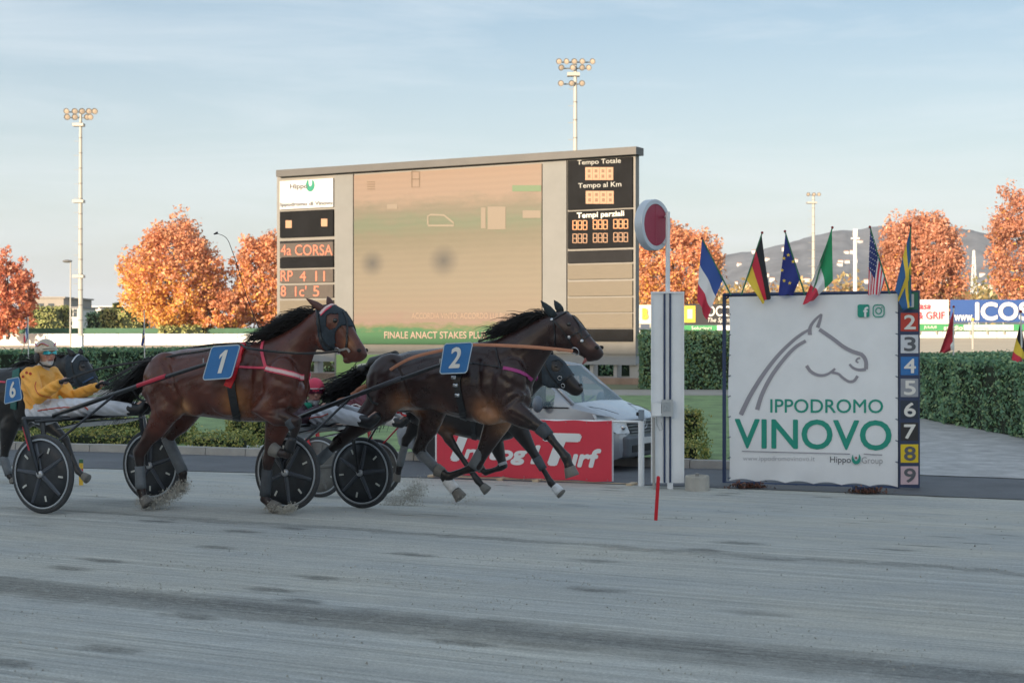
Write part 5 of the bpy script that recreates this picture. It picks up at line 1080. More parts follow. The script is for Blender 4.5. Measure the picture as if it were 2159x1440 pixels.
gl = [[h.P(x, y, 0), h.P(x - 22, y - 3 + 3*math.sin(x), -.03), h.P(x - 48, y + 3 + 4*math.sin(x*.7), -.05), h.P(x - 66, y + 14 + 6*math.sin(x*.3), -.05)] for x, y in catmull(crest, 4)[:-4]]
h.hair('mane', gl, 900, .0036, M_hairb, (.018, .040), 7, .0, 3)
tl = [h.P(326, 762, 0), h.P(312, 768, 0), h.P(298, 788, 0), h.P(270, 812, 0), h.P(240, 836, 0), h.P(218, 870, 0)]; tl2 = [h.P(326, 764, 0), h.P(308, 776, 0), h.P(292, 803, 0), h.P(268, 836, 0), h.P(244, 860, 0), h.P(228, 890, 0)]
h.hair('tail', [tl, tl2], 600, .0036, M_hairb, (.022, .080), 9, .0, 4)
plate = h.plate('1', [(427, 801), (487, 797), (507, 727), (447, 731)], -.36)
h.strap('saddle_pad', [(512, 729), (500, 760), (488, 800), (482, 816)], .07, M_red, True, None, .03); h.strap('girth', [(505, 728), (490, 780), (488, 812), (494, 850), (500, 884)], .07, M_leather, True, None, .02)
h.strap('breast_strap', [(500, 774), (530, 775), (560, 776)], .020, M_pink, True, None, .010); h.strap('breast_band', [(560, 777), (590, 783), (615, 789), (633, 795), (640, 795)], .05, M_pink, True, None, .010); h.strap('breast_band_padding', [(561, 777), (590, 783), (615, 789), (633, 795), (639, 795)], .028, M_palepink, True, None, .015); h.strap('neck_strap', [(556, 719), (552, 735), (554, 752), (560, 774)], .026, M_pink, True, None, .010)
h.boot('knee_boot', Jc[0].lerp(Jc[1], .80), Jc[1].lerp(Jc[2], .20), .066, .054, M_boot); h.boot('shin_boot', Jd[1].lerp(Jd[2], .22), Jd[1].lerp(Jd[2], .92), .050, .052, M_boot)
h.boot('hock_boot', Ja[1].lerp(Ja[2], .35), Ja[1].lerp(Ja[2], .95), .046, .052, M_bootg); h.boot('shin_boot', Jb[1].lerp(Jb[2], -.02), Jb[1].lerp(Jb[2], .98), .060, .056, M_bootg); h.boot('ankle_boot', Jc[1].lerp(Jc[2], .45), Jc[1].lerp(Jc[2], .9), .042, .05, M_leather)
def rein(h, name, pts, r, m, k=5):     # pts: (px,py,l)
    b = MB(); q = [h.P(*x) for x in catmull(pts, k)]; b.tube(q, r*.35, 6, ref=Vector((0, 1, 0)), rad2=r); return h.part(name, b, m, False)
rein(h, 'rein', [(713, 740, -.09), (680, 744, -.12), (630, 745, -.22), (575, 741, -.25), (522, 734, -.2), (505, 726, -.13), (470, 730, -.14), (430, 740, -.17), (375, 748, -.2), (330, 758, -.2), (260, 768, -.2), (200, 780, -.18), (150, 797, -.17)], .012, M_leather)
rein(h, 'rein', [(735, 741, .09), (700, 738, .16), (600, 728, .25), (530, 724, .15), (440, 728, .12), (360, 745, .1), (290, 770, .12), (225, 803, .15)], .012, M_leather)
rein(h, 'overcheck', [(700, 643, 0), (660, 650, 0), (600, 682, 0), (555, 705, 0), (528, 716, 0), (512, 727, 0)], .010, M_leather)

# ------------------------------------------------------------------ horse 2: dark bay with the number 2
S2 = 12.25
h = H2 = Horse('dark bay horse wearing number 2 with tan reins, leading at the banner', S2, 950, (.030, .014, .013))
h.trunk([(786, 796, 838, .09), (800, 772, 858, .19), (828, 750, 868, .26), (868, 739, 864, .285), (914, 735, 866, .30), (958, 730, 878, .305), (998, 722, 889, .285), (1032, 718, 895, .25), (1062, 722, 892, .23), (1090, 742, 882, .195), (1110, 785, 862, .14)])
h.pairs([((1015, 722), (1110, 858), .20), ((1048, 715), (1122, 812), .165), ((1083, 698), (1145, 770), .128), ((1118, 680), (1162, 744), .102), ((1144, 668), (1172, 730), .092), ((1162, 663), (1180, 728), .088)])
h.pairs([((1157, 668), (1160, 710), .075), ((1174, 658), (1163, 722), .092), ((1194, 656), (1168, 732), .104), ((1213, 668), (1184, 740), .104), ((1228, 686), (1202, 742), .086), ((1241, 704), (1218, 748), .070), ((1254, 720), (1234, 756), .062), ((1265, 730), (1248, 762), .056), ((1271, 739), (1260, 761), .042), ((1273, 746), (1268, 755), .018)], -.12)
h.blob(1180, 716, -.055, (.10, .05, .11)); h.blob(1180, 716, .055, (.10, .05, .11)); h.blob(1243, 758, 0, (.05, .04, .022)); h.blob(1257, 736, -.043, (.03, .02, .03)); h.blob(1257, 736, .043, (.03, .02, .03))
h.blob(1070, 812, -.15, (.17, .11, .25), .35); h.blob(1075, 812, .15, (.17, .11, .25), .35); h.blob(822, 808, -.14, (.25, .13, .28), .3); h.blob(850, 808, .14, (.22, .13, .28), -.1); h.blob(1098, 840, -.09, (.10, .09, .13)); h.blob(1098, 840, .09, (.10, .09, .13)); h.blob(890, 820, -.2, (.17, .1, .18)); h.blob(965, 812, -.2, (.25, .11, .26)); h.blob(1030, 868, -.10, (.18, .12, .12))
Ja = h.leg('hind', (815, 820, -.16, .22, .11), [(800, 862, -.17), (712, 934, -.17), (672, 971, -.17), (664, 982, -.17), (655, 992, -.17)], 1.05)
Jb = h.leg('hind', (870, 822, .15, .19, .10), [(916, 872, .17), (882, 948, .17), (944, 1014, .17), (962, 1036, .17), (975, 1054, .17)], 1.05)
Jc = h.leg('fore', (1078, 832, -.16, .15, .09), [(1078, 866, -.18), (1146, 905, -.18), (1194, 964, -.18), (1201, 986, -.18), (1208, 1008, -.18)], 1.08)
Jd = h.leg('fore', (1062, 850, .13, .14, .09), [(1050, 888, .15), (1004, 983, .15), (944, 1005, .15), (933, 996, .15), (920, 990, .15)], 1.05)
h.finish(.0125, [(856, 852, .10, (.30, .13, .06), .9), (850, 866, .04, (.50, .30, .19), .9), (1035, 880, .12, (.38, .18, .09), .97), (1020, 860, .08, (.24, .10, .045), .8), (1060, 888, .06, (.36, .19, .11), .7), (935, 868, .10, (.13, .052, .03), .8), (905, 900, .06, (.22, .11, .06), .9), (1240, 728, .05, (.10, .04, .028), .8), (1265, 742, .04, (.06, .045, .042), .8), (1185, 672, .06, (.055, .025, .02), .6), (1042, 912, .07, (.30, .16, .09), .9), (890, 745, .16, (.018, .011, .014), .7), (1205, 720, .05, (.075, .028, .02), .6)],
    [([(838, 765), (868, 800), (876, 835), (852, 862)], .022, .034, 1), ([(876, 838), (915, 856), (950, 866)], .03, .012, 1), ([(1020, 765), (1022, 820), (1048, 872)], .02, .022, 1), ([(1040, 745), (1068, 795), (1108, 818)], .02, .012, 1), ([(1062, 870), (1085, 850), (1100, 836)], .016, .02, 1), ([(1164, 742), (1145, 775), (1120, 812)], .02, .014, 1), ([(802, 800), (800, 850), (770, 880)], .03, .014, 1), ([(1088, 868), (1110, 878), (1130, 892)], .010, .010, -1), ([(1168, 738), (1163, 715), (1168, 690)], .012, .012, 1), ([(1205, 692), (1220, 715), (1236, 732)], .010, .008, 1), ([(940, 770), (935, 810), (940, 855)], .05, .008, 1), ([(985, 780), (985, 820), (992, 860)], .03, .006, 1), ([(1075, 730), (1090, 760), (1110, 790)], .016, .006, 1)], mname='dark_bay', leg_from=.6)
h.eye(1199, 684); h.nostril(1258, 733, .023)
M_earc = mat('ear_cover', (.016, .026, .032), .8, .1, 40)
h.ear((1166, 664), (1140, 634), -.06, .038, M_earc, 'ear_cover'); h.ear((1182, 655), (1168, 633), .06, .036, M_earc, 'ear_cover')
h.strap('brow_band', [(1163, 676), (1178, 667), (1192, 659), (1198, 656)], .016, M_leather, True, None, .008); h.strap('cheek_strap', [(1164, 672), (1180, 690), (1196, 712), (1208, 730), (1213, 736)], .015, M_leather, True, None, .008); h.strap('throat_strap', [(1166, 676), (1170, 700), (1171, 728)], .013, M_leather, True, None, .008); h.strap('nose_band', [(1203, 708), (1220, 700), (1232, 693)], .014, M_leather, True, None, .008); h.strap('nose_band', [(1218, 724), (1232, 714), (1244, 705)], .010, M_leather, True, None, .008); h.strap('face_strap', [(1204, 662), (1222, 688), (1226, 712), (1228, 724)], .012, M_leather, True, None, .008)
for x, y in ((1164, 674), (1200, 711), (1227, 719)):
    p, n = h.hit(x, y); b = MB(); b.lathe(p + n*.008, [(.012, -.003), (.017, 0), (.012, .004), (.001, .004)], n, 10); h.part('buckle', b, M_steel)
p, n = h.hit(1214, 739); b = MB(); b.lathe(p + n*.012, [(.036, -.005), (.043, 0), (.036, .005), (.031, 0)], n, 18, closed=True); h.part('bit_ring', b, M_steel)
b = MB(); b.tube([h.P(1240, 752, -.02), h.P(1234, 760, -.03), h.P(1228, 768, -.035)], [.018, .016, .006], 8, rad2=[.008, .007, .003]); h.part('tongue', b, mat('tongue', (.32, .11, .10), .5))
crest = [(1160, 664), (1140, 671), (1122, 679), (1102, 688), (1084, 697), (1066, 707), (1044, 715)]
gl = [[h.P(x, y, 0), h.P(x - 20, y - 5 + 3*math.sin(x), -.03), h.P(x - 40, y + 1 + 4*math.sin(x*.7), -.05), h.P(x - 56, y + 13 + 6*math.sin(x*.3), -.06)] for x, y in catmull(crest, 4)[:-4]]
h.hair('mane', gl, 900, .0036, M_hairb, (.018, .040), 7, .0, 5)
b = MB(); b.tube([h.P(836, 750, .02), h.P(812, 760, .05), h.P(786, 768, .06), h.P(773, 776, .06)], [.05, .065, .07, .03], 12); b.tube([h.P(774, 774, .06), h.P(764, 782, .06), h.P(756, 790, .06)], [.03, .062, .03], 12); h.part('tail_wrap', b, M_hairb)
tl = [h.P(758, 788, .06), h.P(742, 797, .06), h.P(722, 810, .06), h.P(698, 824, .06), h.P(672, 843, .06)]; h.hair('tail', [tl, [h.P(758, 790, .06), h.P(744, 806, .06), h.P(726, 824, .06), h.P(704, 838, .06), h.P(684, 852, .06)]], 560, .004, M_hairb, (.035, .07), 8, 0, 6)
h.plate('2', [(927, 788), (984, 786), (997, 722), (937, 725)], -.36)
h.strap('girth', [(992, 722), (975, 770), (965, 805), (972, 850), (978, 882)], .06, M_leather, True, None, .02)
for x, y in ((958, 796), (962, 812), (966, 832)):
    p, n = h.hit(x, y); b = MB(); b.box(p + n*.026, (.045, .012, .03), Vector((1, 0, 0)), n, Vector((0, 0, 1))); h.part('buckle', b, M_steel)
h.strap('breast_strap', [(992, 765), (1020, 769), (1050, 774), (1062, 777)], .012, M_leather, True, None, .010); h.strap('breast_band', [(1062, 776), (1085, 781), (1105, 789), (1121, 800)], .030, M_mag, True, None, .012); h.strap('neck_strap', [(1044, 728), (1049, 750), (1056, 775)], .012, M_leather, True, None, .010)
h.boot('knee_boot', Jc[0].lerp(Jc[1], .9), Jc[1].lerp(Jc[2], .25), .070, .056, M_boot); h.boot('knee_boot', Jd[0].lerp(Jd[1], .45), Jd[1].lerp(Jd[2], .08), .062, .066, M_bootg); h.boot('shin_boot', Jb[1].lerp(Jb[2], .08), Jb[1].lerp(Jb[2], .62), .050, .05, M_bootg); h.boot('ankle_boot', Jb[2].lerp(Jb[3], -.1), Jb[2].lerp(Jb[3], .9), .058, .056, M_wboot); h.boot('shin_boot', Ja[1].lerp(Ja[2], .35), Ja[1].lerp(Ja[2], 1.0), .046, .054, M_bootg)
rein(h, 'rein', [(1208, 740, -.12), (1160, 735, -.19), (1110, 731, -.24), (1050, 728, -.26), (1000, 727, -.22), (985, 728, -.2), (930, 739, -.2), (890, 748, -.22), (860, 758, -.25), (830, 775, -.25), (800, 797, -.22), (770, 815, -.2), (740, 832, -.2)], .016, M_tanr)
rein(h, 'rein', [(770, 812, -.21), (752, 822, -.21), (745, 836, -.21), (716, 842, -.22), (706, 852, -.22)], .013, M_tanr); rein(h, 'overcheck', [(1185, 657, 0), (1150, 664, 0), (1100, 686, 0), (1050, 706, 0), (1008, 720, 0)], .010, M_leather)

# ------------------------------------------------------------------ horse 3: black, behind number 2
S3 = 15.5
h = H3 = Horse('black horse half hidden behind the number 2 horse', S3, 980, (.012, .010, .011))
h.trunk([(858, 822, 872, .09), (872, 802, 892, .2), (900, 791, 904, .27), (945, 787, 914, .29), (988, 783, 924, .30), (1020, 778, 930, .28), (1050, 776, 932, .245), (1078, 788, 926, .21), (1096, 812, 908, .15)])
h.pairs([((1035, 778), (1098, 892), .19), ((1062, 770), (1112, 850), .155), ((1092, 760), (1132, 824), .12), ((1120, 752), (1146, 812), .1), ((1140, 748), (1156, 806), .09)])
h.pairs([((1138, 752), (1142, 796), .075), ((1154, 747), (1146, 806), .092), ((1172, 750), (1152, 812), .10), ((1188, 762), (1166, 816), .1), ((1201, 780), (1182, 820), .084), ((1212, 796), (1194, 826), .068), ((1222, 808), (1205, 833), .06), ((1229, 817), (1214, 836), .05), ((1230, 824), (1222, 834), .025)], -.12)
h.blob(1160, 800, -.05, (.1, .05, .1)); h.blob(1160, 800, .05, (.1, .05, .1)); h.blob(1078, 855, -.14, (.16, .1, .22)); h.blob(1078, 855, .14, (.16, .1, .22)); h.blob(885, 845, -.13, (.22, .13, .28)); h.blob(885, 845, .13, (.22, .13, .28))
Ja = h.leg('hind', (895, 850, -.14, .2, .1), [(922, 884, -.16), (946, 925, -.16), (1008, 1014, -.16), (1018, 1025, -.16), (1028, 1035, -.16)])
Jb = h.leg('hind', (880, 850, .14, .2, .1), [(884, 890, .16), (856, 928, .16), (842, 984, .16), (838, 1000, .16), (834, 1014, .16)])
Jc = h.leg('fore', (1080, 868, -.14, .14, .09), [(1090, 898, -.16), (1132, 966, -.16), (1162, 1018, -.16), (1174, 1032, -.16), (1188, 1045, -.16)])
Jd = h.leg('fore', (1060, 880, .13, .13, .08), [(1040, 918, .15), (1062, 984, .15), (1024, 996, .15), (1016, 990, .15), (1008, 982, .15)])
h.finish(.015, [(950, 915, .09, (.19, .085, .04), .95), (930, 900, .06, (.16, .07, .035), .8), (975, 960, .08, (.10, .05, .03), .5), (1220, 815, .05, (.05, .03, .025), .8)], [], rough=.35, mname='black', leg_from=.75, dark_legs=(.010, .009, .010))
h.shell('hood', [(1140, 745), (1180, 745), (1204, 782), (1196, 800), (1170, 820), (1142, 812)], .008, M_hoodm, [[(1164, 764), (1174, 760), (1183, 770), (1177, 783), (1166, 781)]]); h.eye(1172, 772); h.nostril(1221, 812)
M_c3 = mat('ear_black', (.012, .011, .012), .5); h.ear((1150, 750), (1138, 728), -.06, .036, M_c3); h.ear((1162, 747), (1154, 726), .06, .034, M_c3)
h.strap('cheek_strap', [(1148, 766), (1160, 790), (1176, 808), (1186, 816)], .016, M_leather, True, None, .014); h.strap('nose_band', [(1186, 802), (1198, 794), (1206, 788)], .014, M_leather, True, None, .012)
for x, y in ((1181, 797), (1188, 812)):
    p, n = h.hit(x, y); b = MB(); b.lathe(p + n*.014, [(.022, -.004), (.028, 0), (.022, .004), (.018, 0)], n, 14, closed=True); h.part('bit_ring', b, M_steel)
h.hair('mane', [[h.P(x, y, 0), h.P(x - 24, y - 2, -.02), h.P(x - 50, y + 10, -.03)] for x, y in catmull([(1146, 750), (1110, 758), (1070, 770)], 5)], 140, .008, M_hairb, (.02, .04), 5, 0, 8)
h.hair('tail', [[h.P(866, 822, 0), h.P(840, 832, 0), h.P(812, 860, 0), h.P(796, 900, 0)]], 140, .008, M_hairb, (.03, .07), 6, 0, 9)
h.boot('shin_boot', Jc[1].lerp(Jc[2], -.02), Jc[1].lerp(Jc[2], .45), .058, .05, M_boot); h.boot('ankle_boot', Jc[2].lerp(Jc[3], .5), Jc[3].lerp(Jc[4], .55), .052, .064, M_wboot); h.boot('shin_boot', Jb[1].lerp(Jb[2], .2), Jb[1].lerp(Jb[2], .95), .05, .05, M_bootg); h.boot('knee_strap', Jd[0].lerp(Jd[1], .86), Jd[0].lerp(Jd[1], .95), .056, .056, mat('silver_strap', (.35, .37, .40), .4))
h.strap('girth', [(1002, 785), (996, 840), (1000, 925)], .06, M_leather, True, None, .015)

# ------------------------------------------------------------------ horse 6: black, behind the yellow driver
S6 = 14.0
h = H6 = Horse('black horse wearing number 6, cut off by the left picture edge', S6, -60, (.011, .010, .011))
h.trunk([(-182, 815, 860, .09), (-168, 798, 882, .2), (-140, 788, 900, .27), (-95, 784, 902, .29), (-50, 781, 904, .30), (-10, 777, 908, .28), (25, 775, 910, .25), (55, 782, 906, .22), (78, 800, 890, .16)])
h.pairs([((15, 778), (82, 890), .19), ((45, 770), (100, 852), .155), ((75, 762), (118, 830), .12), ((104, 754), (136, 814), .1), ((128, 748), (150, 806), .09)])
h.pairs([((134, 752), (142, 796), .075), ((146, 746), (148, 806), .094), ((164, 746), (156, 812), .104), ((180, 756), (168, 814), .104), ((191, 774), (178, 815), .088), ((198, 790), (184, 819), .072), ((203, 802), (190, 825), .064), ((206, 812), (196, 828), .05), ((206, 820), (202, 826), .025)], -.12)
h.blob(162, 798, -.05, (.1, .05, .1)); h.blob(162, 798, .05, (.1, .05, .1)); h.blob(50, 855, -.14, (.17, .1, .24)); h.blob(50, 855, .14, (.17, .1, .24)); h.blob(-150, 842, -.13, (.22, .13, .28)); h.blob(-150, 842, .13, (.22, .13, .28))
Jc = h.leg('fore', (30, 868, -.13, .14, .09), [(18, 905, -.15), (8, 965, -.15), (20, 1003, -.15), (26, 1010, -.15), (31, 1018, -.15)], 1.0)
Jd = h.leg('fore', (70, 870, .13, .14, .09), [(96, 888, .15), (138, 925, .15), (164, 993, .15), (176, 1003, .15), (187, 1011, .15)], 1.0)
Ja = h.leg('hind', (-150, 850, -.14, .2, .1), [(-140, 895, -.16), (-190, 950, -.16), (-200, 1005, -.16), (-194, 1015, -.16), (-188, 1024, -.16)])
Jb = h.leg('hind', (-145, 850, .14, .2, .1), [(-110, 895, .16), (-130, 950, .16), (-100, 1005, .16), (-94, 1014, .16), (-88, 1022, .16)])
h.finish(.015, [], [], rough=.35, mname='black', dark_legs=(.014, .014, .015), leg_from=.8)
h.shell('hood', [(136, 742), (172, 742), (196, 776), (190, 800), (166, 822), (142, 812)], .009, M_hoodm, [[(167, 764), (177, 761), (184, 772), (177, 783), (168, 779)]]); h.eye(174, 772, .024); h.nostril(201, 810, .018)
h.ear((155, 750), (141, 735), -.05, .04, M_c3); h.ear((170, 746), (170, 733), .05, .036, M_c3)
h.strap('brow_band', [(153, 764), (162, 752), (174, 747)], .018, M_steel, True, None, .014); h.strap('cheek_strap', [(151, 764), (156, 785), (166, 806), (176, 812)], .018, M_leather, True, None, .014); h.strap('nose_band', [(176, 806), (188, 800), (196, 796)], .018, mat('blue_noseband', (.03, .07, .16), .5), True, None, .014)
h.hair('mane', [[h.P(x, y, 0), h.P(x - 24, y - 2, -.02), h.P(x - 50, y + 10, -.03)] for x, y in catmull([(136, 750), (104, 757), (60, 768)], 5)], 140, .008, M_hairb, (.02, .04), 5, 0, 11)
h.plate('6', [(9, 852), (46, 842), (40, 795), (14, 800)], -.36); h.strap('breast_strap', [(-60, 806), (-20, 804), (12, 806)], .02, M_pink, True, None, .01)
h.strap('saddle_pad', [(36, 780), (32, 820), (30, 862)], .10, mat('green_pad', (.02, .12, .10), .6), True, None, .02)
h.hair('tail', [[h.P(-176, 810, 0), h.P(-200, 830, 0), h.P(-225, 870, 0)]], 80, .009, M_hairb, (.03, .07), 5, 0, 12)
h.boot('shin_boot', Jc[1].lerp(Jc[2], -.05), Jc[1].lerp(Jc[2], .95), .06, .054, M_bootg)
# ================================================================== sulkies
M_carb = mat('black_carbon', (.010, .012, .016), .28, .2, 10, coat=.4); M_tyre = mat('tyre_rubber', (.045, .048, .053), .7, .2, 20); M_disc = mat('wheel_disc', (.018, .022, .028), .45, .45, 9); M_ring = mat('rim_grey', (.42, .45, .48), .35, metal=.3); M_hub = mat('hub_alloy', (.45, .46, .48), .35, metal=.6, var=.1); M_refl = mat('reflector', (.55, .56, .52), .4)
M_dusty = mat('dusty_disc', (.13, .13, .125), .8, .35, 5)
def sulky(label, s_mid, a_ax, half, front, paint, accent, rot=(0., 0.), dusty=False, lift=0.0, shaft_end=.45):
    zg = gz(s_mid); t = Thing('racing_sulky', label, 'sulky', W(a_ax, s_mid, zg), -TH, 'racing sulkies behind the horses')
    L = lambda p: t.Mi @ p
    def part(nm, b, m, smooth=False, parent=None): return t.mesh(nm, mk(nm, b.v, b.f, m, b.mi, None, smooth), parent)
    zgs = {-1: gz(s_mid - half) - zg, 1: gz(s_mid + half) - zg}
    Y_ = Vector((0, 1, 0)); R_ = .35
    for sg, ro in ((-1, rot[0]), (1, rot[1])):
        c = Vector((0, sg*half, R_ + zgs[sg])); wl = link('wheel', None, t.root)
        md = M_dusty if dusty else M_disc
        b = MB(); b.lathe(c, [(R_ - .038, -.018), (R_ - .012, -.021), (R_, -.008), (R_, .008), (R_ - .012, .021), (R_ - .038, .018)], Y_, 48, closed=True); part('tyre', b, M_tyre, True, wl)
        b = MB(); b.lathe(c, [(R_ - .040, -.020), (R_ - .036, -.0215), (R_ - .052, -.024), (R_ - .056, -.020)], Y_, 48, closed=True); b.lathe(c, [(R_ - .040, .020), (R_ - .036, .0215), (R_ - .052, .024), (R_ - .056, .020)], Y_, 48, closed=True); part('rim_line', b, M_ring, True, wl)
        b = MB(); b.lathe(c, [(.02, -.030), (R_*.5, -.020), (R_ - .038, -.0165), (R_ - .038, .0165), (R_*.5, .020), (.02, .030)], Y_, 48, closed=True); part('disc', b, md, True, wl)
        for k in range(5):
            w = ro + 2*math.pi*k/5; d = Vector((math.cos(w), 0, math.sin(w))); e = Vector((-math.sin(w), 0, math.cos(w))); b = MB()
            for s2 in (-1, 1): b.hexa([c + d*.04 - e*.024 + Y_*s2*.026, c + d*.04 + e*.024 + Y_*s2*.026, c + d*.275 + e*.018 + Y_*s2*.014, c + d*.275 - e*.018 + Y_*s2*.014], [c + d*.04 - e*.010 + Y_*s2*.044, c + d*.04 + e*.010 + Y_*s2*.044, c + d*.275 + e*.006 + Y_*s2*.028, c + d*.275 - e*.006 + Y_*s2*.028])
            part('spoke', b, md if dusty else mat('spoke_black', (.06, .07, .088), .35), False, wl)
            w += .63; d = Vector((math.cos(w), 0, math.sin(w))); e = Vector((-math.sin(w), 0, math.cos(w))); b = MB(); b.box(c + d*.222 - Y_*.0235, (.05, .006, .016), d, Y_, e); part('reflector', b, M_refl, False, wl)
        b = MB(); b.lathe(c, [(.001, -.060), (.022, -.058), (.034, -.050), (.036, .050), (.022, .058), (.001, .060)], Y_, 18); part('hub', b, M_hub, True, wl)
        # fork straps down to the hub
        for dy, dx in ((.055, -.17), (-.075, -.08)):
            b = MB(); top = Vector((dx, sg*(half + dy), .83 + lift)); b.tube([top, c + Y_*sg*dy*.9 + Vector((-.012, 0, .03)), c + Y_*sg*dy*.9], [.022, .015, .012], 6, rad2=[.030, .020, .014]); part('fork', b, paint)
        b = MB(); b.box(Vector((-.135, sg*(half + .062), .66 + lift)), (.018, .006, .22), Vector((1, 0, 0)), Y_, Vector((-.17, 0, .5)).normalized()); part('fork_lettering', b, accent)
    b = MB(); b.tube([Vector((-.17, -half - .06, .83 + lift)), Vector((-.17, 0, .80 + lift)), Vector((-.17, half + .06, .83 + lift))], .024, 8); part('crossbar', b, paint, True)
    b = MB(); b.tube([Vector((-.06, -half - .03, .81 + lift)), Vector((-.06, half + .03, .81 + lift))], .016, 8); part('crossbar', b, paint, True)
    b = MB(); b.box(Vector((-.13, 0, .845 + lift)), (.34, .42, .05)); part('seat', b, M_leather)
    b = MB(); b.box(Vector((.02, 0, .76 + lift)), (.30, .9, .012), Vector((1, 0, .22)).normalized(), Y_, Vector((-.22, 0, 1)).normalized()); part('mud_apron', b, M_carb)
    fl = L(on_s(front[0], front[1], s_mid - .37))
    for sg in (-1, 1):
        f0 = Vector((fl.x, sg*.37, fl.z)); r0 = Vector((-.15, sg*shaft_end, .845 + lift)); m1 = r0.lerp(f0, .55); m2 = r0.lerp(f0, .9) + Vector((0, 0, -.012))
        b = MB(); b.tube([r0, r0.lerp(f0, .3), m1, m2, f0 + Vector((.02, 0, -.012)), f0 + Vector((.28, 0, -.01))], [.021, .021, .020, .017, .015, .010], 10); sh = part('shaft', b, paint, True)
        b = MB(); g0, g1 = r0.lerp(f0, .56), r0.lerp(f0, .74); b.tube([g0 + Vector((0, sg*.004, .002)), g1 + Vector((0, sg*.004, .002))], .0205, 10); part('shaft_lettering', b, accent, True, sh)
        b = MB(); b.tube([r0.lerp(f0, .42), Vector((-.02, sg*(half + .035), .50)), Vector((0, sg*(half + .05), .38 + zgs[sg]))], [.012, .011, .010], 8); part('stay', b, paint, True)
        b = MB(); q = r0.lerp(f0, .52); b.tube([q, q + Vector((.0, -sg*.10, -.10)), q + Vector((.05, -sg*.12, -.12))], .012, 6); part('stirrup', b, paint)
        b = MB(); b.tube([f0 + Vector((-.04, 0, -.01)), f0 + Vector((-.04, 0, .03))], .007, 6); part('shaft_pin', b, M_steel)
    return t
M_redp = mat('red_lacquer', (.55, .012, .02), .3, coat=.4); M_accent = mat('red_lettering', (.50, .03, .06), .5); M_accw = mat('white_trim', (.6, .6, .62), .5)
K1 = sulky('black sulky of the yellow-clad driver on the left', 11.05, -9.50, .745, (437, 763), M_carb, M_accent, (.55, .3))
K2 = sulky('black sulky drawn by the number 2 horse', 12.22, -7.78, .65, (936, 763), M_carb, mat('dark_trim', (.05, .05, .06), .5), (-.2, .12))
K3 = sulky('red sulky with a dusty wheel behind the black horse', 15.5, -9.55, .65, (1000, 812), M_redp, M_accw, (.1, .7), True)

# ================================================================== people
def frame_head(f, u):
    f = f.normalized(); sdv = f.cross(u).normalized(); return f, sdv, sdv.cross(f)
def hand(b, wrist, d, up, r=.0105, grip=.9):
    """closed hand: palm, four bent fingers of different length, thumb from the side of the palm"""
    d = d.normalized(); sd = d.cross(up).normalized(); up = sd.cross(d).normalized()
    b.tube([wrist - d*.02, wrist + d*.03, wrist + d*.075], [.030, .040, .038], 10, ref=sd, rad2=[.024, .022, .018])
    for k, (off, ln) in enumerate(((-.030, .85), (-.010, 1.0), (.010, .95), (.030, .75))):
        p0 = wrist + d*.07 + sd*off; p1 = p0 + d*.034*ln - up*.006; p2 = p1 + (d*.2 - up)*.030*ln*grip; p3 = p2 + (-d*.8 - up*.35)*.024*ln
        b.tube([p0, p1, p2, p3], [r*1.15, r*1.1, r, r*.8], 7)
    q0 = wrist + d*.02 + sd*-.038; b.tube([q0, q0 + d*.03 - sd*.020 - up*.010, q0 + d*.058 - sd*.008 - up*.026, q0 + d*.07 + sd*.012 - up*.034], [r*1.4, r*1.3, r*1.1, r*.8], 7)
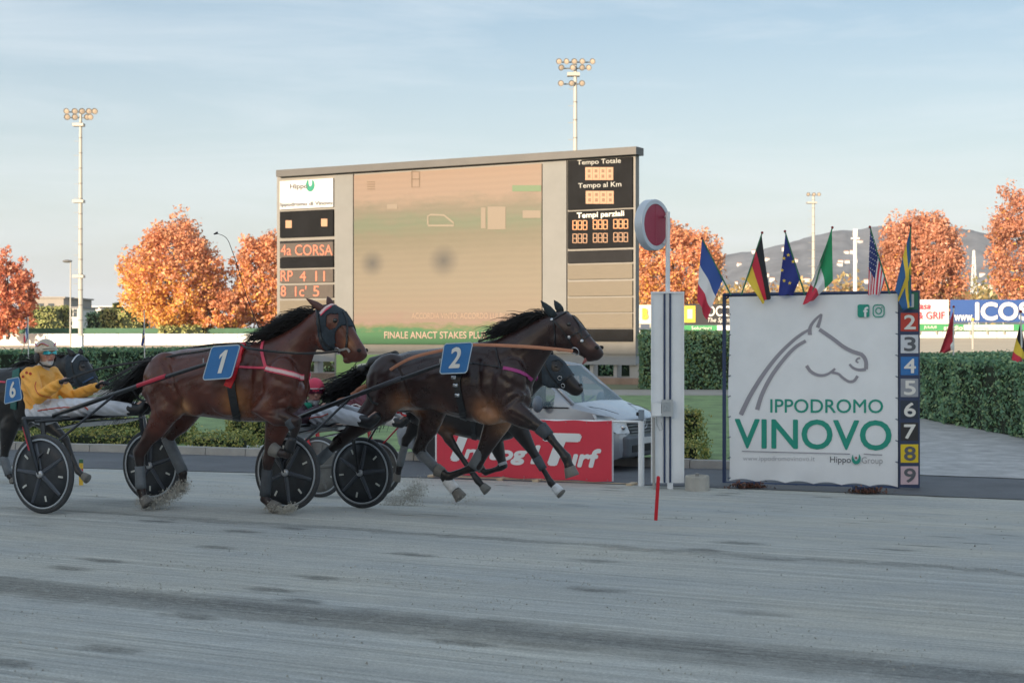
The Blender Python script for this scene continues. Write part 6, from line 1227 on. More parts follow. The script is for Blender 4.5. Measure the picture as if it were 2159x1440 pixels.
def person(label, s_mid, J, look, up, jacket, trousers, helmet, extra=None, group='sulky drivers', jk_attr=None, mask=None, goggles=None, gender=1.0, name='person'):
    pel = on_s(*J['pelvis'][:2], s_mid + J['pelvis'][2]); t = Thing(name, label, 'person', pel, -TH, group)
    P = {k: t.Mi @ on_s(v[0], v[1], s_mid + v[2]) for k, v in J.items()}
    X, Yv, Z = Vector((1, 0, 0)), Vector((0, 1, 0)), Vector((0, 0, 1))
    f, sd, uu = frame_head(Vector(look), Vector(up)); H = P['head']
    body = MB(); sk = (.50, .29, .22)
    # one skin: trunk, neck, head, arms, legs, feet
    trunk = [P['pelvis'], P['pelvis'].lerp(P['chest'], .5), P['chest'], P['neck']]
    body.tube(trunk, [.14, .13, .15, .07], 14, ref=Yv, rad2=[.11, .10, .11, .06]); body.tube([P['neck'], H - uu*.07], [.06, .055], 12, ref=Yv)
    body.ball(H + uu*.025 - f*.01, (.092, .074, .100), f, sd, uu, 18, 12); body.ball(H - uu*.055 + f*.022, (.062, .054, .062), f, sd, uu, 14, 9)       # skull, jaw
    body.tube([H + uu*.022 + f*.078, H - uu*.004 + f*.096, H - uu*.020 + f*.108, H - uu*.028 + f*.088], [.010, .013, .016, .012], 8, ref=sd)           # nose
    body.ball(H + uu*.035 + f*.070, (.022, .055, .014), f, sd, uu, 10, 6); body.ball(H - uu*.052 + f*.082, (.014, .026, .010), f, sd, uu, 10, 6); body.ball(H - uu*.095 + f*.062, (.022, .026, .018), f, sd, uu, 10, 6)
    for q in (-1, 1): body.ball(H + sd*q*.075 - f*.01, (.022, .010, .032), f, sd, uu, 8, 6); body.ball(H + sd*q*.036 + f*.062 - uu*.018, (.02, .024, .022), f, sd, uu, 8, 6)
    for q in ('n', 'f'):
        body.tube([P['sh_'+q], P['el_'+q], P['wr_'+q]], [.052, .042, .030], 10); body.ball(P['wr_'+q] + (P['ha_'+q]-P['wr_'+q])*.5, .035)
        body.tube([P['hip_'+q], P['kn_'+q], P['an_'+q]], [.085, .062, .045], 12); body.tube([P['an_'+q], P['to_'+q]], [.042, .035], 10)
        body.tube([P['chest'], P['sh_'+q]], [.10, .055], 10); body.tube([P['pelvis'], P['hip_'+q]], [.11, .085], 10)
    v, fc, e = remesh(body, .011, 4); Hn = np.array(H); rel = v - Hn; fwd, ups, sds = rel@np.array(f), rel@np.array(uu), rel@np.array(sd)
    c = np.repeat([sk], len(v), 0); lips = (np.abs(ups + .052) < .012) & (fwd > .07) & (np.abs(sds) < .028); c[lips] = (.35, .11, .10); cheek = (np.abs(ups + .02) < .03) & (fwd > .04); c[cheek] = (.52, .26, .20)
    if mask is not None: ms = (ups < -.065) & (fwd > -.08) & (ups > -.16) & (np.linalg.norm(rel, axis=1) < .2); c[ms] = mask
    t.mesh('body', mk('body', v, fc, mat('skin', (.5, .3, .23), .5, .06, 30, attr='Col'), None, np.c_[c, np.ones(len(v))], True))
    def cloth(nm, b, m, vox=.011, it=4, wr=.009):
        v, fc, e = remesh(b, vox, it); rg = np.random.default_rng(len(nm)); 
        w = wr*(np.sin(v[:, 0]*38 + v[:, 2]*55) * np.sin(v[:, 1]*33 + v[:, 2]*28 + 1) + .6*np.sin(v[:, 2]*90 + v[:, 0]*60)); cen = v.mean(0); d = v - cen; d /= np.linalg.norm(d, axis=1)[:, None] + 1e-9
        return t.mesh(nm, mk(nm, v + d*w[:, None], fc, m, None, None, True))
    b = MB(); b.tube([P['pelvis'] - (P['chest']-P['pelvis'])*.10, P['pelvis'].lerp(P['chest'], .35), P['pelvis'].lerp(P['chest'], .75), P['chest'], P['chest'].lerp(P['neck'], .6), P['chest'].lerp(P['neck'], .95)], [.175, .165, .18, .19, .14, .085], 18, ref=Yv, rad2=[.14, .145, .145, .14, .11, .075])
    for q in ('n', 'f'):
        b.tube([P['chest'].lerp(P['neck'], .45), P['sh_'+q], P['sh_'+q].lerp(P['el_'+q], .5), P['el_'+q], P['el_'+q].lerp(P['wr_'+q], .6), P['wr_'+q]], [.10, .088, .076, .070, .056, .044], 12)
    jk = cloth('jacket', b, jacket)
    b = MB(); b.ball(P['pelvis'], (.16, .18, .13), X, Yv, Z, 14, 9)
    for q in ('n', 'f'): b.tube([P['pelvis'].lerp(P['hip_'+q], .5), P['hip_'+q], P['hip_'+q].lerp(P['kn_'+q], .5), P['kn_'+q], P['kn_'+q].lerp(P['an_'+q], .5), P['kn_'+q].lerp(P['an_'+q], .92)], [.12, .112, .098, .078, .070, .056], 12)
    tr = cloth('trousers', b, trousers)
    for q in ('n', 'f'):
        b = MB(); A, T_ = P['an_'+q], P['to_'+q]; K_ = P['kn_'+q]; b.tube([K_.lerp(A, .80), A, A + (A-K_).normalized()*.05], [.060, .058, .05], 12); b.tube([A + (A-K_).normalized()*.03 - (T_-A)*.18, A.lerp(T_, .5) + (A-K_).normalized()*.03, T_ + (A-K_).normalized()*.02], [.048, .050, .036], 12); v_, f_, _ = remesh(b, .012, 3); t.mesh('boot', mk('boot', v_, f_, M_leather, None, None, True))
        b = MB(); hand(b, P['wr_'+q] + (P['ha_'+q]-P['wr_'+q])*.1, P['ha_'+q]-P['wr_'+q], Z); v_, f_, _ = remesh(b, .0045, 1); t.mesh('glove', mk('glove', v_, f_, mat('black_glove', (.018, .018, .022), .6, .15, 30), None, None, True))
    if helmet:
        hm, muff = helmet; b = MB(); rings = []
        for ph in np.linspace(0, 1.75, 12):
            rings.append([H + uu*(.035 + .112*math.cos(ph)) + f*(.118*math.sin(ph)*math.cos(w) - .012) + sd*(.098*math.sin(ph)*math.sin(w)) for w in np.linspace(0, 2*math.pi, 25)[:-1]])
        rings[0] = [H + uu*.147 + f*(.004*math.cos(w) - .012) + sd*(.004*math.sin(w)) for w in np.linspace(0, 2*math.pi, 25)[:-1]]
        b.loft(rings); hl = t.mesh('helmet', mk('helmet', b.v, b.f, hm, None, None, True))
        b = MB(); top, bot = [], []
        for w in np.linspace(-1.15, 1.15, 13):
            o = H + uu*.052 + f*(.112*math.cos(w) - .012) + sd*(.098*math.sin(w)); q = o + f*((.055 if goggles is M_gog else .022)*math.cos(w)) - uu*.014; top.append([o, q]); 
        if goggles is not M_gog: top = [[o_, o_ + f*.004 - uu*.004] for o_, q_ in top]
        b.sheet(top); b.sheet([[p - uu*.006 for p in r_] for r_ in top][::-1]); t.mesh('visor', mk('visor', b.v, b.f, hm, None, None, True), hl)
        for q in (-1, 1): b = MB(); b.ball(H + sd*q*.088 - uu*.030 - f*.022, (.045, .018, .052), f, sd, uu, 12, 8); t.mesh('ear_guard', mk('ear_guard', b.v, b.f, muff, None, None, True), hl); b = MB(); b.tube([H + sd*q*.090 - uu*.06 - f*.01, H + sd*q*.06 - uu*.105 + f*.03, H - uu*.122 + f*.05], .008, 6); t.mesh('chin_strap', mk('chin_strap', b.v, b.f, M_leather), hl)
    if goggles:
        b = MB(); gr = []
        for w in np.linspace(-1.0, 1.0, 15): gr.append([H + f*(.104*math.cos(w*.85)) + sd*(.082*math.sin(w*1.05)) + uu*(.026 + z) for z in (.020, .0, -.020 - .008*abs(math.sin(w*1.6)))])
        b.sheet(gr); b.sheet([[p - f*.006 for p in r_] for r_ in gr][::-1]); gg = t.mesh('goggles', mk('goggles', b.v, b.f, goggles, None, None, True))
        b = MB(); b.tube([H + f*(.108*math.cos(w*.85)) + sd*(.085*math.sin(w*1.05)) + uu*.048 for w in np.linspace(-1.05, 1.05, 13)], .005, 6); t.mesh('goggle_frame', mk('goggle_frame', b.v, b.f, extra['gframe'] if extra and 'gframe' in extra else M_leather), gg)
    return t, P, jk, tr
M_yel = mat('yellow_silk', (.90, .42, .065), .55, .12, 6, .7, 16); M_wtr = mat('white_breeches', (.55, .57, .62), .6, .07, 6, .35, 14); M_hm1 = mat('cream_helmet', (.50, .42, .32), .35, .25, 16, coat=.3); M_gog = mat('mirror_goggles', (.05, .42, .50), .08, var=.55, scale=22, metal=.7)
D1, P1, jk1, tr1 = person('driver in yellow jacket and striped cream helmet holding the reins', S1, dict(pelvis=(92, 868, 0), chest=(82, 806, 0), neck=(90, 776, 0), head=(98, 747, 0), sh_n=(62, 792, -.18), el_n=(82, 838, -.27), wr_n=(128, 806, -.20), ha_n=(147, 799, -.18), sh_f=(112, 790, .18), el_f=(150, 838, .22), wr_f=(206, 815, .16), ha_f=(224, 803, .15), hip_n=(95, 866, -.11), kn_n=(196, 858, -.22), an_n=(288, 864, -.08), to_n=(303, 848, -.05), hip_f=(108, 866, .11), kn_f=(222, 852, .24), an_f=(302, 862, .32), to_f=(326, 842, .33)),
    (1, -.32, .02), (-.06, 0, 1), M_yel, M_wtr, (M_hm1, mat('ear_guard_black', (.02, .02, .025), .5)), None, mask=(.58, .58, .58), goggles=M_gog)
def person_line(t, pts, r, m, s_mid, name, parent=None):
    b = MB(); b.tube([t.Mi @ on_s(x, y, s_mid + l) for x, y, l in catmull(pts, 5)], r, 6); return t.mesh(name, mk(name, b.v, b.f, m), parent)
for cc_, rr_, off in (((.45, .12, .30), .004, .0), ((.55, .20, .04), .004, .02), ((.10, .09, .25), .003, -.02)):     # painted swirls on the helmet
    Hh = P1['head']; f_, s_, u_ = frame_head(Vector((1, -.32, .02)), Vector((-.06, 0, 1))); b = MB()
    for sg in (-1, 1): b.tube([Hh + u_*(.035 + .114*math.cos(1.05 + off + .12*math.sin(w*5))) + f_*(.120*math.sin(1.05 + off)*math.cos(w) - .012) + s_*(sg*.100*math.sin(1.05 + off)*math.sin(w)) for w in np.linspace(.3, 2.7, 24)], rr_*1.6, 5)
    D1.mesh('helmet_stripe', mk('helmet_stripe', b.v, b.f, mat('stripe_%d' % int(cc_[0]*100), cc_, .5)))
def surf_line(t, me_obj, pts, r, m, name):       # piping laid on a garment, found by sighting
    bv = BVHTree.FromPolygons([tuple(v.co) for v in me_obj.data.vertices], [tuple(p.vertices) for p in me_obj.data.polygons]); o = t.Mi @ Vector((0, 0, CAMZ)); R3 = t.Mi.to_3x3(); out = []
    for x, y in catmull(pts, 5):
        h_ = bv.ray_cast(o, (R3 @ ray(x, y)).normalized())
        if h_[0] is not None: out.append(h_[0] + h_[1]*.002)
    if len(out) > 2: b = MB(); b.tube(out, r, 5); t.mesh(name, mk(name, b.v, b.f, m), me_obj)
M_piping = mat('red_piping', (.50, .06, .03), .6)
surf_line(D1, tr1, [(80, 866), (100, 863), (135, 859), (160, 860), (175, 856), (186, 864)], .006, M_piping, 'piping'); surf_line(D1, jk1, [(76, 805), (74, 818), (84, 832), (108, 838)], .004, M_piping, 'piping')
for x, y in ((56, 786), (49, 794), (64, 788)):
    surf_line(D1, jk1, [(x-2, y), (x, y-2), (x+2, y), (x, y+2), (x-2, y)], .006, M_piping, 'embroidered_star')
M_maroon = mat('maroon_silk', (.10, .018, .035), .55, .2, 8, .3, 14); M_hm2 = mat('pink_red_helmet', (.66, .045, .10), .6, .06, 20); M_dark = mat('dark_silk', (.06, .025, .04), .6, .2, 8)
D2, P2_, jk2, tr2 = person('driver in bright red helmet and dark glasses behind the bay horse', S2, dict(pelvis=(640, 896, .02), chest=(630, 868, .02), neck=(650, 856, .0), head=(664, 829, 0), sh_n=(624, 868, -.17), el_n=(640, 884, -.24), wr_n=(676, 860, -.14), ha_n=(692, 853, -.12), sh_f=(662, 866, .17), el_f=(690, 880, .2), wr_f=(708, 850, .12), ha_f=(722, 844, .1), hip_n=(645, 890, -.1), kn_n=(705, 872, -.22), an_n=(775, 890, -.3), to_n=(796, 872, -.3), hip_f=(660, 890, .1), kn_f=(725, 868, .22), an_f=(800, 884, .3), to_f=(820, 866, .3)),
    (.62, -.80, -.02), (0, 0, 1), M_dark, M_wtr, (M_hm2, mat('ear_guard_black', (0, 0, 0))), {'gframe': mat('white_frame', (.65, .6, .58), .4)}, mask=(.50, .50, .50), goggles=mat('dark_red_glasses', (.10, .02, .04), .12))
b = MB(); b.tube([P2_['neck'] + Vector((.06*math.cos(w), .075*math.sin(w), .012*math.cos(w))) for w in np.linspace(0, 2*math.pi, 14)], .032, 8); D2.mesh('green_scarf', mk('green_scarf', b.v, b.f, mat('green_scarf', (.015, .30, .18), .7), None, None, True))
surf_line(D2, tr2, [(648, 884), (662, 880), (678, 878), (692, 872)], .006, M_piping, 'piping')
D3, P3_, jk3, tr3 = person('driver in maroon jacket and white breeches bent low behind the dark horse', S3, dict(pelvis=(716, 888, 0), chest=(758, 850, 0), neck=(782, 830, 0), head=(800, 812, 0), sh_n=(758, 842, -.17), el_n=(790, 862, -.22), wr_n=(824, 846, -.14), ha_n=(838, 842, -.12), sh_f=(784, 838, .17), el_f=(812, 858, .2), wr_f=(840, 846, .12), ha_f=(852, 842, .1), hip_n=(722, 884, -.1), kn_n=(792, 878, -.2), an_n=(842, 892, -.26), to_n=(858, 878, -.26), hip_f=(732, 884, .1), kn_f=(806, 876, .2), an_f=(856, 890, .26), to_f=(872, 876, .26)),
    (1, -.1, .05), (0, 0, 1), M_maroon, mat('cream_breeches', (.56, .54, .53), .6, .08, 6, .35, 14), (mat('dark_helmet', (.05, .05, .07), .4), mat('ear_guard_black', (0, 0, 0))), None, goggles=mat('dark_red_glasses', (0, 0, 0)))
surf_line(D3, jk3, [(738, 858), (750, 852), (766, 858), (776, 850)], .010, M_accw, 'jacket_stripe')
# long whip held up by the driver in the red helmet
wp = [(690, 855, .12), (650, 812, .1), (600, 790, .08), (570, 750, .05), (545, 690, .03), (520, 626, .0), (500, 560, 0), (488, 525, 0), (480, 506, 0), (470, 497, 0), (455, 492, 0)]
w0 = on_s(690, 855, S2 + .12); t = Thing('driving_whip', 'long thin driving whip curving up against the orange trees', 'whip', w0); q = [on_s(x, y, S2 + l) for x, y, l in catmull(wp, 6)]; n = len(q)
b = MB(); b.tube(q, [.007 - .0045*i/(n-1) for i in range(n)], 6); t.part('stock', b, M_leather); b = MB(); b.tube([q[-1] + Vector((.02, 0, .005)), q[-1] + Vector((-.02, 0, -.01))], [.014, .006], 6); t.part('tassel', b, M_leather)

# ================================================================== silver van at the inner rail
VA = R(33); VO = Vector((2.32, 26.75, ZFLAT)); vf = Vector((math.cos(VA), -math.sin(VA), 0)); vs_ = Vector((-math.sin(VA), -math.cos(VA), 0))
t = Thing('silver_van', 'silver van parked behind the red banner with its driver inside', 'van', VO - vf*2.3, -VA)
V = lambda x, y, z: VO - vf*x + vs_*y + Vector((0, 0, z))          # x back from the nose, y towards the camera side
M_silver = mat('silver_paint', (.34, .37, .41), .26, .03, 3, metal=.4, coat=.6); M_plast = mat('bumper_plastic', (.10, .115, .135), .5, .08, 6); M_glass = mat('van_glass', (.30, .42, .47), .04, trans=.0, alpha=.40, spec=.9); M_gdark = mat('van_glass_dark', (.03, .04, .05), .06, spec=.8); M_int = mat('van_interior', (.03, .03, .035), .8)
VST = [(0.00, .66, .66, .30), (.05, .80, .78, .26), (.14, .88, .90, .22), (.45, .93, 1.04, .22), (.90, .95, 1.18, .22), (1.30, .95, 1.47, .22), (1.72, .95, 1.80, .22), (2.20, .95, 1.86, .22), (2.72, .95, 1.88, .22), (2.84, .95, 1.88, .22), (4.30, .95, 1.88, .22), (4.70, .93, 1.82, .26), (4.78, .90, 1.60, .32)]
rings = []
for x, w, zt, zb in VST:
    belt = min(zt - .03, 1.09); up_ = max(min(zt - .10, 1.62), belt + (.01 if zt < 1.2 else .12)); wu = w - (.03 if zt < 1.2 else .10); wt = w - (.10 if zt < 1.2 else .20)
    half = [(0, zb), (w - .06, zb), (w, zb + (belt-zb)*.28), (w, zb + (belt-zb)*.65), (w - .015, belt), (wu, up_), (wt, zt), (0, zt + .025)]
    rings.append([V(x, y, z) for y, z in half] + [V(x, -y, z) for y, z in half[1:-1]][::-1])
b = MB(); m = 14; vs2 = [p for r_ in rings for p in r_]; fs = []; glass = {'windscreen': [], 'side_window': [], 'rear_side_window': []}
for i in range(len(rings)-1):
    for k in range(m):
        k2 = (k+1) % m; q = (i*m+k, i*m+k2, (i+1)*m+k2, (i+1)*m+k); x0, x1 = VST[i][0], VST[i+1][0]
        if k in (6, 7) and .89 < x0 < 1.7: glass['windscreen'].append(q)
        elif k in (4, 9) and 1.2 < x0 < 2.7: glass['side_window'].append((q, k))
        elif k in (4, 9) and 2.8 < x0 < 4.2: glass['rear_side_window'].append((q, k))
        else: fs.append(q)
fs += [tuple(range(m))[::-1], tuple((len(rings)-1)*m + k for k in range(m))]
b.add(vs2, fs); bd = t.part('body', b, M_silver, True); bd.data.set_sharp_from_angle(angle=R(34)); md = bd.modifiers.new('b', 'BEVEL'); md.width = .02; md.segments = 2; md.limit_method = 'ANGLE'; md.angle_limit = R(18)
def pick(faces):
    u = sorted({i for f in faces for i in f}); mp2 = {k: i for i, k in enumerate(u)}; return MB().add([vs2[k] for k in u], [tuple(mp2[i] for i in f) for f in faces])
b = pick(glass['windscreen']); t.part('windscreen', b, M_glass)
for side in (4, 9):
    b = pick([q for q, k in glass['side_window'] if k == side]); sw = t.part('side_window', b, M_glass); b = pick([q for q, k in glass['rear_side_window'] if k == side]); t.part('rear_side_window', b, M_gdark)
    sy = 1 if side == 4 else -1; b = MB(); b.tube([V(1.78, sy*.952, 1.08), V(1.80, sy*.865, 1.62)], .028, 6); b.tube([V(2.78, sy*.952, 1.08), V(2.78, sy*.865, 1.62)], .04, 6); b.tube([V(.98, sy*.955, 1.10), V(2.9, sy*.958, 1.085)], .012, 6); t.part('window_frame', b, M_rubber)
    b = MB(); b.tube([V(.93, sy*.88, 1.16), V(1.34, sy*.80, 1.49), V(1.72, sy*.77, 1.79), V(2.2, sy*.77, 1.86)], .035, 8); t.part('windscreen_pillar', b, M_silver, True)
b = MB(); b.box(V(1.25, 0, .98), (.6, 1.6, .16), -vf, vs_); b.box(V(2.6, 0, .45), (3.4, 1.75, .3), -vf, vs_); b.box(V(3.0, 0, 1.2), (.05, 1.7, 1.2), -vf, vs_); t.part('interior', b, M_int)
for sy in (.42, -.42): b = MB(); b.box(V(2.25, sy, .85), (.5, .5, .5), -vf, vs_); b.box(V(2.5, sy, 1.2), (.14, .48, .7), -vf, vs_); b.box(V(2.5, sy, 1.62), (.1, .26, .18), -vf, vs_); t.part('seat', b, M_int)
b = MB(); b.lathe(V(1.62, .42, 1.12), [(.17, -.012), (.185, 0), (.17, .012), (.158, 0)], (vf*.8 - Vector((0, 0, .6))), 22, closed=True); t.part('steering_wheel', b, M_rubber)
b = MB(); b.hexa([V(-.05, .68, .25), V(-.05, -.68, .25), V(.9, -.97, .25), V(.9, .97, .25)], [V(-.06, .70, .62), V(-.06, -.70, .62), V(.9, -.972, .60), V(.9, .972, .60)]); bp_ = t.part('bumper', b, M_plast); md = bp_.modifiers.new('b', 'BEVEL'); md.width = .05; md.segments = 3
b = MB(); b.hexa([V(-.065, .52, .34), V(-.065, -.52, .34), V(-.02, -.52, .34), V(-.02, .52, .34)], [V(-.07, .52, .46), V(-.07, -.52, .46), V(-.02, -.52, .46), V(-.02, .52, .46)]); t.part('lower_intake', b, M_rubber, parent=bp_)
b = MB(); b.box(V(-.075, 0, .53), (.012, .50, .11), -vf, vs_); t.part('number_plate', b, M_signw, parent=bp_)
b = MB(); b.hexa([V(-.02, .50, .66), V(-.02, -.50, .66), V(.12, -.50, .66), V(.12, .50, .66)], [V(.075, .58, .89), V(.075, -.58, .89), V(.2, -.58, .89), V(.2, .58, .89)]); gr_ = t.part('grille', b, M_rubber)
for k in range(4): zq = .69 + k*.055; xq = -.02 + .095*(zq-.66)/.3; b = MB(); b.box(V(xq - .012, 0, zq), (.025, 1.0 + .04*k, .022), -vf, vs_); t.part('grille_bar', b, mat('chrome_bar', (.45, .47, .5), .25, metal=.8), parent=gr_)
b = MB(); eo = V(.0, 0, .81); b.lathe(eo - vf*-.03, [(.075, -.006), (.085, 0), (.075, .006), (.068, 0)], vf, 22, closed=True)
for w in (90, 210, 330): b.tube([eo + vf*.03, eo + vf*.03 + vs_*.07*math.cos(R(w)) + Vector((0, 0, .07*math.sin(R(w))))], [.012, .003], 6)
t.part('emblem', b, M_steel, parent=gr_)
for sy in (1, -1):
    q = [(.00, .57, .68), (.07, .57, .85), (.22, .86, .97), (.46, .965, 1.0), (.36, .975, .86), (.08, .88, .68)]; ctr = np.mean(q, 0); b = MB(); vv = [V(x - .035, sy*y*1.005, z) for x, y, z in q]; bk = [V(x + .05, sy*y*.96, z) for x, y, z in q]; n = 6; cc2 = V(ctr[0] - .13, sy*(ctr[1] + .06), ctr[2]); b.add(vv + bk + [cc2], [(i, (i+1) % n, n+(i+1) % n, n+i) for i in range(n)] + [(i, (i+1) % n, 2*n) for i in range(n)]); hl = t.part('headlight', b, mat('headlight_lens', (.62, .68, .72), .08, .1, 20, spec=.9), True)
    for dx, dyy in ((0, 0), (.13, .13)): b = MB(); b.ball(V(.02 + dx, sy*(.72 + dyy), .78), .05, nu=12, nv=8); t.part('headlight_bulb', b, M_steel, True, parent=hl)
    b = MB(); b.ball(V(1.50, sy*1.12, 1.16), (.075, .13, .15), -vf, vs_, nu=16, nv=10); mr_ = t.part('wing_mirror', b, mat('mirror_shell', (.16, .19, .23), .35), True); b = MB(); b.tube([V(1.48, sy*.93, 1.10), V(1.5, sy*1.05, 1.12)], .03, 8); t.part('mirror_arm', b, M_plast, parent=mr_)
    for xw in (.92, 3.95):
        c = V(xw, sy*.86, .33); wl = link('wheel', None, t.root); ax = vs_*sy
        b = MB(); b.lathe(c, [(.22, -.1), (.31, -.1), (.335, -.06), (.335, .06), (.31, .1), (.22, .1)], ax, 32, closed=True); t.part('tyre', b, M_tyre, True, parent=wl); b = MB(); b.lathe(c, [(.22, .02), (.215, .085), (.19, .07), (.06, .05), (.001, .06)], ax, 24); t.part('rim', b, M_hub, parent=wl)
        b = MB(); b.lathe(V(xw, sy*.955, .36), [(.40, -.02), (.41, .006), (.37, .008), (.36, -.03)], ax, 32, closed=True); t.part('wheel_arch', b, M_plast)
        b = MB(); b.lathe(V(xw, sy*.952, .36), [(.385, .0), (.001, .001)], ax, 32); t.part('wheel_well', b, M_rubber)
for k, (xa, ya, xb, yb) in enumerate(((.93, .55, 1.08, -.12), (.93, -.15, 1.06, -.72))):
    b = MB(); b.tube([V(xa, ya, 1.165), V(xa + .06, (ya+yb)/2, 1.215), V(xb, yb, 1.27)], .013, 6); t.part('wiper', b, M_rubber)
b = MB(); b.tube([V(.17, .60, 1.005), V(.45, .66, 1.085), V(.93, .78, 1.155)], .006, 5); b.tube([V(.17, -.60, 1.005), V(.45, -.66, 1.085), V(.93, -.78, 1.155)], .006, 5); t.part('bonnet_seam', b, M_plast)
for xq in (1.76, 2.80): b = MB(); b.tube([V(xq, .953, .40), V(xq, .956, 1.08)], .006, 5); t.part('door_seam', b, M_plast)
b = MB(); b.box(V(2.62, .962, .93), (.22, .03, .04), -vf, vs_); t.part('door_handle', b, M_silver); b = MB(); b.box(V(2.6, .96, .62), (3.2, .02, .10), -vf, vs_); t.part('side_moulding', b, M_plast)
# its driver, looking out of the near window
hd = V(2.18, .62, 1.42); tp = Thing('person', 'driver with cap and beard looking out of the van window', 'person', V(2.2, .55, .9), -VA, None); body = MB(); fdir = (vs_*.95 + vf*.3).normalized(); sd_v = fdir.cross(Vector((0, 0, 1))).normalized(); Zv = Vector((0, 0, 1))
body.ball(hd + Zv*.02, (.09, .075, .105), fdir, sd_v, Zv, 16, 10); body.ball(hd - Zv*.06 + fdir*.02, (.06, .055, .06), fdir, sd_v, Zv); body.tube([hd - Zv*.08, hd - Zv*.18], .055, 10); body.tube([hd + fdir*.075 + Zv*.02, hd + fdir*.105 - Zv*.015, hd + fdir*.08 - Zv*.03], [.01, .016, .01], 8)
body.tube([hd - Zv*.17, hd - Zv*.3, hd - Zv*.62], [.09, .20, .17], 14, ref=sd_v, rad2=[.08, .13, .13])
for q in (-1, 1): body.tube([hd - Zv*.24 + sd_v*q*.17, hd - Zv*.45 + sd_v*q*.2 + vf*.1, hd - Zv*.42 + sd_v*q*.1 + vf*.38], [.06, .05, .035], 10)
for q in (-1, 1): body.ball(hd + sd_v*q*.03 + fdir*.075 + Zv*.025, .012, nu=8, nv=5)
v_, f_, _ = remesh(body, .012, 4); vh = v_ - np.array(hd); cl = np.repeat([(.48, .28, .21)], len(v_), 0); cl[(vh[:, 2] < -.045) & (vh[:, 2] > -.13)] = (.07, .045, .035); cl[vh[:, 2] < -.15] = (.05, .07, .11); Mi = np.array(tp.Mi); vl = v_@Mi[:3, :3].T + Mi[:3, 3]
tp.mesh('body', mk('body', vl, f_, MATS['skin'], None, np.c_[cl, np.ones(len(v_))], True)); b = MB(); b.ball(hd + Zv*.045, (.098, .084, .095), fdir, sd_v, Zv, 16, 8, 0, .5); b.box(hd + Zv*.055 + fdir*.11, (.09, .13, .012), fdir, sd_v); tp.part('cap', b, mat('dark_cap', (.025, .022, .02), .8), True)

# ================================================================== sand in the air and on the track
M_grain = mat('sand_grains', (.44, .42, .37), .95, .3, 30)
def spray(label, pts, n, spread, rmin, rmax, s_mid, name='sand_spray', seed=1):
    rg = np.random.default_rng(seed); b = MB(); P_ = [np.array(on_s(x, y, s_mid + l)) for x, y, l in pts]
    for k in range(n):
        i = rg.integers(len(P_)-1); w = rg.uniform(); c = P_[i]*(1-w) + P_[i+1]*w + rg.normal(0, 1, 3)*spread*np.array([1, 1, .8]); r = rg.uniform(rmin, rmax)*rg.uniform(.4, 1)
        zg_ = gz(AS(c[0], c[1])[1]); c[2] = max(c[2], zg_ + r*.3); d = rand_dirs(4)*r; d[0] = (0, 0, r); b.add([Vector(c + q) for q in d], [(0, 1, 2), (0, 2, 3), (0, 3, 1), (1, 3, 2)])
    structure(name, b, M_grain, kind='stuff', label=label, cat='sand')
spray('sand thrown up by the hind hooves of the bay horse', [(298, 1058, -.19), (322, 1062, -.1), (350, 1052, 0), (376, 1036, .1), (388, 1020, .15)], 5200, .036, .003, .012, S1, seed=2)
spray('sand pushed up by the planted fore hoof of the bay horse', [(560, 1070, .12), (588, 1076, .12), (612, 1074, .1), (618, 1066, .1)], 2200, .022, .003, .011, S1, seed=3)
spray('sand spraying around the far sulky wheel', [(820, 1062, -.4), (845, 1052, -.3), (868, 1040, -.2), (884, 1022, -.1), (872, 1060, -.2)], 4200, .06, .003, .011, 14.2, seed=4)
spray('sand flung from the hooves under the dark horse', [(944, 1050, .1), (965, 1058, .1), (985, 1060, .1), (1004, 1052, .15)], 500, .05, .003, .009, S2, seed=5)
spray('loose sand hanging between the two leading horses', [(440, 1020, 0), (470, 1040, 0), (500, 1046, 0)], 160, .07, .003, .008, S1, seed=6)
rg = np.random.default_rng(21); b = MB()
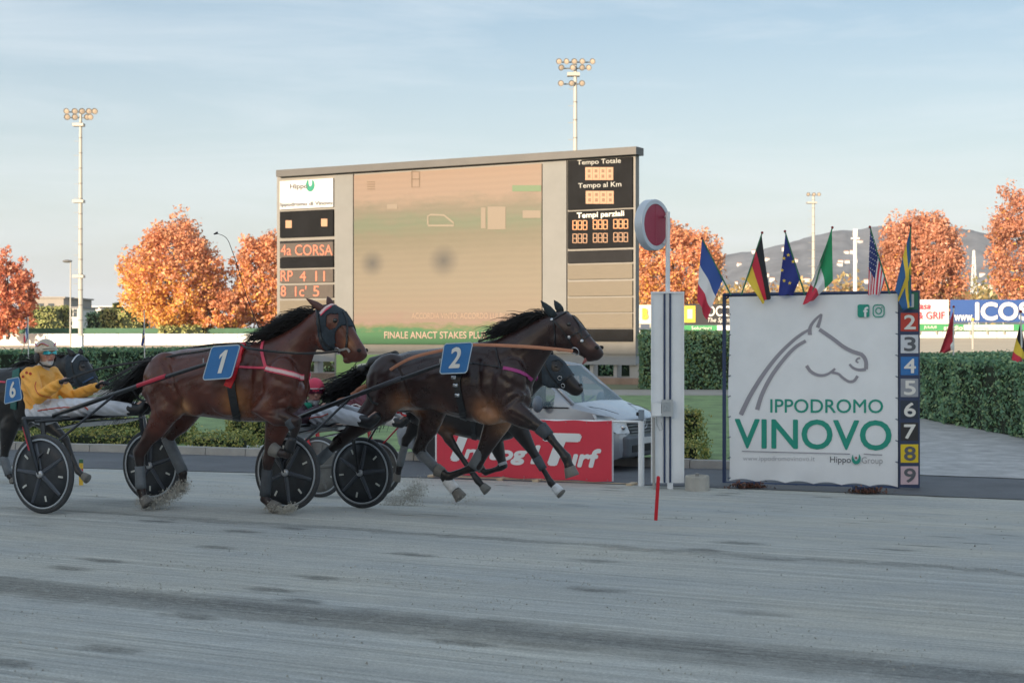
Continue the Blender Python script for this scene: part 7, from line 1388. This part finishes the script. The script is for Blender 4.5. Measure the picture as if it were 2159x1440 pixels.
prints = [(285, 1237), (400, 1245), (60, 1298), (470, 1322), (690, 1342), (60, 1172), (345, 1190), (470, 1200), (780, 1224), (865, 1234), (915, 1220), (1170, 1226), (960, 1282), (1120, 1398), (1380, 1268), (1370, 1296), (1860, 1370), (950, 1360), (820, 1198), (1190, 1192), (620, 1130), (370, 1120), (520, 1164), (1500, 1180), (1700, 1240), (1450, 1418), (1850, 1400), (1000, 1175), (20, 1418), (1060, 1268), (1640, 1330), (1990, 1290), (2080, 1200), (1250, 1168)]
for (px, py) in prints:
    c = on_z(px, py, 0); sc = rg.uniform(.7, 1.2)
    for k in range(int(30*sc)):
        w = rg.uniform(0, 6.28); rr_ = abs(rg.normal(.11, .06))*sc; q = W(rr_*math.cos(w)*1.9, rr_*math.sin(w)*.8, 0); p = np.array(c) + np.array(q); r = rg.uniform(.003, .009); p[2] = gz(AS(p[0], p[1])[1]) + r*.25
        d = rand_dirs(5)*r; d[0] = (0, 0, r*.9); b.add([Vector(p + x) for x in d], [(0, 1, 2), (0, 2, 3), (0, 3, 4), (0, 4, 1), (1, 3, 2), (1, 4, 3)])
for k in range(900):
    a_, s_ = rg.uniform(-13, 8), rg.uniform(4.5, 20); r = rg.uniform(.003, .010)*(1 + s_*.03); p = np.array(W(a_, s_, gz(s_) + r*.3)); d = rand_dirs(4)*r; d[0] = (0, 0, r); b.add([Vector(p + x) for x in d], [(0, 1, 2), (0, 2, 3), (0, 3, 1), (1, 3, 2)])
structure('sand_clods', b, mat('damp_clods', (.40, .39, .355), .95, .3, 20), kind='stuff', label='damp sand clods around the hoofprints on the track', cat='sand')
# ================================================================== autumn haze over the whole place
b = MB(); b.box((0, 0, 131), (19900, 19900, 270)); hz = structure('haze', b, [], kind='stuff', label='thin autumn haze over the racecourse and the hill', cat='haze')
hm = bpy.data.materials.new('haze_air'); hm.use_nodes = True; ns, L_ = nodes_of(hm); ns.clear(); vo = ns.new('ShaderNodeVolumePrincipled'); ou = ns.new('ShaderNodeOutputMaterial'); vo.inputs['Density'].default_value = 1.0e-4; vo.inputs['Color'].default_value = (.80, .88, 1.0, 1); vo.inputs['Anisotropy'].default_value = 0.0; L_.new(vo.outputs[0], ou.inputs['Volume']); hz.data.materials.append(hm)
